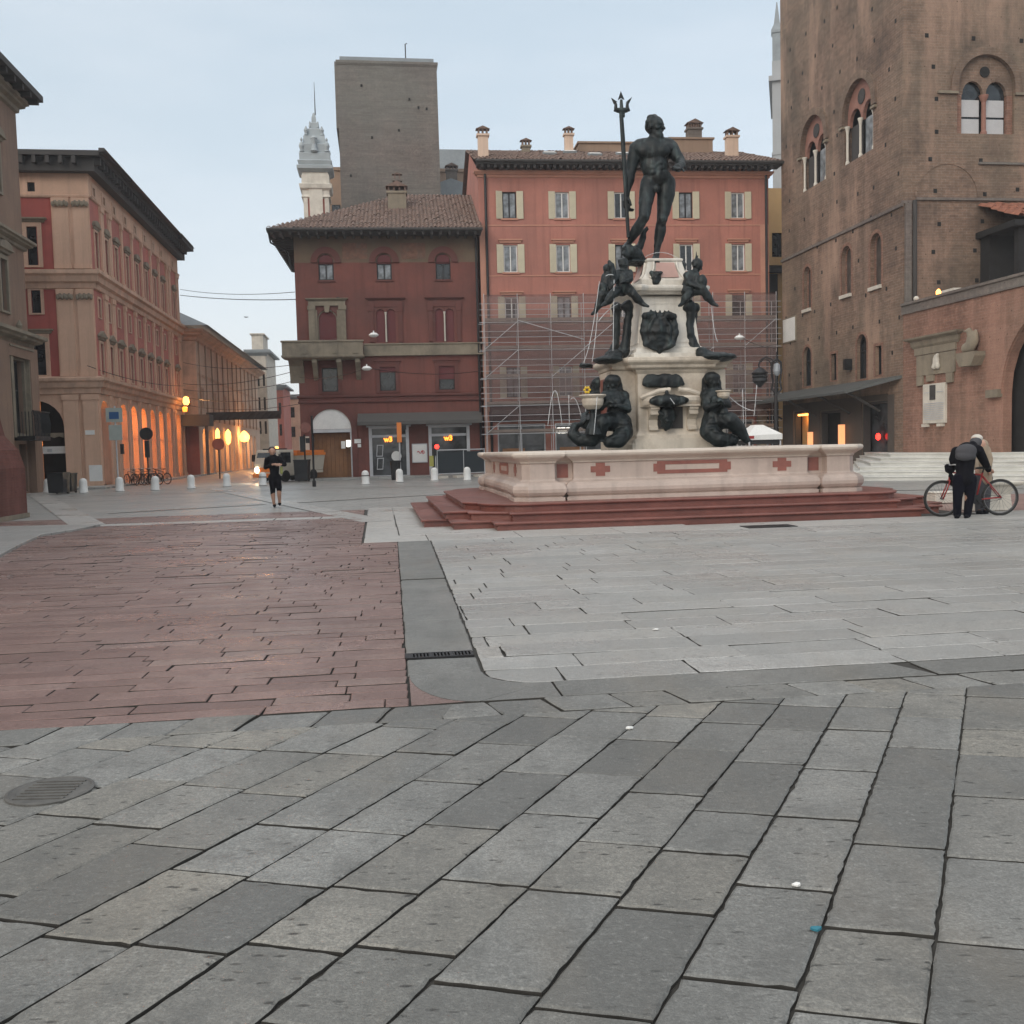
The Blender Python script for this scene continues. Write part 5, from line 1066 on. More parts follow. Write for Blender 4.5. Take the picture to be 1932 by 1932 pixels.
MB(LW).box(2.2, 2.9, .1, .4, 6.63, 6.74).obj('parapet_box', K['stone_white'], B); MB(LW).ell((.55,.2,6.72), (.1,.1,.1)).obj('parapet_globe', K['stone_white'], B)

# ------------------------------------------------------------------ broad white steps before the brick palace
K['steps'] = mat('pale_step_stone', (.62,.62,.585), .5, .14, 1., 20, .1, (.40,.40,.38), .55, .0); b = MB()
L0, R0, L6, R6 = Vector((12.9,38.9)), Vector((22.5,34.0)), Vector((18.3,46.2)), Vector((22.3,36.2))
for k in range(6):
    f = k/6; l, r = L0.lerp(L6, f), R0.lerp(R6, f); d = (r-l).normalized(); nn = Vector((-d.y, d.x)); bk_ = [Vector((30,40)), Vector((30,56)), Vector((19.5,56))]
    b.prismz([tuple(p) for p in [l, r]+bk_], -.03 if k == 0 else .155*k-.02, .155*(k+1)-.04)
    b.prismz([tuple(p) for p in [l-nn*.04-d*.04, r-nn*.04]+bk_], .155*(k+1)-.045, .155*(k+1))
struct(b.obj('steps', K['steps'], bev=.008))
# ------------------------------------------------------------------ the fountain
pc = at(1247, 660, 24.55); FC = Vector((pc.x, pc.y, 0))
def J3(x, y, d=0.): return at((2080+.42443*x)/1.98758, (900+.42443*y)/1.98758, 24.55+d)
def JS(x, y, d=0.): return at((2150+.3881*x)/1.98758, (300+.3881*y)/1.98758, 24.55+d)
FN = empty('stone_fountain', FC, TH, 'large stone fountain with red steps, pink basin and tall pale marble pedestal', 'fountain')
FI = FN.matrix_basis if 0 else (Matrix.Translation(FC) @ RZ(TH)).inverted()
def fl(p): return FI @ p                         # world point in the fountain's own frame
def sym(P): return P+[(-x, -y) for x, y in P]
nose = lambda z0, z1: [(-.03,z0), (-.03,z1-.06), (.015,z1-.05), (.03,z1-.03), (.03,z1-.015), (.015,z1)]
oy = W(6.69, 24.0)-FC; ox, oyy = oy.dot(AX), oy.dot(BX)      # basin centre against the pedestal
BO = T(ox, oyy, 0)
L1 = sym([(-4.45,-5.1),(4.45,-5.1),(4.45,-4.42),(5.25,-4.42),(5.25,-3.5),(5.8,-3.5),(5.8,3.5),(5.25,3.5),(5.25,4.42),(4.45,4.42)])
L2 = sym([(-4.1,-4.76),(4.1,-4.76),(4.1,-4.42+.02),(4.86,-4.06),(4.86,-3.62),(5.36,-3.62),(5.36,3.62),(4.86,3.62),(4.86,4.06),(4.1,4.4)])
rc = [(3.62+1.0*math.sin(a_), -3.42-1.02*math.cos(a_)) for a_ in [i*PI/16 for i in range(0, 9)]]
L3 = sym([(-3.2,-4.36),(3.2,-4.36)]+rc+[(4.9,-3.42+.4),(4.9,3.0)]+[(x,-y) for x, y in rc[::-1]][0:])
for P, z0, z1 in ((L1, -.02, .16), (L2, .16, .32), (L3, .32, .48)):
    b = MB(BO); b.ring(P, nose(z0, z1)); b.obj('step', K['redstep'], FN)
side = [(-3.66+.12,-3.7),(-3.02,-3.7),(-3.02,-3.46),(-2.6,-3.46),(-2.6,-3.62),(2.6,-3.62),(2.6,-3.46),(3.02,-3.46),(3.02,-3.7),(3.54,-3.7)]
plan = []
Q = side
for k in range(4): plan += Q; Q = [(-y, x) for x, y in Q]
prof = [(.18,.48),(.18,.55),(.13,.57),(.17,.60),(.205,.66),(.21,.73),(.19,.80),(.12,.86),(.05,.885),(.02,.90),(.0,.93),(0,1.25),(.02,1.27),(.03,1.3),(.1,1.35),(.16,1.38),(.19,1.41),(.205,1.45),(.19,1.49),(.15,1.505),(-.2,1.505),(-.25,1.46),(-.27,.9)]
b = MB(BO); b.ring(plan, prof[:13]+[(-.27,1.275),(-.27,.9)]); b.obj('basin', K['pinkstone'], FN)
b = MB(BO); b.ring(plan, [(-.26,1.28)]+[(o_, z_+.004) for o_, z_ in prof[12:-1]]+[(-.27,1.3)], caps=False); b.obj('rim', mat('basin_rim_stone', (.60,.53,.46), .45, .1, 1.2, 20, .1, (.42,.34,.28), .5, .2), FN)
for k in range(4):
    M_ = BO @ RZ(PI/2*k)
    for s_ in (-1, 1):
        c = s_*2.02; b = MB(M_); b.prism([(c-.1,.97),(c+.1,.97),(c+.1,1.05),(c+.21,1.05),(c+.21,1.18),(c+.1,1.18),(c+.1,1.25),(c-.1,1.25),(c-.1,1.18),(c-.21,1.18),(c-.21,1.05),(c-.1,1.05)], -3.63, -3.6); b.obj('cross_inlay', K['redmarble'], FN)
        MB(M_).box(s_*2.81-.12, s_*2.81+.12, -3.475, -3.45, .95, 1.24).obj('notch_inlay', K['redmarble'], FN)
    b = MB(M_); rings(b, [(-.78,.98),(.78,.98),(.78,1.03),(.86,1.03),(.86,1.2),(.78,1.2),(.78,1.25),(-.78,1.25),(-.78,1.2),(-.86,1.2),(-.86,1.03),(-.78,1.03)], [(-.6,1.06),(.6,1.06),(.6,1.06),(.6,1.06),(.6,1.175),(.6,1.175),(.6,1.175),(-.6,1.175),(-.6,1.175),(-.6,1.175),(-.6,1.06),(-.6,1.06)], -3.63, -3.6); b.obj('panel_inlay', K['redmarble'], FN)
wm, wt, wb = nt('fountain_water'); wb.inputs['Base Color'].default_value = (.05,.07,.065,1); wb.inputs['Roughness'].default_value = .06; bump(wt, wb, noisef(wt, N(wt, 'TexCoord').outputs['Object'], 5., 3.), .25, .03)
b = MB(); b.add([(x*.9,y*.9,0) for x, y in ((-3.5,-3.5),(3.5,-3.5),(3.5,3.5),(-3.5,3.5))], [(0,1,2,3)]); o = b.obj('water', wm); o.matrix_world = Matrix.Translation(FC) @ RZ(TH) @ BO @ T(0,0,1.34); struct(o)
# pedestal, from the water up
sqr = lambda r: [(-r,-r),(r,-r),(r,r),(-r,r)]
PD = T(0, 0, 0); b = MB()
b.ring(sqr(.8), [(.24,1.2),(.24,1.62),(.21,1.66),(.2,1.72),(.12,1.77),(.1,1.84),(.03,1.93),(.02,2.0),(.03,3.3),(.08,3.36),(.1,3.405)])
for sx_ in (-1, 1): b.box(sx_*1.13-.3, sx_*1.13+.3, -.62, .62, 1.2, 3.4)
b.box(-.98, .98, -1.06, 1.06, 1.2, 1.75); b.box(-.93, .93, -1.01, 1.01, 1.75, 1.83)
b.obj('lower_body', K['marble_low'], FN)
b = MB(); plus = [(-1.42,-.72),(-1.1,-.72),(-1.04,-1.0),(1.04,-1.0),(1.1,-.72),(1.42,-.72),(1.42,.72),(1.1,.72),(1.04,1.0),(-1.04,1.0),(-1.1,.72),(-1.42,.72)]
b.ring(plus, [(-.06,3.405),(.0,3.44),(.02,3.5),(.1,3.56),(.12,3.6),(.12,3.66),(.08,3.68)]); b.obj('middle_cornice', K['marble_low'], FN)
b = MB(); b.ring(sqr(.6), [(.34,3.685),(.34,3.78),(.27,3.82),(.25,3.9),(.16,3.95),(.14,4.0),(.02,5.12),(.05,5.16)]); b.obj('shaft', K['marble'], FN)
b = MB(); oc = [(-.98,-.74),(-.74,-.98),(-.55,-.86),(.55,-.86),(.74,-.98),(.98,-.74),(.86,-.55),(.86,.55),(.98,.74),(.74,.98),(.55,.86),(-.55,.86),(-.74,.98),(-.98,.74),(-.86,.55),(-.86,-.55)]
b.ring(oc, [(-.22,5.165),(-.1,5.2),(-.06,5.24),(.0,5.27),(.03,5.33),(.03,5.38),(.0,5.4)]); b.obj('upper_cornice', K['marble'], FN)
b = MB(); b.ring(sqr(.43), [(.21,5.405),(.21,5.56),(.19,5.58),(.17,5.6),(.1,5.7),(.05,5.82),(.01,5.97),(.0,6.03)]); b.obj('bell', K['marble'], FN)
b = MB(); b.ring(sqr(.43), [(-.01,6.035),(.02,6.05),(.02,6.09),(-.01,6.11)]); b.obj('top_slab', K['marble'], FN)
def bar4(b, p0, p1, w, y0, y1, d=.06):
    (x0, z0), (x1, z1) = p0, p1; b.add([(x0-w,y0,z0),(x0+w,y0,z0),(x1+w,y1,z1),(x1-w,y1,z1),(x0-w,y0+d,z0),(x0+w,y0+d,z0),(x1+w,y1+d,z1),(x1-w,y1+d,z1)], [(0,1,2,3),(0,3,7,4),(1,5,6,2),(3,2,6,7),(0,4,5,1)])
for k in range(4):                                    # raised frames on shaft and bell, scroll ribs
    b = MB(RZ(PI/2*k)); y0, y1 = -.748, -.638; o_ = [(-.6,4.05),(.6,4.05),(.54,5.05),(-.54,5.05)]; i_ = [(-.52,4.12),(.52,4.12),(.47,4.98),(-.47,4.98)]
    Y = lambda z: y0+(y1-y0)*(z-4.05); vs = [(x,Y(z),z) for x,z in o_]+[(x,Y(z),z) for x,z in i_]+[(x,Y(z)+.07,z) for x,z in o_]+[(x,Y(z)+.07,z) for x,z in i_]
    b.add(vs, [f for i in range(4) for j in ((i+1)%4,) for f in ((i,j,4+j,4+i), (i,8+i,8+j,j), (4+i,4+j,12+j,12+i))]); b.obj('panel_frame', K['marble'], FN)
    for s_ in (-1, 1): MB(RZ(PI/2*k)).tube([(s_*.42,-.62,5.6),(s_*.36,-.535,5.72),(s_*.3,-.487,5.85),(s_*.28,-.45,6.02)], .03, 6).obj('scroll_rib', K['marble'], FN)
for k in range(4): MB(RZ(PI/2*k)).add([(-.3,-.615,5.62),(.3,-.615,5.62),(.22,-.47,6.0),(-.22,-.47,6.0)], [(0,1,2,3)]).obj('bell_inlay', K['redmarble'] if 0 else K['roseinlay'] if 'roseinlay' in K else K.setdefault('roseinlay', mat('rose_marble', (.45,.28,.24), .5, .15, 2., 16, .1)), FN)
for s_ in (-1, 1): MB().box(s_*1.438-.004, s_*1.438+.004, -.5, .5, 2.0, 3.25).obj('wing_inlay', K['redmarble'], FN)
MB().box(-.4, .27, -.845, -.81, 1.98, 2.5).obj('niche_shade', K['eave_dark'], FN)  # flat dark panel, the shade of the recess put into its colour
# stone scroll basin and consoles on the front face
b = MB(T(0,-.8,0)); 
for s_ in (-1, 1):
    b.M = T(0,-.8,0); b.tube([(s_*.8,-.16,2.72),(s_*.62,-.22,2.79),(s_*.36,-.25,2.88),(s_*.1,-.25,2.9)], .06, 8)
    b.M = T(s_*.48,-.8,0) @ RZ(-PI/2)
    b.prism([(0,1.95),(.12,1.95),(.12,2.02),(.07,2.06),(.07,2.2),(.16,2.28),(.24,2.32),(.24,2.42),(.28,2.44),(.28,2.5),(0,2.5)], -.11, .11)
b.M = T(0,-.82,0); n = 16; b.add([(.78*math.cos(PI+PI*k/n)*(1 if r_ else .9), -.3*r_*abs(math.sin(PI*k/n))**.6-.02, z) for r_, z in ((.45,2.5),(.85,2.56),(1.,2.64),(1.,2.72),(.9,2.76),(0,2.77)) for k in range(n+1)], [(j*(n+1)+i, j*(n+1)+i+1, (j+1)*(n+1)+i+1, (j+1)*(n+1)+i) for j in range(5) for i in range(n)])
b.box(-.62, .62, -.3, .0, 2.505, 2.55); b.obj('front_basin', K['marble_low'], FN)
def bl(name, parts, vox=.03, lab=None, it=2):
    P = []
    for p in parts:
        if p[0] == 'c': P.append(('c', fl(p[1]), fl(p[2]), p[3], p[4]))
        else: P.append(('e', fl(p[1]), p[2]) + tuple(p[3:]))
    return blob(name, P, vox, K['bronze'], FN, None, it, worked=.03, freq=7.)
fy = -.95                                             # depth of the front face against the axis
S = .0028                                             # metres per unit of the close-up grid
P = [('e', J3(925,820,fy), (.36,.11,.44)), ('e', J3(925,790,fy-.06), (.2,.1,.28)), ('c', J3(925,930,fy), J3(925,990,fy), .1, .06)]
for s_ in (-1, 1):
    P += [('c', J3(925+s_*60,650,fy-.05), J3(925+s_*125,670,fy-.05), .07, .08), ('c', J3(925+s_*125,690,fy), J3(925+s_*142,800,fy), .07, .09), ('c', J3(925+s_*142,800,fy), J3(925+s_*120,920,fy), .09, .07), ('c', J3(925+s_*120,920,fy-.04), J3(925+s_*40,965,fy-.03), .08, .05), ('c', J3(925+s_*40,680,fy-.08), J3(925+s_*90,760,fy-.08), .05, .05), ('c', J3(925+s_*95,780,fy-.1), J3(925+s_*85,900,fy-.08), .035, .03)]
for x in (860, 895, 930, 965, 1000): P.append(('c', J3(x,650,fy), J3(x+(x-930)*.12,622,fy), .04, .025))
bl('coat_of_arms', P, .026)
bl('cartouche', [('e', J3(955+x,1245,fy-.02), (r,.06,.17)) for x, r in ((-110,.2),(0,.3),(110,.2),(-60,.22),(60,.22))]+[('c', J3(820,1225,fy-.03), J3(790,1270,fy-.03), .06, .05), ('c', J3(1095,1225,fy-.03), J3(1130,1270,fy-.03), .06, .05)], .026)
P = [('e', J3(1010,1420,fy-.2), (.5,.18,.15))]+[('c', J3(1005+x*.25,1375,fy-.28), J3(1010+x,1462-abs(x)*.2,fy-.3), .03, .04) for x in (-130,-95,-60,-30,0,30,60,95,130)]+[('c', J3(988,1305,fy-.08), J3(992,1365,fy-.2), .035, .05)]
bl('bronze_shell', P, .024, it=1)
bl('bronze_mask', [('e', J3(995,1545,fy-.02), (.24,.14,.2)), ('e', J3(995,1605,fy-.06), (.14,.14,.2)), ('c', J3(920,1520,fy-.08), J3(960,1545,fy-.14), .06, .05), ('c', J3(1036,1520,fy-.08), J3(996,1545,fy-.14), .06, .05), ('c', J3(995,1560,fy-.14), J3(995,1600,fy-.22), .04, .06), ('c', J3(995,1640,fy-.06), J3(980,1672,fy-.06), .07, .04)]+[('c', J3(995+x,1600,fy-.1), J3(995+x*1.4,1650,fy-.08), .04, .02) for x in (-40,-20,20,40)], .022)
bl('bronze_mask', [('e', J3(893,335,-.62), (.14,.09,.16)), ('c', J3(850,290,-.64), J3(880,300,-.66), .05, .05), ('c', J3(940,290,-.64), J3(910,300,-.66), .05, .05), ('e', J3(893,370,-.68), (.1,.08,.07)), ('e', J3(893,335,-.71), (.035,.05,.06))], .022)
# bronze dolphin-tail supports at the shaft's corners, with shells below
def support(pts, rr, d): return [('c', J3(*pts[i], d), J3(*pts[i+1], d), rr[i], rr[i+1]) for i in range(len(pts)-1)]
bl('tail_support', support([(640,575),(655,640),(640,760),(632,880),(615,980),(560,1040)], [.13,.11,.1,.11,.14,.16], -.72)+[('e', J3(640,590,-.74), (.16,.14,.12))], .03)
bl('tail_support', support([(545,590),(552,680),(545,800),(540,900),(525,985),(480,1035)], [.12,.1,.1,.1,.13,.14], .1)+[('e', J3(550,600,.08), (.15,.14,.12))], .03)
bl('tail_support', support([(1195,575),(1200,660),(1190,760),(1208,880),(1245,985),(1330,1045)], [.13,.11,.1,.12,.15,.16], -.6)+[('e', J3(1190,600,-.6), (.16,.14,.13)), ('e', J3(1250,600,-.55), (.1,.12,.12)), ('c', J3(1245,620,-.5), J3(1235,760,-.5), .07, .05)], .03)
bl('bronze_shell', [('e', J3(1430,1035,-.75), (.5,.42,.11)), ('e', J3(1340,1010,-.75), (.16,.16,.13)), ('c', J3(1330,985,-.8), J3(1400,1000,-.9), .06, .05), ('c', J3(1400,1010,-.9), J3(1590,1025,-.95), .06, .03), ('c', J3(1300,1000,-.85), J3(1330,1040,-.8), .16, .14), ('c', J3(1380,1060,-.75), J3(1300,1050,-.7), .1, .1)], .03)
bl('bronze_shell', [('e', J3(470,1060,-.95), (.36,.4,.1)), ('e', J3(540,1020,-.9), (.2,.2,.13)), ('c', J3(440,1045,-1.1), J3(350,1050,-1.0), .06, .03), ('c', J3(500,1000,-.9), J3(560,985,-.9), .08, .06)], .03)
bl('bronze_shell', [('e', J3(275,1110,.35), (.18,.22,.06)), ('c', J3(240,1100,.3), J3(320,1120,.4), .05, .05)], .03)
# pale stone bowls with bright lips left and right
for x, y, d, r, nm in ((335, 1395, -1.75, .29, 'l'), (1490, 1345, -1.35, .17, 'r')):
    c = fl(J3(x, y, d)); b = MB(); b.lathe([(r*.3,-.95*r),(r*.55,-.88*r),(r*.8,-.6*r),(r*.88,-.25*r),(r*.86,-.05*r),(r*1.0,.05*r),(r*1.1,.17*r),(r*1.06,.25*r),(r*.9,.22*r),(r*.75,-.05*r),(r*.3,-.3*r)], 24, c); b.obj('side_bowl', K['marble_low'], FN); b = MB(); b.lathe([(r*.7,-2.9*r),(r*.6,-2.4*r),(r*.3,-1.9*r),(r*.26,-1.2*r),(r*.4,-.9*r)], 14, c); b.obj('bowl_stem', K['bronze'], FN)
b = MB(); c = fl(J3(285,1325,-1.75))
for k in range(6): b.ell((c[0]+.06*math.cos(k*1.05), c[1]-.02, c[2]+.06*math.sin(k*1.05)), (.032,.03,.032), 8, 6)
b.obj('yellow_flower', K['yellow'], FN)

# ---------------------------------------------------------------- figures: statues and people share these limbs
def hand(w, d, up, r=.05, grip=.5):
    """palm with five bent fingers from wrist w along d; up = back of the hand"""
    d = d.normalized(); s_ = d.cross(up).normalized(); u = s_.cross(d).normalized(); k = r/.05; out = [('e', w+d*.05*k, (.042*k,.042*k,.034*k))]
    out.append(('c', w, w+d*.09*k, .03*k, .036*k))
    for i, l in enumerate((.075, .085, .08, .06)):
        o = w+d*.09*k+s_*(i-1.5)*.021*k; m_ = o+d*l*.5*k-u*grip*.02*k; out += [('c', o, m_, .0105*k, .0095*k), ('c', m_, m_+d*l*.45*k*(1-grip)-u*l*.55*k*grip, .0095*k, .008*k)]
    o = w+d*.03*k-s_*.035*k; m_ = o+d*.04*k-s_*.03*k-u*.01*k; return out+[('c', o, m_, .014*k, .011*k), ('c', m_, m_+d*.035*k-u*.012*k, .011*k, .009*k)]
def head(c, r, face, up=Vector((0,0,1)), beard=False):
    """skull, brow, nose, jaw, ears; face = looking direction, r = half height"""
    f = face.normalized(); s_ = f.cross(up).normalized(); u = s_.cross(f).normalized(); Rm = Matrix((s_, f, u)).transposed().to_4x4()
    out = [('e', c+u*r*.18-f*r*.08, (r*.72,r*.86,r*.8), Rm), ('e', c-u*r*.42+f*r*.14, (r*.52,r*.6,r*.5), Rm), ('e', c+f*r*.62+u*r*.2, (r*.46,r*.2,r*.13), Rm),
           ('c', c+f*r*.72+u*r*.12, c+f*r*.95-u*r*.2, r*.09, r*.13), ('e', c+f*r*.66-u*r*.48, (r*.24,r*.13,r*.07), Rm), ('e', c+f*r*.6-u*r*.78, (r*.22,r*.16,r*.16), Rm)]
    for q in (-1, 1): out += [('e', c+s_*q*r*.73-u*r*.05, (r*.1,r*.18,r*.24), Rm), ('e', c+f*r*.5+s_*q*r*.36-u*r*.16, (r*.22,r*.2,r*.2), Rm)]
    if beard: out += [('e', c+f*r*.5-u*r*.75, (r*.46,r*.36,r*.4), Rm), ('e', c+f*r*.5-u*r*1.1, (r*.3,r*.25,r*.32), Rm)]+[('e', c-f*r*.2+u*r*.35+s_*r*.6*math.cos(a_)+u*r*.5*math.sin(a_), (r*.3,r*.4,r*.28), Rm) for a_ in (0,.8,1.6,2.4,3.1)]
    return out
# the big bronze man with the trident
def limb(pts, rr): return [('c', pts[i], pts[i+1], rr[i], rr[i+1]) for i in range(len(pts)-1)]
P = []
P += [('e', JS(775,690,-.08), (.40,.25,.36)), ('e', JS(700,680,-.2), (.2,.12,.17)), ('e', JS(855,680,-.22), (.2,.12,.17)), ('e', JS(785,830,-.08), (.335,.23,.36)), ('e', JS(800,880,-.2), (.2,.1,.26)), ('e', JS(818,950,-.05), (.35,.26,.24)), ('e', JS(780,740,.05), (.38,.2,.4))]
for y in (800, 850, 895):
    for x in (765, 828): P.append(('e', JS(x+8,y,-.27), (.075,.045,.06)))
P += [('c', JS(650,640,-.02), JS(905,630,-.02), .19, .19), ('c', JS(785,600,-.02), JS(787,555,-.08), .17, .15)]
P += limb([JS(610,665,0), JS(585,740,.02), JS(562,870,.02), JS(553,900,0), JS(540,960,-.04), JS(518,1080,-.1), JS(514,1120,-.12)], [.185,.165,.125,.12,.135,.085,.08])
P += limb([JS(945,660,0), JS(985,720,-.05), JS(1025,770,-.08), JS(1035,795,-.14), JS(1035,830,-.42), JS(1015,858,-.62)], [.185,.16,.13,.125,.115,.08])
P += limb([JS(735,990,-.02), JS(715,1080,-.14), JS(695,1230,-.3), JS(685,1320,-.4), JS(660,1370,-.36), JS(610,1450,-.2), JS(545,1560,-.06), JS(530,1590,-.04)], [.22,.205,.165,.135,.125,.14,.08,.075])
P += limb([JS(895,1000,0), JS(895,1100,-.02), JS(875,1250,-.03), JS(858,1340,-.05), JS(848,1390,.0), JS(840,1460,.04), JS(810,1620,.04), JS(800,1700,.04)], [.235,.225,.17,.14,.125,.15,.085,.08])
P += [('e', JS(686,1310,-.46), (.1,.08,.12)), ('e', JS(858,1340,-.14), (.1,.08,.12))]
P += limb([JS(795,1725,.05), JS(790,1745,-.1), JS(800,1755,-.4)], [.095,.085,.05])+limb([JS(525,1600,.02), JS(505,1610,-.15), JS(490,1625,-.4)], [.09,.08,.05])
for i in range(5): P.append(('c', JS(782+i*11,1756,-.38), JS(784+i*12,1760,-.5), .026, .02))
P += [('e', JS(808,1045,-.26), (.075,.07,.1)), ('e', JS(900,660,-.12), (.17,.16,.16)), ('e', JS(655,665,-.12), (.17,.16,.16))]
P += head(JS(788,458,-.1), .285, Vector((.75,-.66,-.1)), Vector((0,0,1)), True)
P += hand(JS(514,1125,-.12), Vector((0,-.1,-1)), Vector((-1,-.2,0)), .13, .95)
P += hand(JS(1012,858,-.6), Vector((-.25,-.9,-.12)), Vector((.3,0,1)), .13, .3)
ST = blob('bronze_statue', P, .022, K['bronze'], None, None, 3, worked=.014, freq=7.); tag(ST, 'large dark bronze statue of a bearded nude man with trident atop the fountain', 'statue')
b = MB(); rd = -.2
top, bot, col = JS(462,330,rd+.02), JS(531,1520,rd+.02), JS(470,335,rd)
b.tube([JS(460,290,rd), JS(478,560,rd), JS(495,880,rd), JS(512,1180,rd), JS(532,1520,rd)], [.05,.056,.052,.05,.045], 10)
b.tube([JS(400,275,rd), JS(425,292,rd), JS(470,296,rd), JS(515,290,rd), JS(540,275,rd)], [.03,.06,.075,.06,.03], 8)
for y in (325, 345): b.tube([JS(445,y,rd), JS(497,y-1,rd)], .045, 8)
b.tube([JS(466,290,rd), JS(463,190,rd)], [.05,.032], 8); b.tube([JS(410,280,rd), JS(410,235,rd), JS(395,205,rd)], [.045,.035,.03], 8); b.tube([JS(520,278,rd), JS(522,230,rd), JS(538,200,rd)], [.045,.035,.03], 8)
def barb(tip, l, r_, c):
    v = [Vector(q) for q in (tip, l, c, r_)]; off = Vector((0,.035,0)); b.add([q-off*.4 for q in v]+[q+off for q in v], [(0,1,2,3),(7,6,5,4)]+[(i,i+4,(i+1)%4+4,(i+1)%4) for i in range(4)])
barb(JS(458,108,rd), JS(430,192,rd), JS(492,188,rd), JS(462,172,rd)); barb(JS(368,174,rd), JS(392,232,rd), JS(424,212,rd), JS(402,205,rd)); barb(JS(568,164,rd), JS(508,215,rd), JS(540,224,rd), JS(530,203,rd))
b.tube([JS(392,290,rd), JS(415,300,rd)], .03, 6); b.tube([JS(545,288,rd), JS(520,298,rd)], .03, 6)
b.obj('trident', K['bronze'], ST, smooth=False)
P = [('c', JS(540,1655,-.25), JS(600,1700,-.05), .17, .2), ('c', JS(600,1700,-.05), JS(670,1745,.05), .18, .1), ('c', JS(500,1650,-.35), JS(540,1665,-.25), .08, .16), ('c', JS(590,1640,.05), JS(640,1610,.1), .1, .1), ('c', JS(640,1610,.1), JS(672,1540,.1), .1, .085), ('c', JS(672,1540,.1), JS(680,1480,.05), .085, .07), ('c', JS(680,1480,.05), JS(712,1425,0), .07, .03), ('c', JS(690,1470,.05), JS(728,1440,.05), .05, .02), ('e', JS(600,1770,-.1), (.26,.3,.05)), ('e', JS(700,1776,0), (.42,.36,.04)), ('c', JS(480,1680,-.4), JS(520,1700,-.35), .05, .08)]
tag(blob('bronze_dolphin', P, .022, K['bronze'], None, None, 2, worked=.03, freq=7.), 'dark bronze dolphin with curled tail under the trident man\'s raised foot', 'statue')
# bronze children seated on the upper cornice
def child(name, hd, hr, face, body, arms, legs, extra, label):
    P = head(hd, hr, face)+[('e', hd+Vector((0,.02,hr*.35)), (hr*.85,hr*.9,hr*.7))]
    P += [('c', body[0], body[1], .15, .19), ('c', body[0], hd-Vector((0,0,hr*.6)), .11, .08), ('e', body[1]+Vector((0,.03,-.04)), (.2,.19,.16)), ('e', (body[0]+body[1])/2+Vector((0,-.08,0)), (.15,.12,.18))]
    for a_ in arms: P += limb(a_, [.085,.07,.055][:len(a_)] if len(a_) < 4 else [.085,.075,.07,.05]); P += hand(a_[-1], a_[-1]-a_[-2], Vector((0,.3,1)), .055, .6)
    for l in legs: P += limb(l, [.135,.1,.105,.06][:len(l)]); e = l[-1]; P += [('c', e, e+(l[-1]-l[-2]).normalized()*.03+Vector((.08 if l[-1].x > l[0].x else -.08,-.1,-.05)), .06, .035)]
    for q in extra: P.append(q)
    return tag(blob(name, P, .018, K['bronze'], None, None, 2, worked=.018, freq=9.), label, 'statue', 'bronze children round the pedestal')
d = -.95
child('bronze_child', J3(605,215,d), .155, Vector((.5,-.8,-.1)), (J3(610,310,d), J3(600,420,d)), [[J3(565,290,d-.05), J3(540,350,d-.15), J3(520,375,d-.25)], [J3(660,290,d), J3(670,350,d-.15), J3(610,370,d-.28)]], [[J3(640,430,d-.05), J3(700,480,d-.3), J3(730,520,d-.28), J3(780,565,d-.28)], [J3(570,440,d-.05), J3(510,480,d-.3), J3(480,530,d-.3), J3(450,560,d-.3)]], [('c', J3(480,190,d-.2), J3(500,230,d-.2), .04, .09), ('c', J3(500,230,d-.2), J3(520,340,d-.2), .09, .07)], 'seated bronze child clutching an upright fish at the front left of the pedestal')
d = .15
child('bronze_child', J3(470,265,d), .15, Vector((-.6,-.6,-.3)), (J3(475,330,d), J3(450,430,d)), [[J3(440,320,d), J3(430,380,d-.1), J3(440,420,d-.2)], [J3(500,320,d), J3(520,370,d-.1), J3(500,400,d-.2)]], [[J3(440,440,d), J3(420,490,d-.25), J3(395,560,d-.22), J3(360,630,d-.2)], [J3(470,440,d), J3(450,490,d-.2), J3(440,540,d-.15)]], [('e', J3(430,420,d-.15), (.13,.12,.12))], 'bronze child at the left back of the pedestal with one leg hanging low')
d = -.75
child('bronze_child', J3(1258,225,d), .165, Vector((.6,-.5,-.45)), (J3(1205,320,d), J3(1185,430,d)), [[J3(1250,310,d-.1), J3(1255,380,d-.2), J3(1290,400,d-.28)], [J3(1165,310,d), J3(1190,385,d-.2), J3(1260,410,d-.28)]], [[J3(1220,440,d-.05), J3(1320,450,d-.28), J3(1355,510,d-.25), J3(1395,560,d-.25)], [J3(1170,440,d-.05), J3(1190,470,d-.25), J3(1155,520,d-.25), J3(1130,560,d-.25)]], [('e', J3(1305,370,d-.25), (.12,.12,.17)), ('c', J3(1250,170,d), J3(1252,100,d), .03, .012), ('c', J3(1258,165,d), J3(1275,120,d), .02, .01)], 'seated bronze child hugging a fish at the front right of the pedestal')
d = .35
child('bronze_child', J3(1125,240,d), .14, Vector((.4,-.7,-.3)), (J3(1085,310,d), J3(1095,400,d)), [[J3(1060,300,d), J3(1070,350,d-.1), J3(1110,370,d-.2)], [J3(1115,300,d), J3(1130,350,d-.1), J3(1120,375,d-.2)]], [[J3(1100,410,d), J3(1130,440,d-.2), J3(1140,500,d-.1)]], [('c', J3(1120,215,d), J3(1135,180,d), .03, .015)], 'bronze child half hidden behind the right front child')
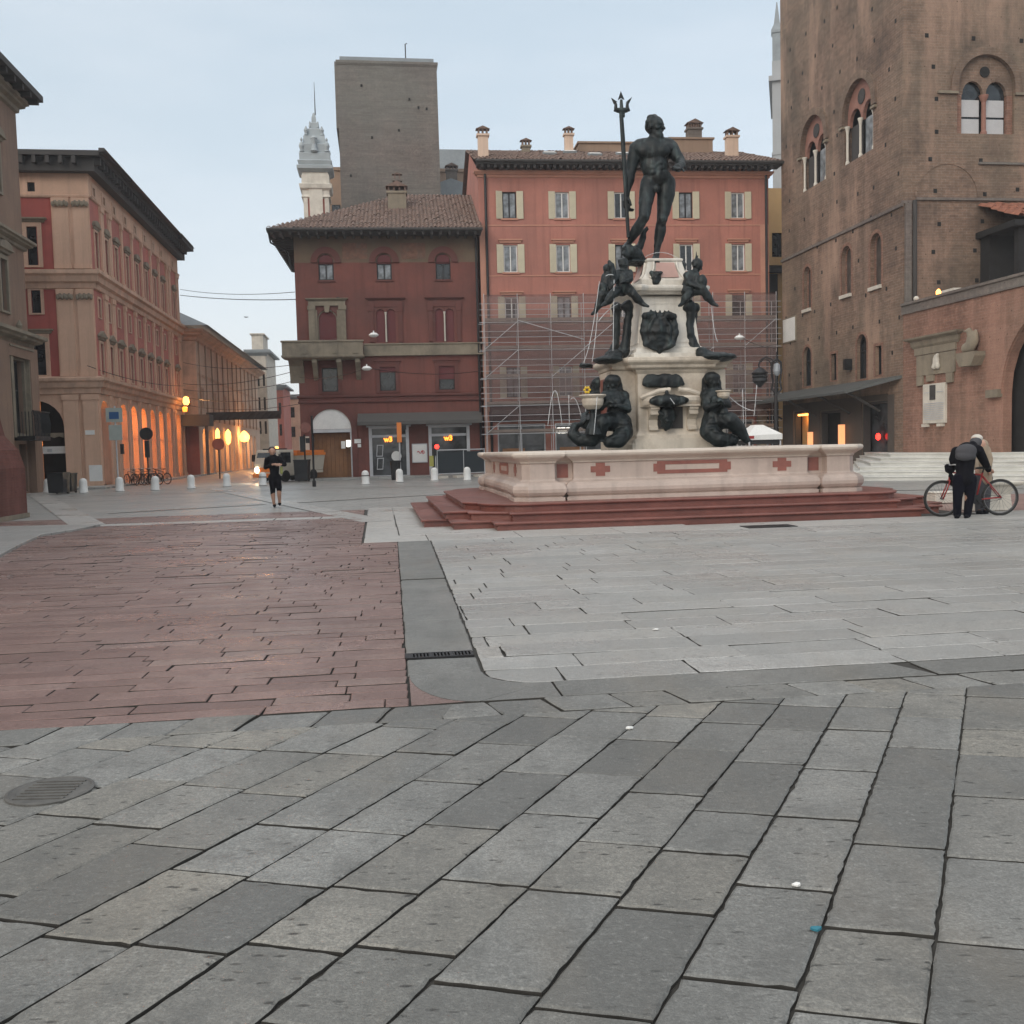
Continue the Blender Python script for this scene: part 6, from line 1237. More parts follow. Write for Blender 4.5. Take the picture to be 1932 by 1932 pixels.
# bronze sirens at the foot of the pedestal
def siren(hd, f, sh, el, ha, ch, wa, hi, br, legs, label):
    P = head(hd, .185, f)+[('c', hd-Vector((0,-.05,.1)), (sh[0]+sh[1])/2+Vector((0,0,.05)), .1, .11), ('c', sh[0], sh[1], .14, .14), ('c', ch+Vector((0,.06,.05)), wa, .24, .18), ('e', ch, (.29,.2,.2)), ('c', wa, hi, .19, .27), ('e', wa+f.normalized()*.1, (.15,.13,.17))]
    P += [('e', hd+Vector((0,.05,.09)), (.2,.21,.15))]+[('c', hd+Vector((.17*math.sin(k*1.1-2.2),.12,.05)), (sh[0]+sh[1])/2+Vector((.26*math.sin(k*1.1-2.2),.16,-.15-.05*(k%2))), .075, .05) for k in range(5)]
    for q in br: P += [('e', q, (.105,.11,.1)), ('e', q+f.normalized()*.1, (.03,.03,.03))]
    for s_, e_, h_ in zip(sh, el, ha): P += limb([s_, e_, h_], [.125,.095,.06])+hand(h_, h_-e_, Vector((0,-.4,1)), .075, .7)
    for pts, rr in legs:
        P += limb(pts, rr); e = pts[-1]; d_ = (pts[-1]-pts[-2]).normalized(); P += [('c', e, e+d_*.16+Vector((.09,0,.07)), .05, .015), ('c', e, e+d_*.16+Vector((-.07,-.05,.06)), .05, .015)]
        for k in range(len(pts)-1):                       # scales and fins ridge the tails
            for z_ in (.25, .6): q = pts[k].lerp(pts[k+1], z_); r_ = rr[k]*(1-z_)+rr[k+1]*z_; P.append(('e', q+Vector((0,-r_*.75,r_*.45)), (r_*.55,r_*.3,r_*.22)))
    return tag(blob('bronze_siren', P, .02, K['bronze'], None, None, 2, worked=.014, freq=9.), label, 'statue', 'bronze sirens round the foot of the pedestal')
d = -1.35
siren(J3(515,1275,d), Vector((-.75,-.6,-.15)), (J3(450,1385,d-.15), J3(612,1380,d+.1)), (J3(405,1475,d-.3), J3(645,1495,d-.1)), (J3(455,1450,d-.42), J3(545,1465,d-.36)), J3(530,1415,d), J3(542,1505,d), J3(540,1590,d), (J3(470,1425,d-.27), J3(548,1428,d-.22)),
  [([J3(500,1605,d-.1), J3(415,1610,d-.38), J3(395,1700,d-.3), J3(330,1765,d-.2), J3(230,1770,d-.15), J3(158,1720,d-.1), J3(180,1645,d), J3(250,1620,d)], [.23,.19,.17,.17,.15,.13,.1,.05]), ([J3(590,1610,d), J3(615,1695,d-.1), J3(565,1765,d-.25), J3(480,1785,d-.3)], [.24,.22,.2,.14])], 'bronze siren at the front left of the pedestal, tail curled to the left')
d = -1.1
siren(J3(1392,1250,d), Vector((.8,-.55,-.1)), (J3(1335,1370,d+.1), J3(1475,1370,d-.1)), (J3(1345,1485,d-.2), J3(1530,1455,d-.2)), (J3(1425,1455,d-.38), J3(1480,1425,d-.42)), J3(1405,1405,d), J3(1392,1500,d), J3(1400,1580,d), (J3(1415,1410,d-.25), J3(1482,1405,d-.22)),
  [([J3(1445,1590,d-.05), J3(1550,1595,d-.3), J3(1625,1665,d-.25), J3(1690,1760,d-.2)], [.23,.2,.17,.1]), ([J3(1385,1610,d), J3(1365,1690,d-.1), J3(1450,1760,d-.2), J3(1570,1770,d-.2)], [.24,.23,.2,.14])], 'bronze siren at the front right of the pedestal, tail coiled to the right')
d = .5
siren(J3(395,1290,d), Vector((-.95,-.2,0)), (J3(340,1390,d-.1), J3(455,1390,d+.1)), (J3(310,1480,d-.2), J3(470,1490,d)), (J3(350,1460,d-.3), J3(400,1465,d-.3)), J3(390,1420,d), J3(385,1510,d), J3(375,1590,d), (J3(345,1430,d-.2), J3(400,1430,d-.2)),
  [([J3(350,1610,d), J3(280,1620,d-.1), J3(260,1560,d+.1), J3(290,1520,d+.2)], [.22,.16,.1,.05]), ([J3(400,1610,d), J3(390,1720,d), J3(330,1760,d-.1)], [.23,.2,.12])], 'bronze siren at the left back of the pedestal behind the stone bowl')
# thin jets of water
jm, jt, jb = nt('water_jet'); jb.inputs['Base Color'].default_value = (.75,.78,.8,1); jb.inputs['Roughness'].default_value = .15; jb.inputs['Alpha'].default_value = .55
def jet(pts, d, label, r=.009):
    q = [J3(*p_, d) for p_ in pts]; b = MB(); b.tube(q, [r*(1+.15*math.sin(i*2.)) for i in range(len(q))], 6); tag(b.obj('water_jet', jm, smooth=True), label, 'water jet', 'thin water jets of the fountain')
def arcp(x0, y0, x1, y1, top, n=12):
    out = []
    for i in range(n+1):
        s_ = i/n; y = y0+(y1-y0)*s_ - 4*(top)*s_*(1-s_); out.append((x0+(x1-x0)*s_, y))
    return out
jet(arcp(395,365,250,1090,-120), -.9, 'long thin water jet falling left of the front left child'); jet(arcp(525,350,515,980,-60), -1.3, 'thin water jet falling straight before the front left child')
jet(arcp(560,565,385,720,20), -1.1, 'short water jet from the pedestal corner arcing left'); jet([(520,310),(500,305),(470,308),(450,320)], -1.3, 'tiny arc of water beside the left children')
jet(arcp(380,640,330,1080,-40), -1., 'thin water jet falling below the low hanging bronze foot'); jet(arcp(375,1385,345,1720,-20), -2.2, 'water jet falling from the left stone bowl')
jet(arcp(-60,1640,65,1640,310), -1.5, 'leftmost water jet, a tall arch rising from the basin'); jet(arcp(125,1370,130,1640,-10), -1.4, 'upright thin water jet left of the left siren'); jet(arcp(140,1410,235,1560,70), -1.4, 'small arching water jet beside the left stone bowl')
jet(arcp(1380,560,1440,900,-60), -.8, 'thin water jet falling right of the front right child'); jet(arcp(1020,1395,1060,1450,0), -1.4, 'thin trickle of water over the front bronze shell')
jet(arcp(1660,1320,1670,1690,-20), -.9, 'upright water jet right of the right siren'); jet(arcp(1785,1280,1760,1560,-20), -.6, 'rightmost water jet beyond the right siren'); jet(arcp(1530,1370,1760,1510,-25), -1.2, 'slanting water jet from the right stone bowl')
jet(arcp(800,150,1100,170,50), -.2, 'fine arc of water behind the trident man\'s foot', .006)
# ------------------------------------------------------------------ people
def JR(x, y, d=0.): return at((880+.18634*x)/1.98758, (1640+.18634*y)/1.98758, 29.7+d)
def JC(x, y, d=0.): return at((3380+.2381*x)/1.98758, (1580+.2381*y)/1.98758, 19.5+d)
V = Vector
# runner: legs and face are the body, the rest is clothing over it
hip = JR(800,800); hl, hr_ = JR(745,820), JR(860,820)
body = head(JR(755,285,-.02), .135, V((.25,-1,-.35)))+[('c', JR(760,350), JR(775,400), .06, .065)]
body += limb([JR(745,820), JR(765,1020,-.05), JR(770,1150), JR(790,1330,.03), JR(800,1360,.03)], [.1,.075,.068,.042,.045])
body += limb([JR(860,820), JR(895,1000,-.04), JR(895,1130), JR(905,1300,.1), JR(905,1320,.1)], [.1,.075,.068,.042,.045])
body += [('c', JR(790,450), JR(803,790), .10, .085)]
body += limb([JR(655,450), JR(625,600,.02), JR(760,550,-.2)], [.06,.05,.034])+limb([JR(900,440), JR(1000,545,.02), JR(940,550,-.2)], [.06,.05,.034])
body += hand(JR(770,548,-.2), V((1,-.3,.1)), V((0,-.5,1)), .05, .8)+hand(JR(930,550,-.2), V((-1,-.3,.1)), V((0,-.5,1)), .05, .8)
PR = blob('person', body, .0105, K['skin'], None, None, 1)
tag(PR, 'person in black running clothes jogging towards the fountain', 'person')
top = [('c', JR(775,440), JR(800,640), .155, .15), ('c', JR(800,640), JR(803,790), .145, .13), ('c', JR(680,435), JR(880,430), .085, .085), ('c', JR(765,385), JR(770,420), .075, .1)]
top += limb([JR(655,450), JR(622,605,.02), JR(745,553,-.18)], [.085,.068,.048])+limb([JR(900,440), JR(1005,545,.02), JR(948,551,-.18)], [.085,.068,.048])
blob('running_jacket', top, .014, K['blackcloth'], PR, None, 3)
tg = limb([JR(745,810), JR(765,1020,-.05), JR(768,1140)], [.112,.085,.07])+limb([JR(860,810), JR(895,1000,-.04), JR(896,1105)], [.112,.085,.07])+[('c', JR(765,795), JR(845,795), .12, .12)]
blob('leggings', tg, .014, K['blackcloth'], PR, None, 2)
blob('hair', [('e', JR(755,240,.02), (.115,.13,.085)), ('e', JR(752,270,.05), (.115,.1,.11))], .014, K['hair'], PR)
for x, y, d in ((800,1385,.02), (905,1350,.12)):
    b = blob('running_shoe', [('c', JR(x,y-15,d+.05), JR(x+4,y,d-.16), .052, .04), ('c', JR(x,y-40,d+.06), JR(x,y-20,d+.04), .045, .05)], .012, K['blackcloth'], PR); 
blob('arm_pouch', [('c', JR(942,605,-.1), JR(942,715,-.1), .04, .04)], .012, plain('lime_pouch', (.3,.33,.1)), PR)
# person bent over the bicycle, seen from behind
body = head(JC(1165,345,.3), .135, V((.25,.9,-.45)))+[('c', JC(1120,400,.2), JC(1160,370,.27), .06, .06), ('c', JC(1000,500,.05), JC(1000,900), .15, .15)]
body += limb([JC(920,900), JC(900,1200,-.02), JC(885,1460)], [.1,.075,.05])+limb([JC(1075,900), JC(1060,1200,-.02), JC(1035,1460)], [.1,.075,.05])
body += limb([JC(1220,450,.1), JC(1300,620,.2), JC(1380,770,.35)], [.06,.055,.04])+limb([JC(870,470,.1), JC(820,600,.15), JC(840,740,.4)], [.06,.055,.04])
body += hand(JC(1385,772,.35), V((.8,.5,-.1)), V((0,-.3,1)), .05, .8)+hand(JC(838,745,.4), V((-.3,.9,-.1)), V((0,-.3,1)), .05, .8)
PC = blob('person', body, .0105, K['skin'], None, None, 1); tag(PC, 'person in black with white cap and grey backpack bent over the bicycle', 'person')
top = [('c', JC(1030,470,.08), JC(1000,740,.02), .185, .175), ('c', JC(1000,740,.02), JC(1000,900,-.02), .17, .16), ('c', JC(900,480,.1), JC(1180,450,.1), .11, .11), ('c', JC(1120,390,.18), JC(1130,370,.22), .1, .085)]
top += limb([JC(1215,455,.1), JC(1300,620,.2), JC(1372,760,.33)], [.1,.085,.06])+limb([JC(865,475,.1), JC(818,600,.15), JC(836,725,.37)], [.1,.085,.06])
blob('jacket', top, .014, K['blackcloth'], PC, None, 3)
tr_ = [('c', JC(935,910), JC(1060,910), .15, .15)]+limb([JC(915,930), JC(885,1200,-.02), JC(880,1465)], [.135,.09,.075])+limb([JC(1080,930), JC(1075,1200,-.02), JC(1040,1465)], [.135,.09,.075])
blob('trousers', tr_, .014, mat('navy_black_cloth', (.006,.006,.011), .9, .2, 8, 60, .2, spec=.1), PC, None, 2)
blob('hair', [('e', JC(1172,325,.28), (.115,.13,.1)), ('e', JC(1165,355,.25), (.11,.11,.1))], .014, K['greycloth'], PC)
for x, d in ((880,-.04), (1032,-.04)): blob('shoe', [('c', JC(x,1500,d+.05), JC(x-12,1512,d-.14), .05, .042), ('c', JC(x,1475,d+.06), JC(x,1495,d+.03), .05, .05)], .012, K['blackcloth'], PC)
blob('backpack', [('e', JC(1020,470,-.16), (.21,.12,.15), RX(.35)), ('e', JC(1010,530,-.17), (.2,.11,.12)), ('c', JC(900,560,-.14), JC(1130,560,-.14), .06, .06)], .016, K['greycloth'], PC, None, 3)
# second person behind the bicycle in a tan coat
body = head(JC(1268,385,.97), .125, V((-.3,-1,-.35)))+limb([JC(1275,440,1.), JC(1285,600,1.), JC(1280,860,1.)], [.07,.14,.13])+limb([JC(1250,900,1.), JC(1240,1150,.95), JC(1230,1400,.95), JC(1230,1440,.85)], [.1,.075,.05,.05])+limb([JC(1330,900,1.), JC(1330,1150,.95), JC(1320,1400,.95), JC(1320,1440,.85)], [.1,.075,.05,.05])
body += limb([JC(1350,450,1.), JC(1390,600,.95), JC(1380,750,.85)], [.06,.05,.035])+hand(JC(1380,755,.85), V((0,-.6,-.8)), V((1,0,0)), .05, .7)+limb([JC(1180,450,1.), JC(1160,600,.95), JC(1180,750,.85)], [.06,.05,.035])+hand(JC(1180,755,.85), V((0,-.6,-.8)), V((-1,0,0)), .05, .7)
P2 = blob('person', body, .0105, K['skin'], None, None, 1); tag(P2, 'person in tan hooded coat mostly hidden behind the bent person with backpack', 'person')
blob('coat', [('c', JC(1260,430,1.), JC(1290,620,1.), .14, .155), ('c', JC(1290,620,1.), JC(1300,920,1.), .155, .17), ('c', JC(1215,430,1.), JC(1325,430,1.), .085, .085)]+limb([JC(1340,450,1.), JC(1390,600,.95), JC(1380,735,.86)], [.085,.07,.055])+limb([JC(1180,450,1.), JC(1160,600,.95), JC(1180,735,.86)], [.085,.07,.055]), .014, K['tancloth'], P2, None, 3)
blob('trousers', limb([JC(1250,900,1.), JC(1240,1150,.95), JC(1230,1400,.95)], [.14,.1,.085])+limb([JC(1330,900,1.), JC(1330,1150,.95), JC(1320,1400,.95)], [.14,.1,.085]), .014, K['greycloth'], P2)
for x_ in (1230, 1320): blob('shoe', [('c', JC(x_,1440,1.0), JC(x_,1448,.78), .072, .068)], .012, K['blackcloth'], P2)
blob('hood', [('e', JC(1272,370,1.01), (.125,.125,.12)), ('c', JC(1270,400,1.04), JC(1285,450,1.04), .12, .13)], .014, K['tancloth'], P2)
blob('cap', [('e', JC(1190,268,.33), (.11,.12,.085)), ('e', JC(1205,290,.44), (.085,.08,.018))], .012, K.setdefault('offwhite', mat('offwhite_cloth', (.55,.52,.47), .8, .1)), PC); blob('cap_top', [('e', JC(1190,236,.34), (.085,.085,.03))], .012, K['orange'], PC)
# ------------------------------------------------------------------ bicycles
def bicycle(name, frame, label, group=None):
    t = empty(name, (0,0,0), 0, label, 'bicycle', group); r = .335; X = 1.06
    for x in (0, X):
        b = MB(T(x, 0, r) @ RX(PI/2)); rr = []
        n = 36; path = [(r*.955*math.cos(2*PI*k/n), r*.955*math.sin(2*PI*k/n), 0) for k in range(n+1)]; b.tube(path, .024, 8, cap=False)
        w = b.obj('wheel', K['rubber'], t, smooth=True)
        b = MB(T(x, 0, r) @ RX(PI/2)); b.tube([(r*.88*math.cos(2*PI*k/n), r*.88*math.sin(2*PI*k/n), 0) for k in range(n+1)], .011, 6, cap=False)
        b.lathe([(.022,-.05),(.022,.05)], 8)
        for k in range(20): a_ = 2*PI*k/20; b.tube([(.02*math.cos(a_+.6), .02*math.sin(a_+.6), .03*(-1)**k), (r*.88*math.cos(a_), r*.88*math.sin(a_), 0)], .0022, 4, cap=False)
        b.obj('rim', K.setdefault('greyrim', plain('grey_rim', (.16,.16,.165), .4, .5)), w)
    bb = (.62, 0, .30); st = (.74, 0, .80); ht = (.16, 0, .82); hb = (.13, 0, .68); fa, ra = (0,0,r), (X,0,r); f = MB()
    f.tube([ht, (.73,0,.76)], .016); f.tube([hb, bb], .018); f.tube([bb, st], .017); f.tube([ht, hb], .02)
    for y in (-.055, .055): f.tube([(bb[0],y*.6,bb[2]), (X,y,r)], .011, 6); f.tube([(.735,y*.5,.74), (X,y,r)], .01, 6); f.tube([(.125,y,.66), (.09,y,.55), (0,y,r)], .013, 6)
    f.tube([(.125,-.055,.665), (.125,.055,.665)], .016, 6); f.obj('frame', frame, t, smooth=True)
    s_ = MB(); s_.add([(.62,-.03,.9),(.66,-.05,.91),(.86,-.09,.92),(.88,0,.925),(.86,.09,.92),(.66,.05,.91),(.62,.03,.9),(.62,-.03,.87),(.66,-.05,.87),(.86,-.08,.87),(.88,0,.87),(.86,.08,.87),(.66,.05,.87),(.62,.03,.87)], [(0,1,2,3,4,5,6),(13,12,11,10,9,8,7)]+[(i,i+7,(i+1)%7+7,(i+1)%7) for i in range(7)]); s_.tube([st, (.76,0,.87)], .014, 6); s_.obj('saddle', K['rubber'], t)
    h = MB(); h.tube([ht, (.17,0,.93), (.13,0,.96)], .014, 6); h.tube([(.22,-.28,.95), (.13,-.24,.97), (.12,0,.96), (.13,.24,.97), (.22,.28,.95)], .012, 6); h.obj('handlebar', K['steel'], t)
    g = MB()
    for y in (-.27, .27): g.tube([(.18,y,.96), (.27,y*1.05,.94)], .018, 6)
    g.obj('grip', K['rubber'], t)
    c = MB(T(.62,-.05,.30) @ RX(PI/2)); c.lathe([(.09,-.004),(.09,.004)], 18); c.M = Matrix(); c.tube([(.62,-.07,.3), (.72,-.07,.17)], .011, 6); c.tube([(.62,.07,.3), (.52,.07,.43)], .011, 6); c.box(.68,.76,-.16,-.08,.155,.18); c.box(.48,.56,.08,.16,.42,.445)
    c.tube([(.62,-.05,.39), (X,-.05,r+.03)], .005, 4); c.tube([(.62,-.05,.21), (X,-.05,r-.03)], .005, 4); c.obj('crankset', K['iron'], t); return t
p, q = JC(640,1470,.35), JC(1550,1500,.3); p.z = q.z = .004
bk = bicycle('bicycle', K['redpaint'], 'red bicycle standing by the fountain steps behind the bent person'); dd = q-p
bk.location = p; bk.rotation_euler = (0, 0, math.atan2(dd.y, dd.x)); bk.scale = (dd.length/1.06,)*3
# dark bag of things hanging on the handlebar
bg_ = blob('bag', [('e', JC(765,760,.35), (.1,.09,.08)), ('c', JC(720,700,.35), JC(800,690,.35), .04, .03), ('c', JC(780,860,.35), JC(800,920,.35), .05, .07), ('c', JC(690,705,.35), JC(720,770,.35), .02, .04)], .014, K['blackcloth']); tag(bg_, 'dark lumpy bag hanging at the red bicycle handlebar', 'bag')
# stone seat beside the bicycle and pale parcel
p = G(1893, 968); b = MB(); b.ring([(-.42,-.35),(.42,-.35),(.42,.35),(-.42,.35)], [(0,0),(-.02,.08),(-.04,.35),(.04,.52),(.14,.56),(.16,.62),(.1,.64)]); o = b.obj('stone_trough', K['stone_white'], bev=.02); o.location = (p.x+.12, p.y+1.0, 0); o.rotation_euler = (0,0,TH); tag(o, 'squat pale stone block with flared top behind the bicycle rear wheel', 'stone block')
p = G(1786, 950); b = MB(); b.box(-.35,.35,-.2,.2,0,.24); b.box(-.37,.37,-.22,.22,.24,.28); o = b.obj('stone_box', K['stone_white'], bev=.02); o.location = (p.x+.05, p.y+.3, 0); o.rotation_euler = (0,0,.2); tag(o, 'low pale stone box seen through the bicycle front wheel', 'stone block')
# ------------------------------------------------------------------ bollards
proto = None; bolG = 'white stone bollards across the square'
BL = ((90,930,'leftmost white bollard beside the dark bins'), (158,930,'white bollard before the poster on the palace corner'), (226,927,'white bollard below the blue sign post'), (293,925,'white bollard before the parked bicycles'), (361,922,'white bollard before the mouth of the far street'), (428,918,'white bollard in line with the banner across the street'), (496,916,'white bollard with dark band before the small truck'), (690,914,'white bollard with dark band before the red house door side'), (754,910,'white bollard beside the black bin at the shop window'), (820,907,'white bollard under the red signal lamp'), (882,906,'rightmost white bollard before the barrier'))
b = MB(); b.lathe([(.215,0),(.215,.05),(.19,.07),(.185,.45),(.18,.55),(.15,.63),(.09,.68),(.001,.70)], 20); me = b.mesh('bollard', True); me.materials.append(K['white_paint'])
bandm = MB().lathe([(.19,.42),(.195,.425),(.195,.46),(.19,.465)], 20).mesh('band', True); bandm.materials.append(K['iron'])
for u, v, lab in BL:
    o = bpy.data.objects.new('bollard', me); COL.objects.link(o); p = G(u, v); o.location = (p.x, p.y, 0); o.rotation_euler = (random.gauss(0,.02), random.gauss(0,.02), 0); tag(o, lab, 'bollard', bolG)
    if 'band' in lab and 'banner' not in lab: c = bpy.data.objects.new('band', bandm); COL.objects.link(c); c.parent = o
# ------------------------------------------------------------------ bins
def bin_(u, v, s_, h, lab, round_=False, back=0.):
    p = G(u, v); b = MB()
    if round_: b.lathe([(s_*.8,0),(s_*.85,.03),(s_,h),(s_*1.06,h+.02),(s_*1.06,h+.07),(s_*.9,h+.08),(s_*.85,h-.1)], 18); o = b.obj('bin', K['rubber'])
    else:
        b.ring([(-s_*.85,-s_*.85),(s_*.85,-s_*.85),(s_*.85,s_*.85),(-s_*.85,s_*.85)], [(0,.06),(.02,.08),(s_*.15,h)]); o = b.obj('bin', K['blackbin'])
        l = MB(); l.box(-s_*1.05, s_*1.05, -s_*1.08, s_*1.02, h+.003, h+.06); l.box(-s_*.4, s_*.4, -s_*1.2, -s_*1.08, h, h+.04); l.obj('lid', K['blackbin'], o)
        w = MB(); 
        for x in (-1, 1): w.M = T(x*s_*.7, s_*.9, .1) @ RY(PI/2); w.lathe([(.1,-.03),(.1,.03)], 14)
        w.obj('wheels', K['rubber'], o)
    o.location = (p.x, p.y+back, 0); return tag(o, lab, 'bin')
K['blackbin'] = plain('black_bin_plastic', (.018,.02,.023), .5)
bin_(112, 932, .38, .95, 'nearer left of two black wheeled bins at the palace corner'); bin_(129, 930, .33, .9, 'black wheeled bin against the palace corner pillar'); bin_(564, 910, .4, 1.2, 'dark grey wheeled bin between the runner and the red house', back=1.); bin_(737, 908, .3, 1.0, 'round black bin before the left shop window', True, 2.5)
# ------------------------------------------------------------------ small truck with lit headlights
p = G(497, 911); K['truckbody'] = mat('cream_truck_paint', (.55,.50,.42), .45, .1, 1., 20, .05, (.3,.27,.22), .4)
TR = empty('small_truck', (p.x, p.y+.6, 0), math.radians(-28), 'small cream works truck with orange hopper and bright headlights by the street corner', 'truck')
b = MB(); b.add([(x,y,z) for x in (-.85,.85) for y, z in ((0,.35),(0,1.05),(.18,1.78),(.3,1.85),(1.5,1.85),(1.5,.35))], [(0,1,7,6),(1,2,8,7),(2,3,9,8),(3,4,10,9),(4,5,11,10),(5,0,6,11),(0,5,4,3,2,1),(6,7,8,9,10,11)]); b.obj('cab', K['truckbody'], TR, bev=.05)
b = MB(); b.add([(-.74,.018,1.1),(.74,.018,1.1),(.68,.155,1.7),(-.68,.155,1.7)], [(0,1,2,3)]); 
for s_ in (-1, 1): b.add([(s_*.856,.2,1.1),(s_*.856,1.2,1.1),(s_*.856,1.2,1.7),(s_*.856,.35,1.7)], [(0,1,2,3) if s_ > 0 else (3,2,1,0)])
b.obj('windscreen', K['glass'], TR)
for s_ in (-1, 1):
    b = MB(T(s_*.62,-.02,.72) @ RX(PI/2)); b.lathe([(.15,-.02),(.15,.03),(.09,.06),(.001,.07)], 16); b.obj('headlight', K['lampw'] if s_ > 0 else K['headlamp'] if 'headlamp' in K else K.setdefault('headlamp', glow('headlamp', (1,.78,.5), 30.)), TR)
    b = MB(); b.box(s_*1.0-.09, s_*1.0+.09, .1, .18, 1.2, 1.6); b.tube([(s_*.85,.2,1.6),(s_*1.,.14,1.5)], .02, 5); b.obj('mirror', K['rubber'], TR)
b = MB(); b.box(-.88, .88, -.1, .1, .28, .5); b.box(-.5, .5, -.03, -.005, .6, .85); b.obj('bumper', K['orange'], TR)
for y in (.75, 3.2):
    for s_ in (-1, 1): b = MB(T(s_*.78, y, .34) @ RY(PI/2)); b.lathe([(.2,-.1),(.33,-.09),(.34,0),(.33,.09),(.2,.1)], 20); b.obj('wheel', K['rubber'], TR)
b = MB(); b.box(-.85, .85, 1.6, 4.1, .45, .6); b.add([(-.85,1.7,.62),(.85,1.7,.62),(.85,4.1,.62),(-.85,4.1,.62),(-.95,1.65,1.5),(.95,1.65,1.5),(.95,4.2,1.5),(-.95,4.2,1.5)], [(0,1,5,4),(1,2,6,5),(2,3,7,6),(3,0,4,7),(4,5,6,7)]); b.obj('hopper', K['truckbody'], TR)
b = MB(); b.box(-.98, .98, 1.62, 4.25, 1.5, 1.66); b.box(-.9, .9, 1.7, 4.2, 1.67, 1.8); b.obj('hopper_lid', K['orange'], TR)
b = MB(T(.1,.9,1.86)); b.lathe([(.1,0),(.12,.03),(.1,.16),(.04,.2)], 12); b.obj('beacon', K['lamp'], TR); b = MB(); b.box(-.6, .6, .5, 1.2, 1.86, 1.93); b.obj('light_bar', K['rubber'], TR)
pl = TR.location; l = bpy.data.lights.new('headlight_beam', 'SPOT'); l.energy = 220; l.color = (1.,.8,.55); l.spot_size = 1.3; o = bpy.data.objects.new('headlight_beam', l); COL.objects.link(o); o.parent = TR; o.location = (-.62,-.15,.72); o.rotation_euler = (math.radians(80), 0, PI); 
# ------------------------------------------------------------------ signs, posts, lamps
def post(u, v, h, r, label, cat, name):
    p = G(u, v); t = empty(name, (p.x, p.y, 0), TH, label, cat); MB().tube([(0,0,0),(0,0,h)], r, 8).obj('post', K['steel'] if r < .05 else K['iron'], t); return t
K['signblue'] = plain('sign_blue', (.03,.10,.25), .4); K['signgreen'] = mat('pale_sign', (.36,.40,.37), .5, .15)
t = post(224, 925, 4.2, .04, 'tall sign post with a blue square sign over a pale panel', 'sign', 'sign_post'); MB().box(-.42,.36,-.06,-.02,3.4,4.1).obj('sign_plate', K['signgreen'], t); MB().box(-.26,.2,-.075,-.061,3.55,3.9).obj('sign_symbol', K['signblue'], t); MB().box(-.32,.32,-.06,-.02,2.5,3.25).obj('lower_plate', K['signgreen'], t); MB().box(.2,.34,-.12,.1,1.8,2.3).obj('control_box', K['iron'], t)
t = post(281, 914, 2.3, .05, 'dark round backed sign on a post in the lit arcade', 'sign', 'sign_post'); b = MB(T(0,-.06,3.0) @ RX(PI/2)); b.lathe([(.38,-.03),(.38,.03)], 24); b.obj('sign_disc', K['iron'], t); MB().box(-.12,.12,-.1,.1,1.6,2.6).obj('control_box', K['iron'], t)
t = post(415, 903, 2.2, .05, 'brown round sign on a dark post at the street mouth', 'sign', 'sign_post'); b = MB(T(0,-.06,2.4) @ RX(PI/2)); b.lathe([(.42,-.03),(.42,.03)], 24); b.obj('sign_disc', K['redmarble'], t)
t = post(195, 917, 2.7, .07, 'dark post with small white sign at the first lit arch', 'sign', 'sign_post'); MB().box(-.1,.55,-.08,-.02,2.5,2.95).obj('sign_plate', K['white_paint'], t)
t = post(593, 918, 3.4, .05, 'thin black post before the red house doorway', 'post', 'black_post'); MB().lathe([(.09,0),(.09,.25),(.06,.3)], 10).obj('foot', K['iron'], t)
t = post(756, 905, 3.2, .045, 'orange topped signal post beside the shop poster', 'signal', 'signal_post'); MB().box(-.13,.13,-.12,.12,2.1,3.2).obj('signal_housing', K['orange'], t); MB().box(.14,.4,-.05,.05,2.8,3.05).obj('signal_arm', K['iron'], t)
t = post(823, 903, 1.9, .04, 'signal post with glowing red lamp at the barrier corner', 'signal', 'signal_post'); MB().box(-.12,.14,-.1,.1,1.3,2.1).obj('signal_housing', K['iron'], t); b = MB(T(.08,-.11,1.8) @ RX(PI/2)); b.lathe([(.13,-.02),(.12,.03),(.001,.05)], 14); b.obj('red_lamp', K['redlamp'], t); MB().box(-.35,-.12,-.08,.08,.7,1.3).obj('yellow_tag', plain('dull_yellow', (.35,.33,.08)), t)
p = at(573, 800, 57); t = empty('traffic_signals', (p.x, p.y, 0), TH, 'dark cluster of small signals at the red house corner', 'signal'); MB().tube([(0,0,0),(0,0,2.7)], .05, 8).obj('post', K['iron'], t); MB().box(-.25,.05,-.12,.12,1.7,2.6).box(.08,.3,-.1,.1,2.2,2.5).obj('signal_housing', K['iron'], t); b = MB(T(.1,-.14,3.1) @ RX(PI/2)); b.lathe([(.3,-.03),(.3,.03)], 20); b.obj('sign_disc', K['redmarble'], t)
# barrier of dark mesh before the right shop
p, q = G(826, 903), G(915, 899); t = empty('barrier', (p.x, p.y, .0), math.atan2(q.y-p.y, q.x-p.x), 'dark mesh barrier in a steel frame before the right shop window', 'barrier'); w_ = (q-p).length
b = MB(); b.tube([(0,0,0),(0,0,1.6),(w_,0,1.6),(w_,0,0)], .04, 6); b.tube([(0,0,.25),(w_,0,.25)], .03, 6); b.tube([(w_*.55,0,0),(w_*.55,0,1.6)], .025, 6); b.obj('frame', K['steel'], t); MB().box(.03, w_-.03, .012, .03, .28, 1.5).obj('mesh_panel', plain('dark_mesh', (.03,.038,.045), .9), t)
b = MB(); 
for x in (.2, 1.4, w_-.4): b.box(x-.25, x+.35, -.25, .25, 0, .14)
b.obj('concrete_foot', K['stone_white'], t)
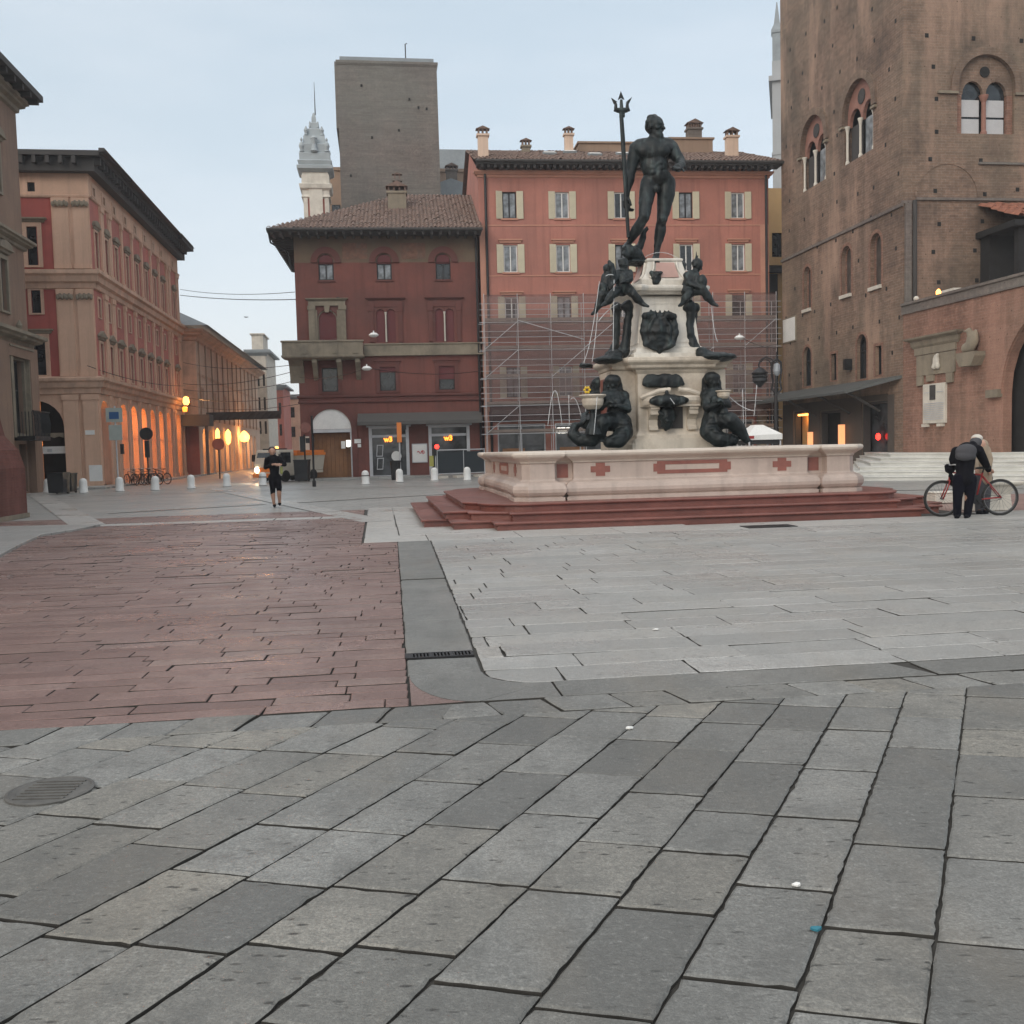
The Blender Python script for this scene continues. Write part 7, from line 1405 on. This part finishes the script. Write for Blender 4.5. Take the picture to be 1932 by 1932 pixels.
# wrought iron lamp standard beside the brick palace
def JL(x, y, Y=44.): return at((2700+.21739*x)/1.98758, (1280+.21739*y)/1.98758, Y)
c0 = JL(960, 900); t = empty('lamp_standard', (c0.x, c0.y, 0), TH, 'ornate dark wrought iron lamp standard with lantern arms by the brick palace', 'street lamp'); iv = (Matrix.Translation(t.location) @ RZ(TH)).inverted(); I = lambda x, y: iv @ JL(x, y)
b = MB(); b.tube([(0,0,0),(0,0,3.2),I(965,900),I(970,420),I(975,180)], [.12,.09,.07,.05,.02], 8); b.tube([I(960,380),I(880,300),I(790,270),I(700,320),I(670,400),I(680,490)], .035, 6); b.tube([I(960,450),I(900,420),I(840,330),I(760,300),I(700,360)], .025, 6)
for q in (-1, 1): b.tube([I(975,300), I(975+q*75,360), I(975+q*85,500), I(975+q*60,700), I(975+q*85,820), I(975+q*30,890)], .045, 6)
b.obj('standard', K['iron'], t)
for x, y in ((685, 560),):
    c = I(x, y); b = MB(T(*c)); b.lathe([(.04,.3),(.2,.2),(.36,.05),(.36,.0),(.3,-.05),(.36,-.12),(.3,-.2),(.34,-.32),(.2,-.45),(.05,-.6)], 12); b.obj('lantern', K['iron'], t)
c = I(980, 480); b = MB(T(*c)); b.lathe([(.02,.3),(.14,.2),(.17,-.1),(.08,-.3)], 8); b.obj('lantern', K['glass_pale'], t)
# white canvas stall roof behind the fountain
p = at(1440, 823, 42); t = empty('white_stall', (p.x-.2, p.y, 0), TH, 'white canvas roofed stall behind the basin near the brick palace', 'stall'); z = p.z; b = MB(); b.add([(-.75,-.75,z-.15),(.75,-.75,z-.15),(.75,.75,z-.15),(-.75,.75,z-.15),(-.75,-.75,z+.03),(.75,-.75,z+.08),(.75,.75,z+.08),(-.75,.75,z+.03),(-.25,-.25,z+.48),(.1,-.25,z+.48),(.1,.25,z+.48),(-.25,.25,z+.48)], [(0,1,5,4),(1,2,6,5),(2,3,7,6),(3,0,4,7),(4,5,9,8),(5,6,10,9),(6,7,11,10),(7,4,8,11),(8,9,10,11)]); b.obj('canvas_roof', K['white_paint'], t)
b = MB()
for x in (-.68, .68):
    for y in (-.68, .68): b.tube([(x,y,0),(x,y,z-.2)], .04, 6)
b.obj('pole', K['steel'], t); MB().box(-.7, .7, -.7, .7, z-.34, z-.16).obj('dark_valance', K['rubber'], t); MB().box(-.74,-.5,-.765,-.752,z-.1,z+.02).obj('red_patch', K['redpaint'], t)
# overhead wires and hanging street lamps
def wire(u0, v0, Y0, u1, v1, Y1, lab, r=.016, sag=.25):
    p, q = at(u0, v0, Y0), at(u1, v1, Y1); b = MB(); b.tube([p+(q-p)*i/10-V((0,0,sag*4*(i/10)*(1-i/10))) for i in range(11)], r, 5); o = b.obj('overhead_wire', K['iron']); tag(o, lab, 'wire', 'overhead wires across the street mouth')
wire(340,546,80,556,551,59.8,'topmost thin overhead wire between the two palaces', .02); wire(340,557,80,640,561,59.8,'second overhead wire from the top, just below the first', .028)
for i, (v0, v1, vv) in enumerate(((684,686,'fine wire level with the stone balcony edge'), (716,697,'rising wire under the stone balcony'), (741,744,'heavy wire crossing the dark banner level'), (755,762,'lowest sagging wire near the banner'), (727,716,'slanting wire above the far cream house'))): wire(346, v0+ (8 if i else 0), 79, 566, v1, 59.9, vv, .02, .4)
wire(566,712,59.5,692,694,52,'wire rising to the lower hanging lamp'); wire(692,694,52,905,700,60,'wire from the lower hanging lamp to the pink house'); wire(165,690,54,350,728,70,'slack wire along the arcaded palace front', .02, .3)
def hlamp(u, v, Y, lab):
    p = at(u, v, Y); b = MB(); b.lathe([(.03,.22),(.04,.13),(.16,.1),(.27,.0),(.25,-.04)], 16); o = b.obj('hanging_lamp', K['iron'] if 0 else K['white_paint']); o.location = p; tag(o, lab, 'street lamp', 'hanging street lamps over the square'); g = MB(); g.lathe([(.24,-.045),(.16,-.1),(.001,-.12)], 16); g.obj('lamp_glass', K['white_paint'], o)
hlamp(705, 632, 52, 'upper hanging lamp before the red house first floor windows'); hlamp(692, 695, 52, 'lower hanging lamp before the red house mezzanine'); hlamp(1395, 637, 52, 'hanging lamp before the scaffolding near the brick palace'); hlamp(1304, 656, 52, 'hanging lamp seen just right of the fountain pedestal')
wire(1395,634,52,1476,655,61,'wire from the right hanging lamp to the brick palace'); wire(1296,654,52,1476,648,61,'wire right of the pedestal to the brick palace', .012)
# small bird over the street
p = at((620+617*.4915)/1.98758, (1000+385*.4915)/1.98758, 60); o = blob('bird', [('e', p, (.12,.04,.03)), ('c', p, p+V((-.14,0,.03)), .03, .01), ('c', p, p+V((.16,.02,.02)), .02, .008)], .01, K['greycloth']); tag(o, 'tiny grey bird in the sky over the street mouth', 'bird')
# bicycles parked along the arcade
pb_ = bicycle('bicycle', plain('dark_frame', (.03,.03,.035), .4), 'dark parked bicycle nearest the blue sign post', 'parked bicycles at the arcade')
labs = ['dark parked bicycle nearest the blue sign post', 'second parked bicycle from the blue sign post', 'middle one of the parked bicycles by the arcade', 'second to last parked bicycle from the blue sign post', 'parked bicycle farthest from the blue sign post']
for i in range(5):
    u = 240+13*i; p = G(u, 916-.6*i)
    if i == 0: o = pb_
    else:
        o = pb_.copy(); COL.objects.link(o); o['label'] = labs[i]
        for ch in list(pb_.children):
            c = ch.copy(); COL.objects.link(c); c.parent = o
            for g in ch.children: d_ = g.copy(); COL.objects.link(d_); d_.parent = c
    o.location = (p.x, p.y, .1 if 0 else 0.0); o.rotation_euler = (0, 0, math.radians(-40+i*3))
# ------------------------------------------------------------------ damp morning air
HAZE = True
if HAZE:
    b = MB(); b.box(-90, 90, -8, 175, -1.05, 60); o = b.obj('haze', None); m = bpy.data.materials.new('haze_air'); m.use_nodes = True; t = m.node_tree; t.nodes.clear()
    vo = t.nodes.new('ShaderNodeVolumePrincipled'); vo.inputs['Color'].default_value = (.93,.96,1.,1); vo.inputs['Density'].default_value = .0007; vo.inputs['Anisotropy'].default_value = .2
    out = t.nodes.new('ShaderNodeOutputMaterial'); L(t, vo.outputs[0], out.inputs['Volume']); o.data.materials.append(m); struct(o, 'stuff')
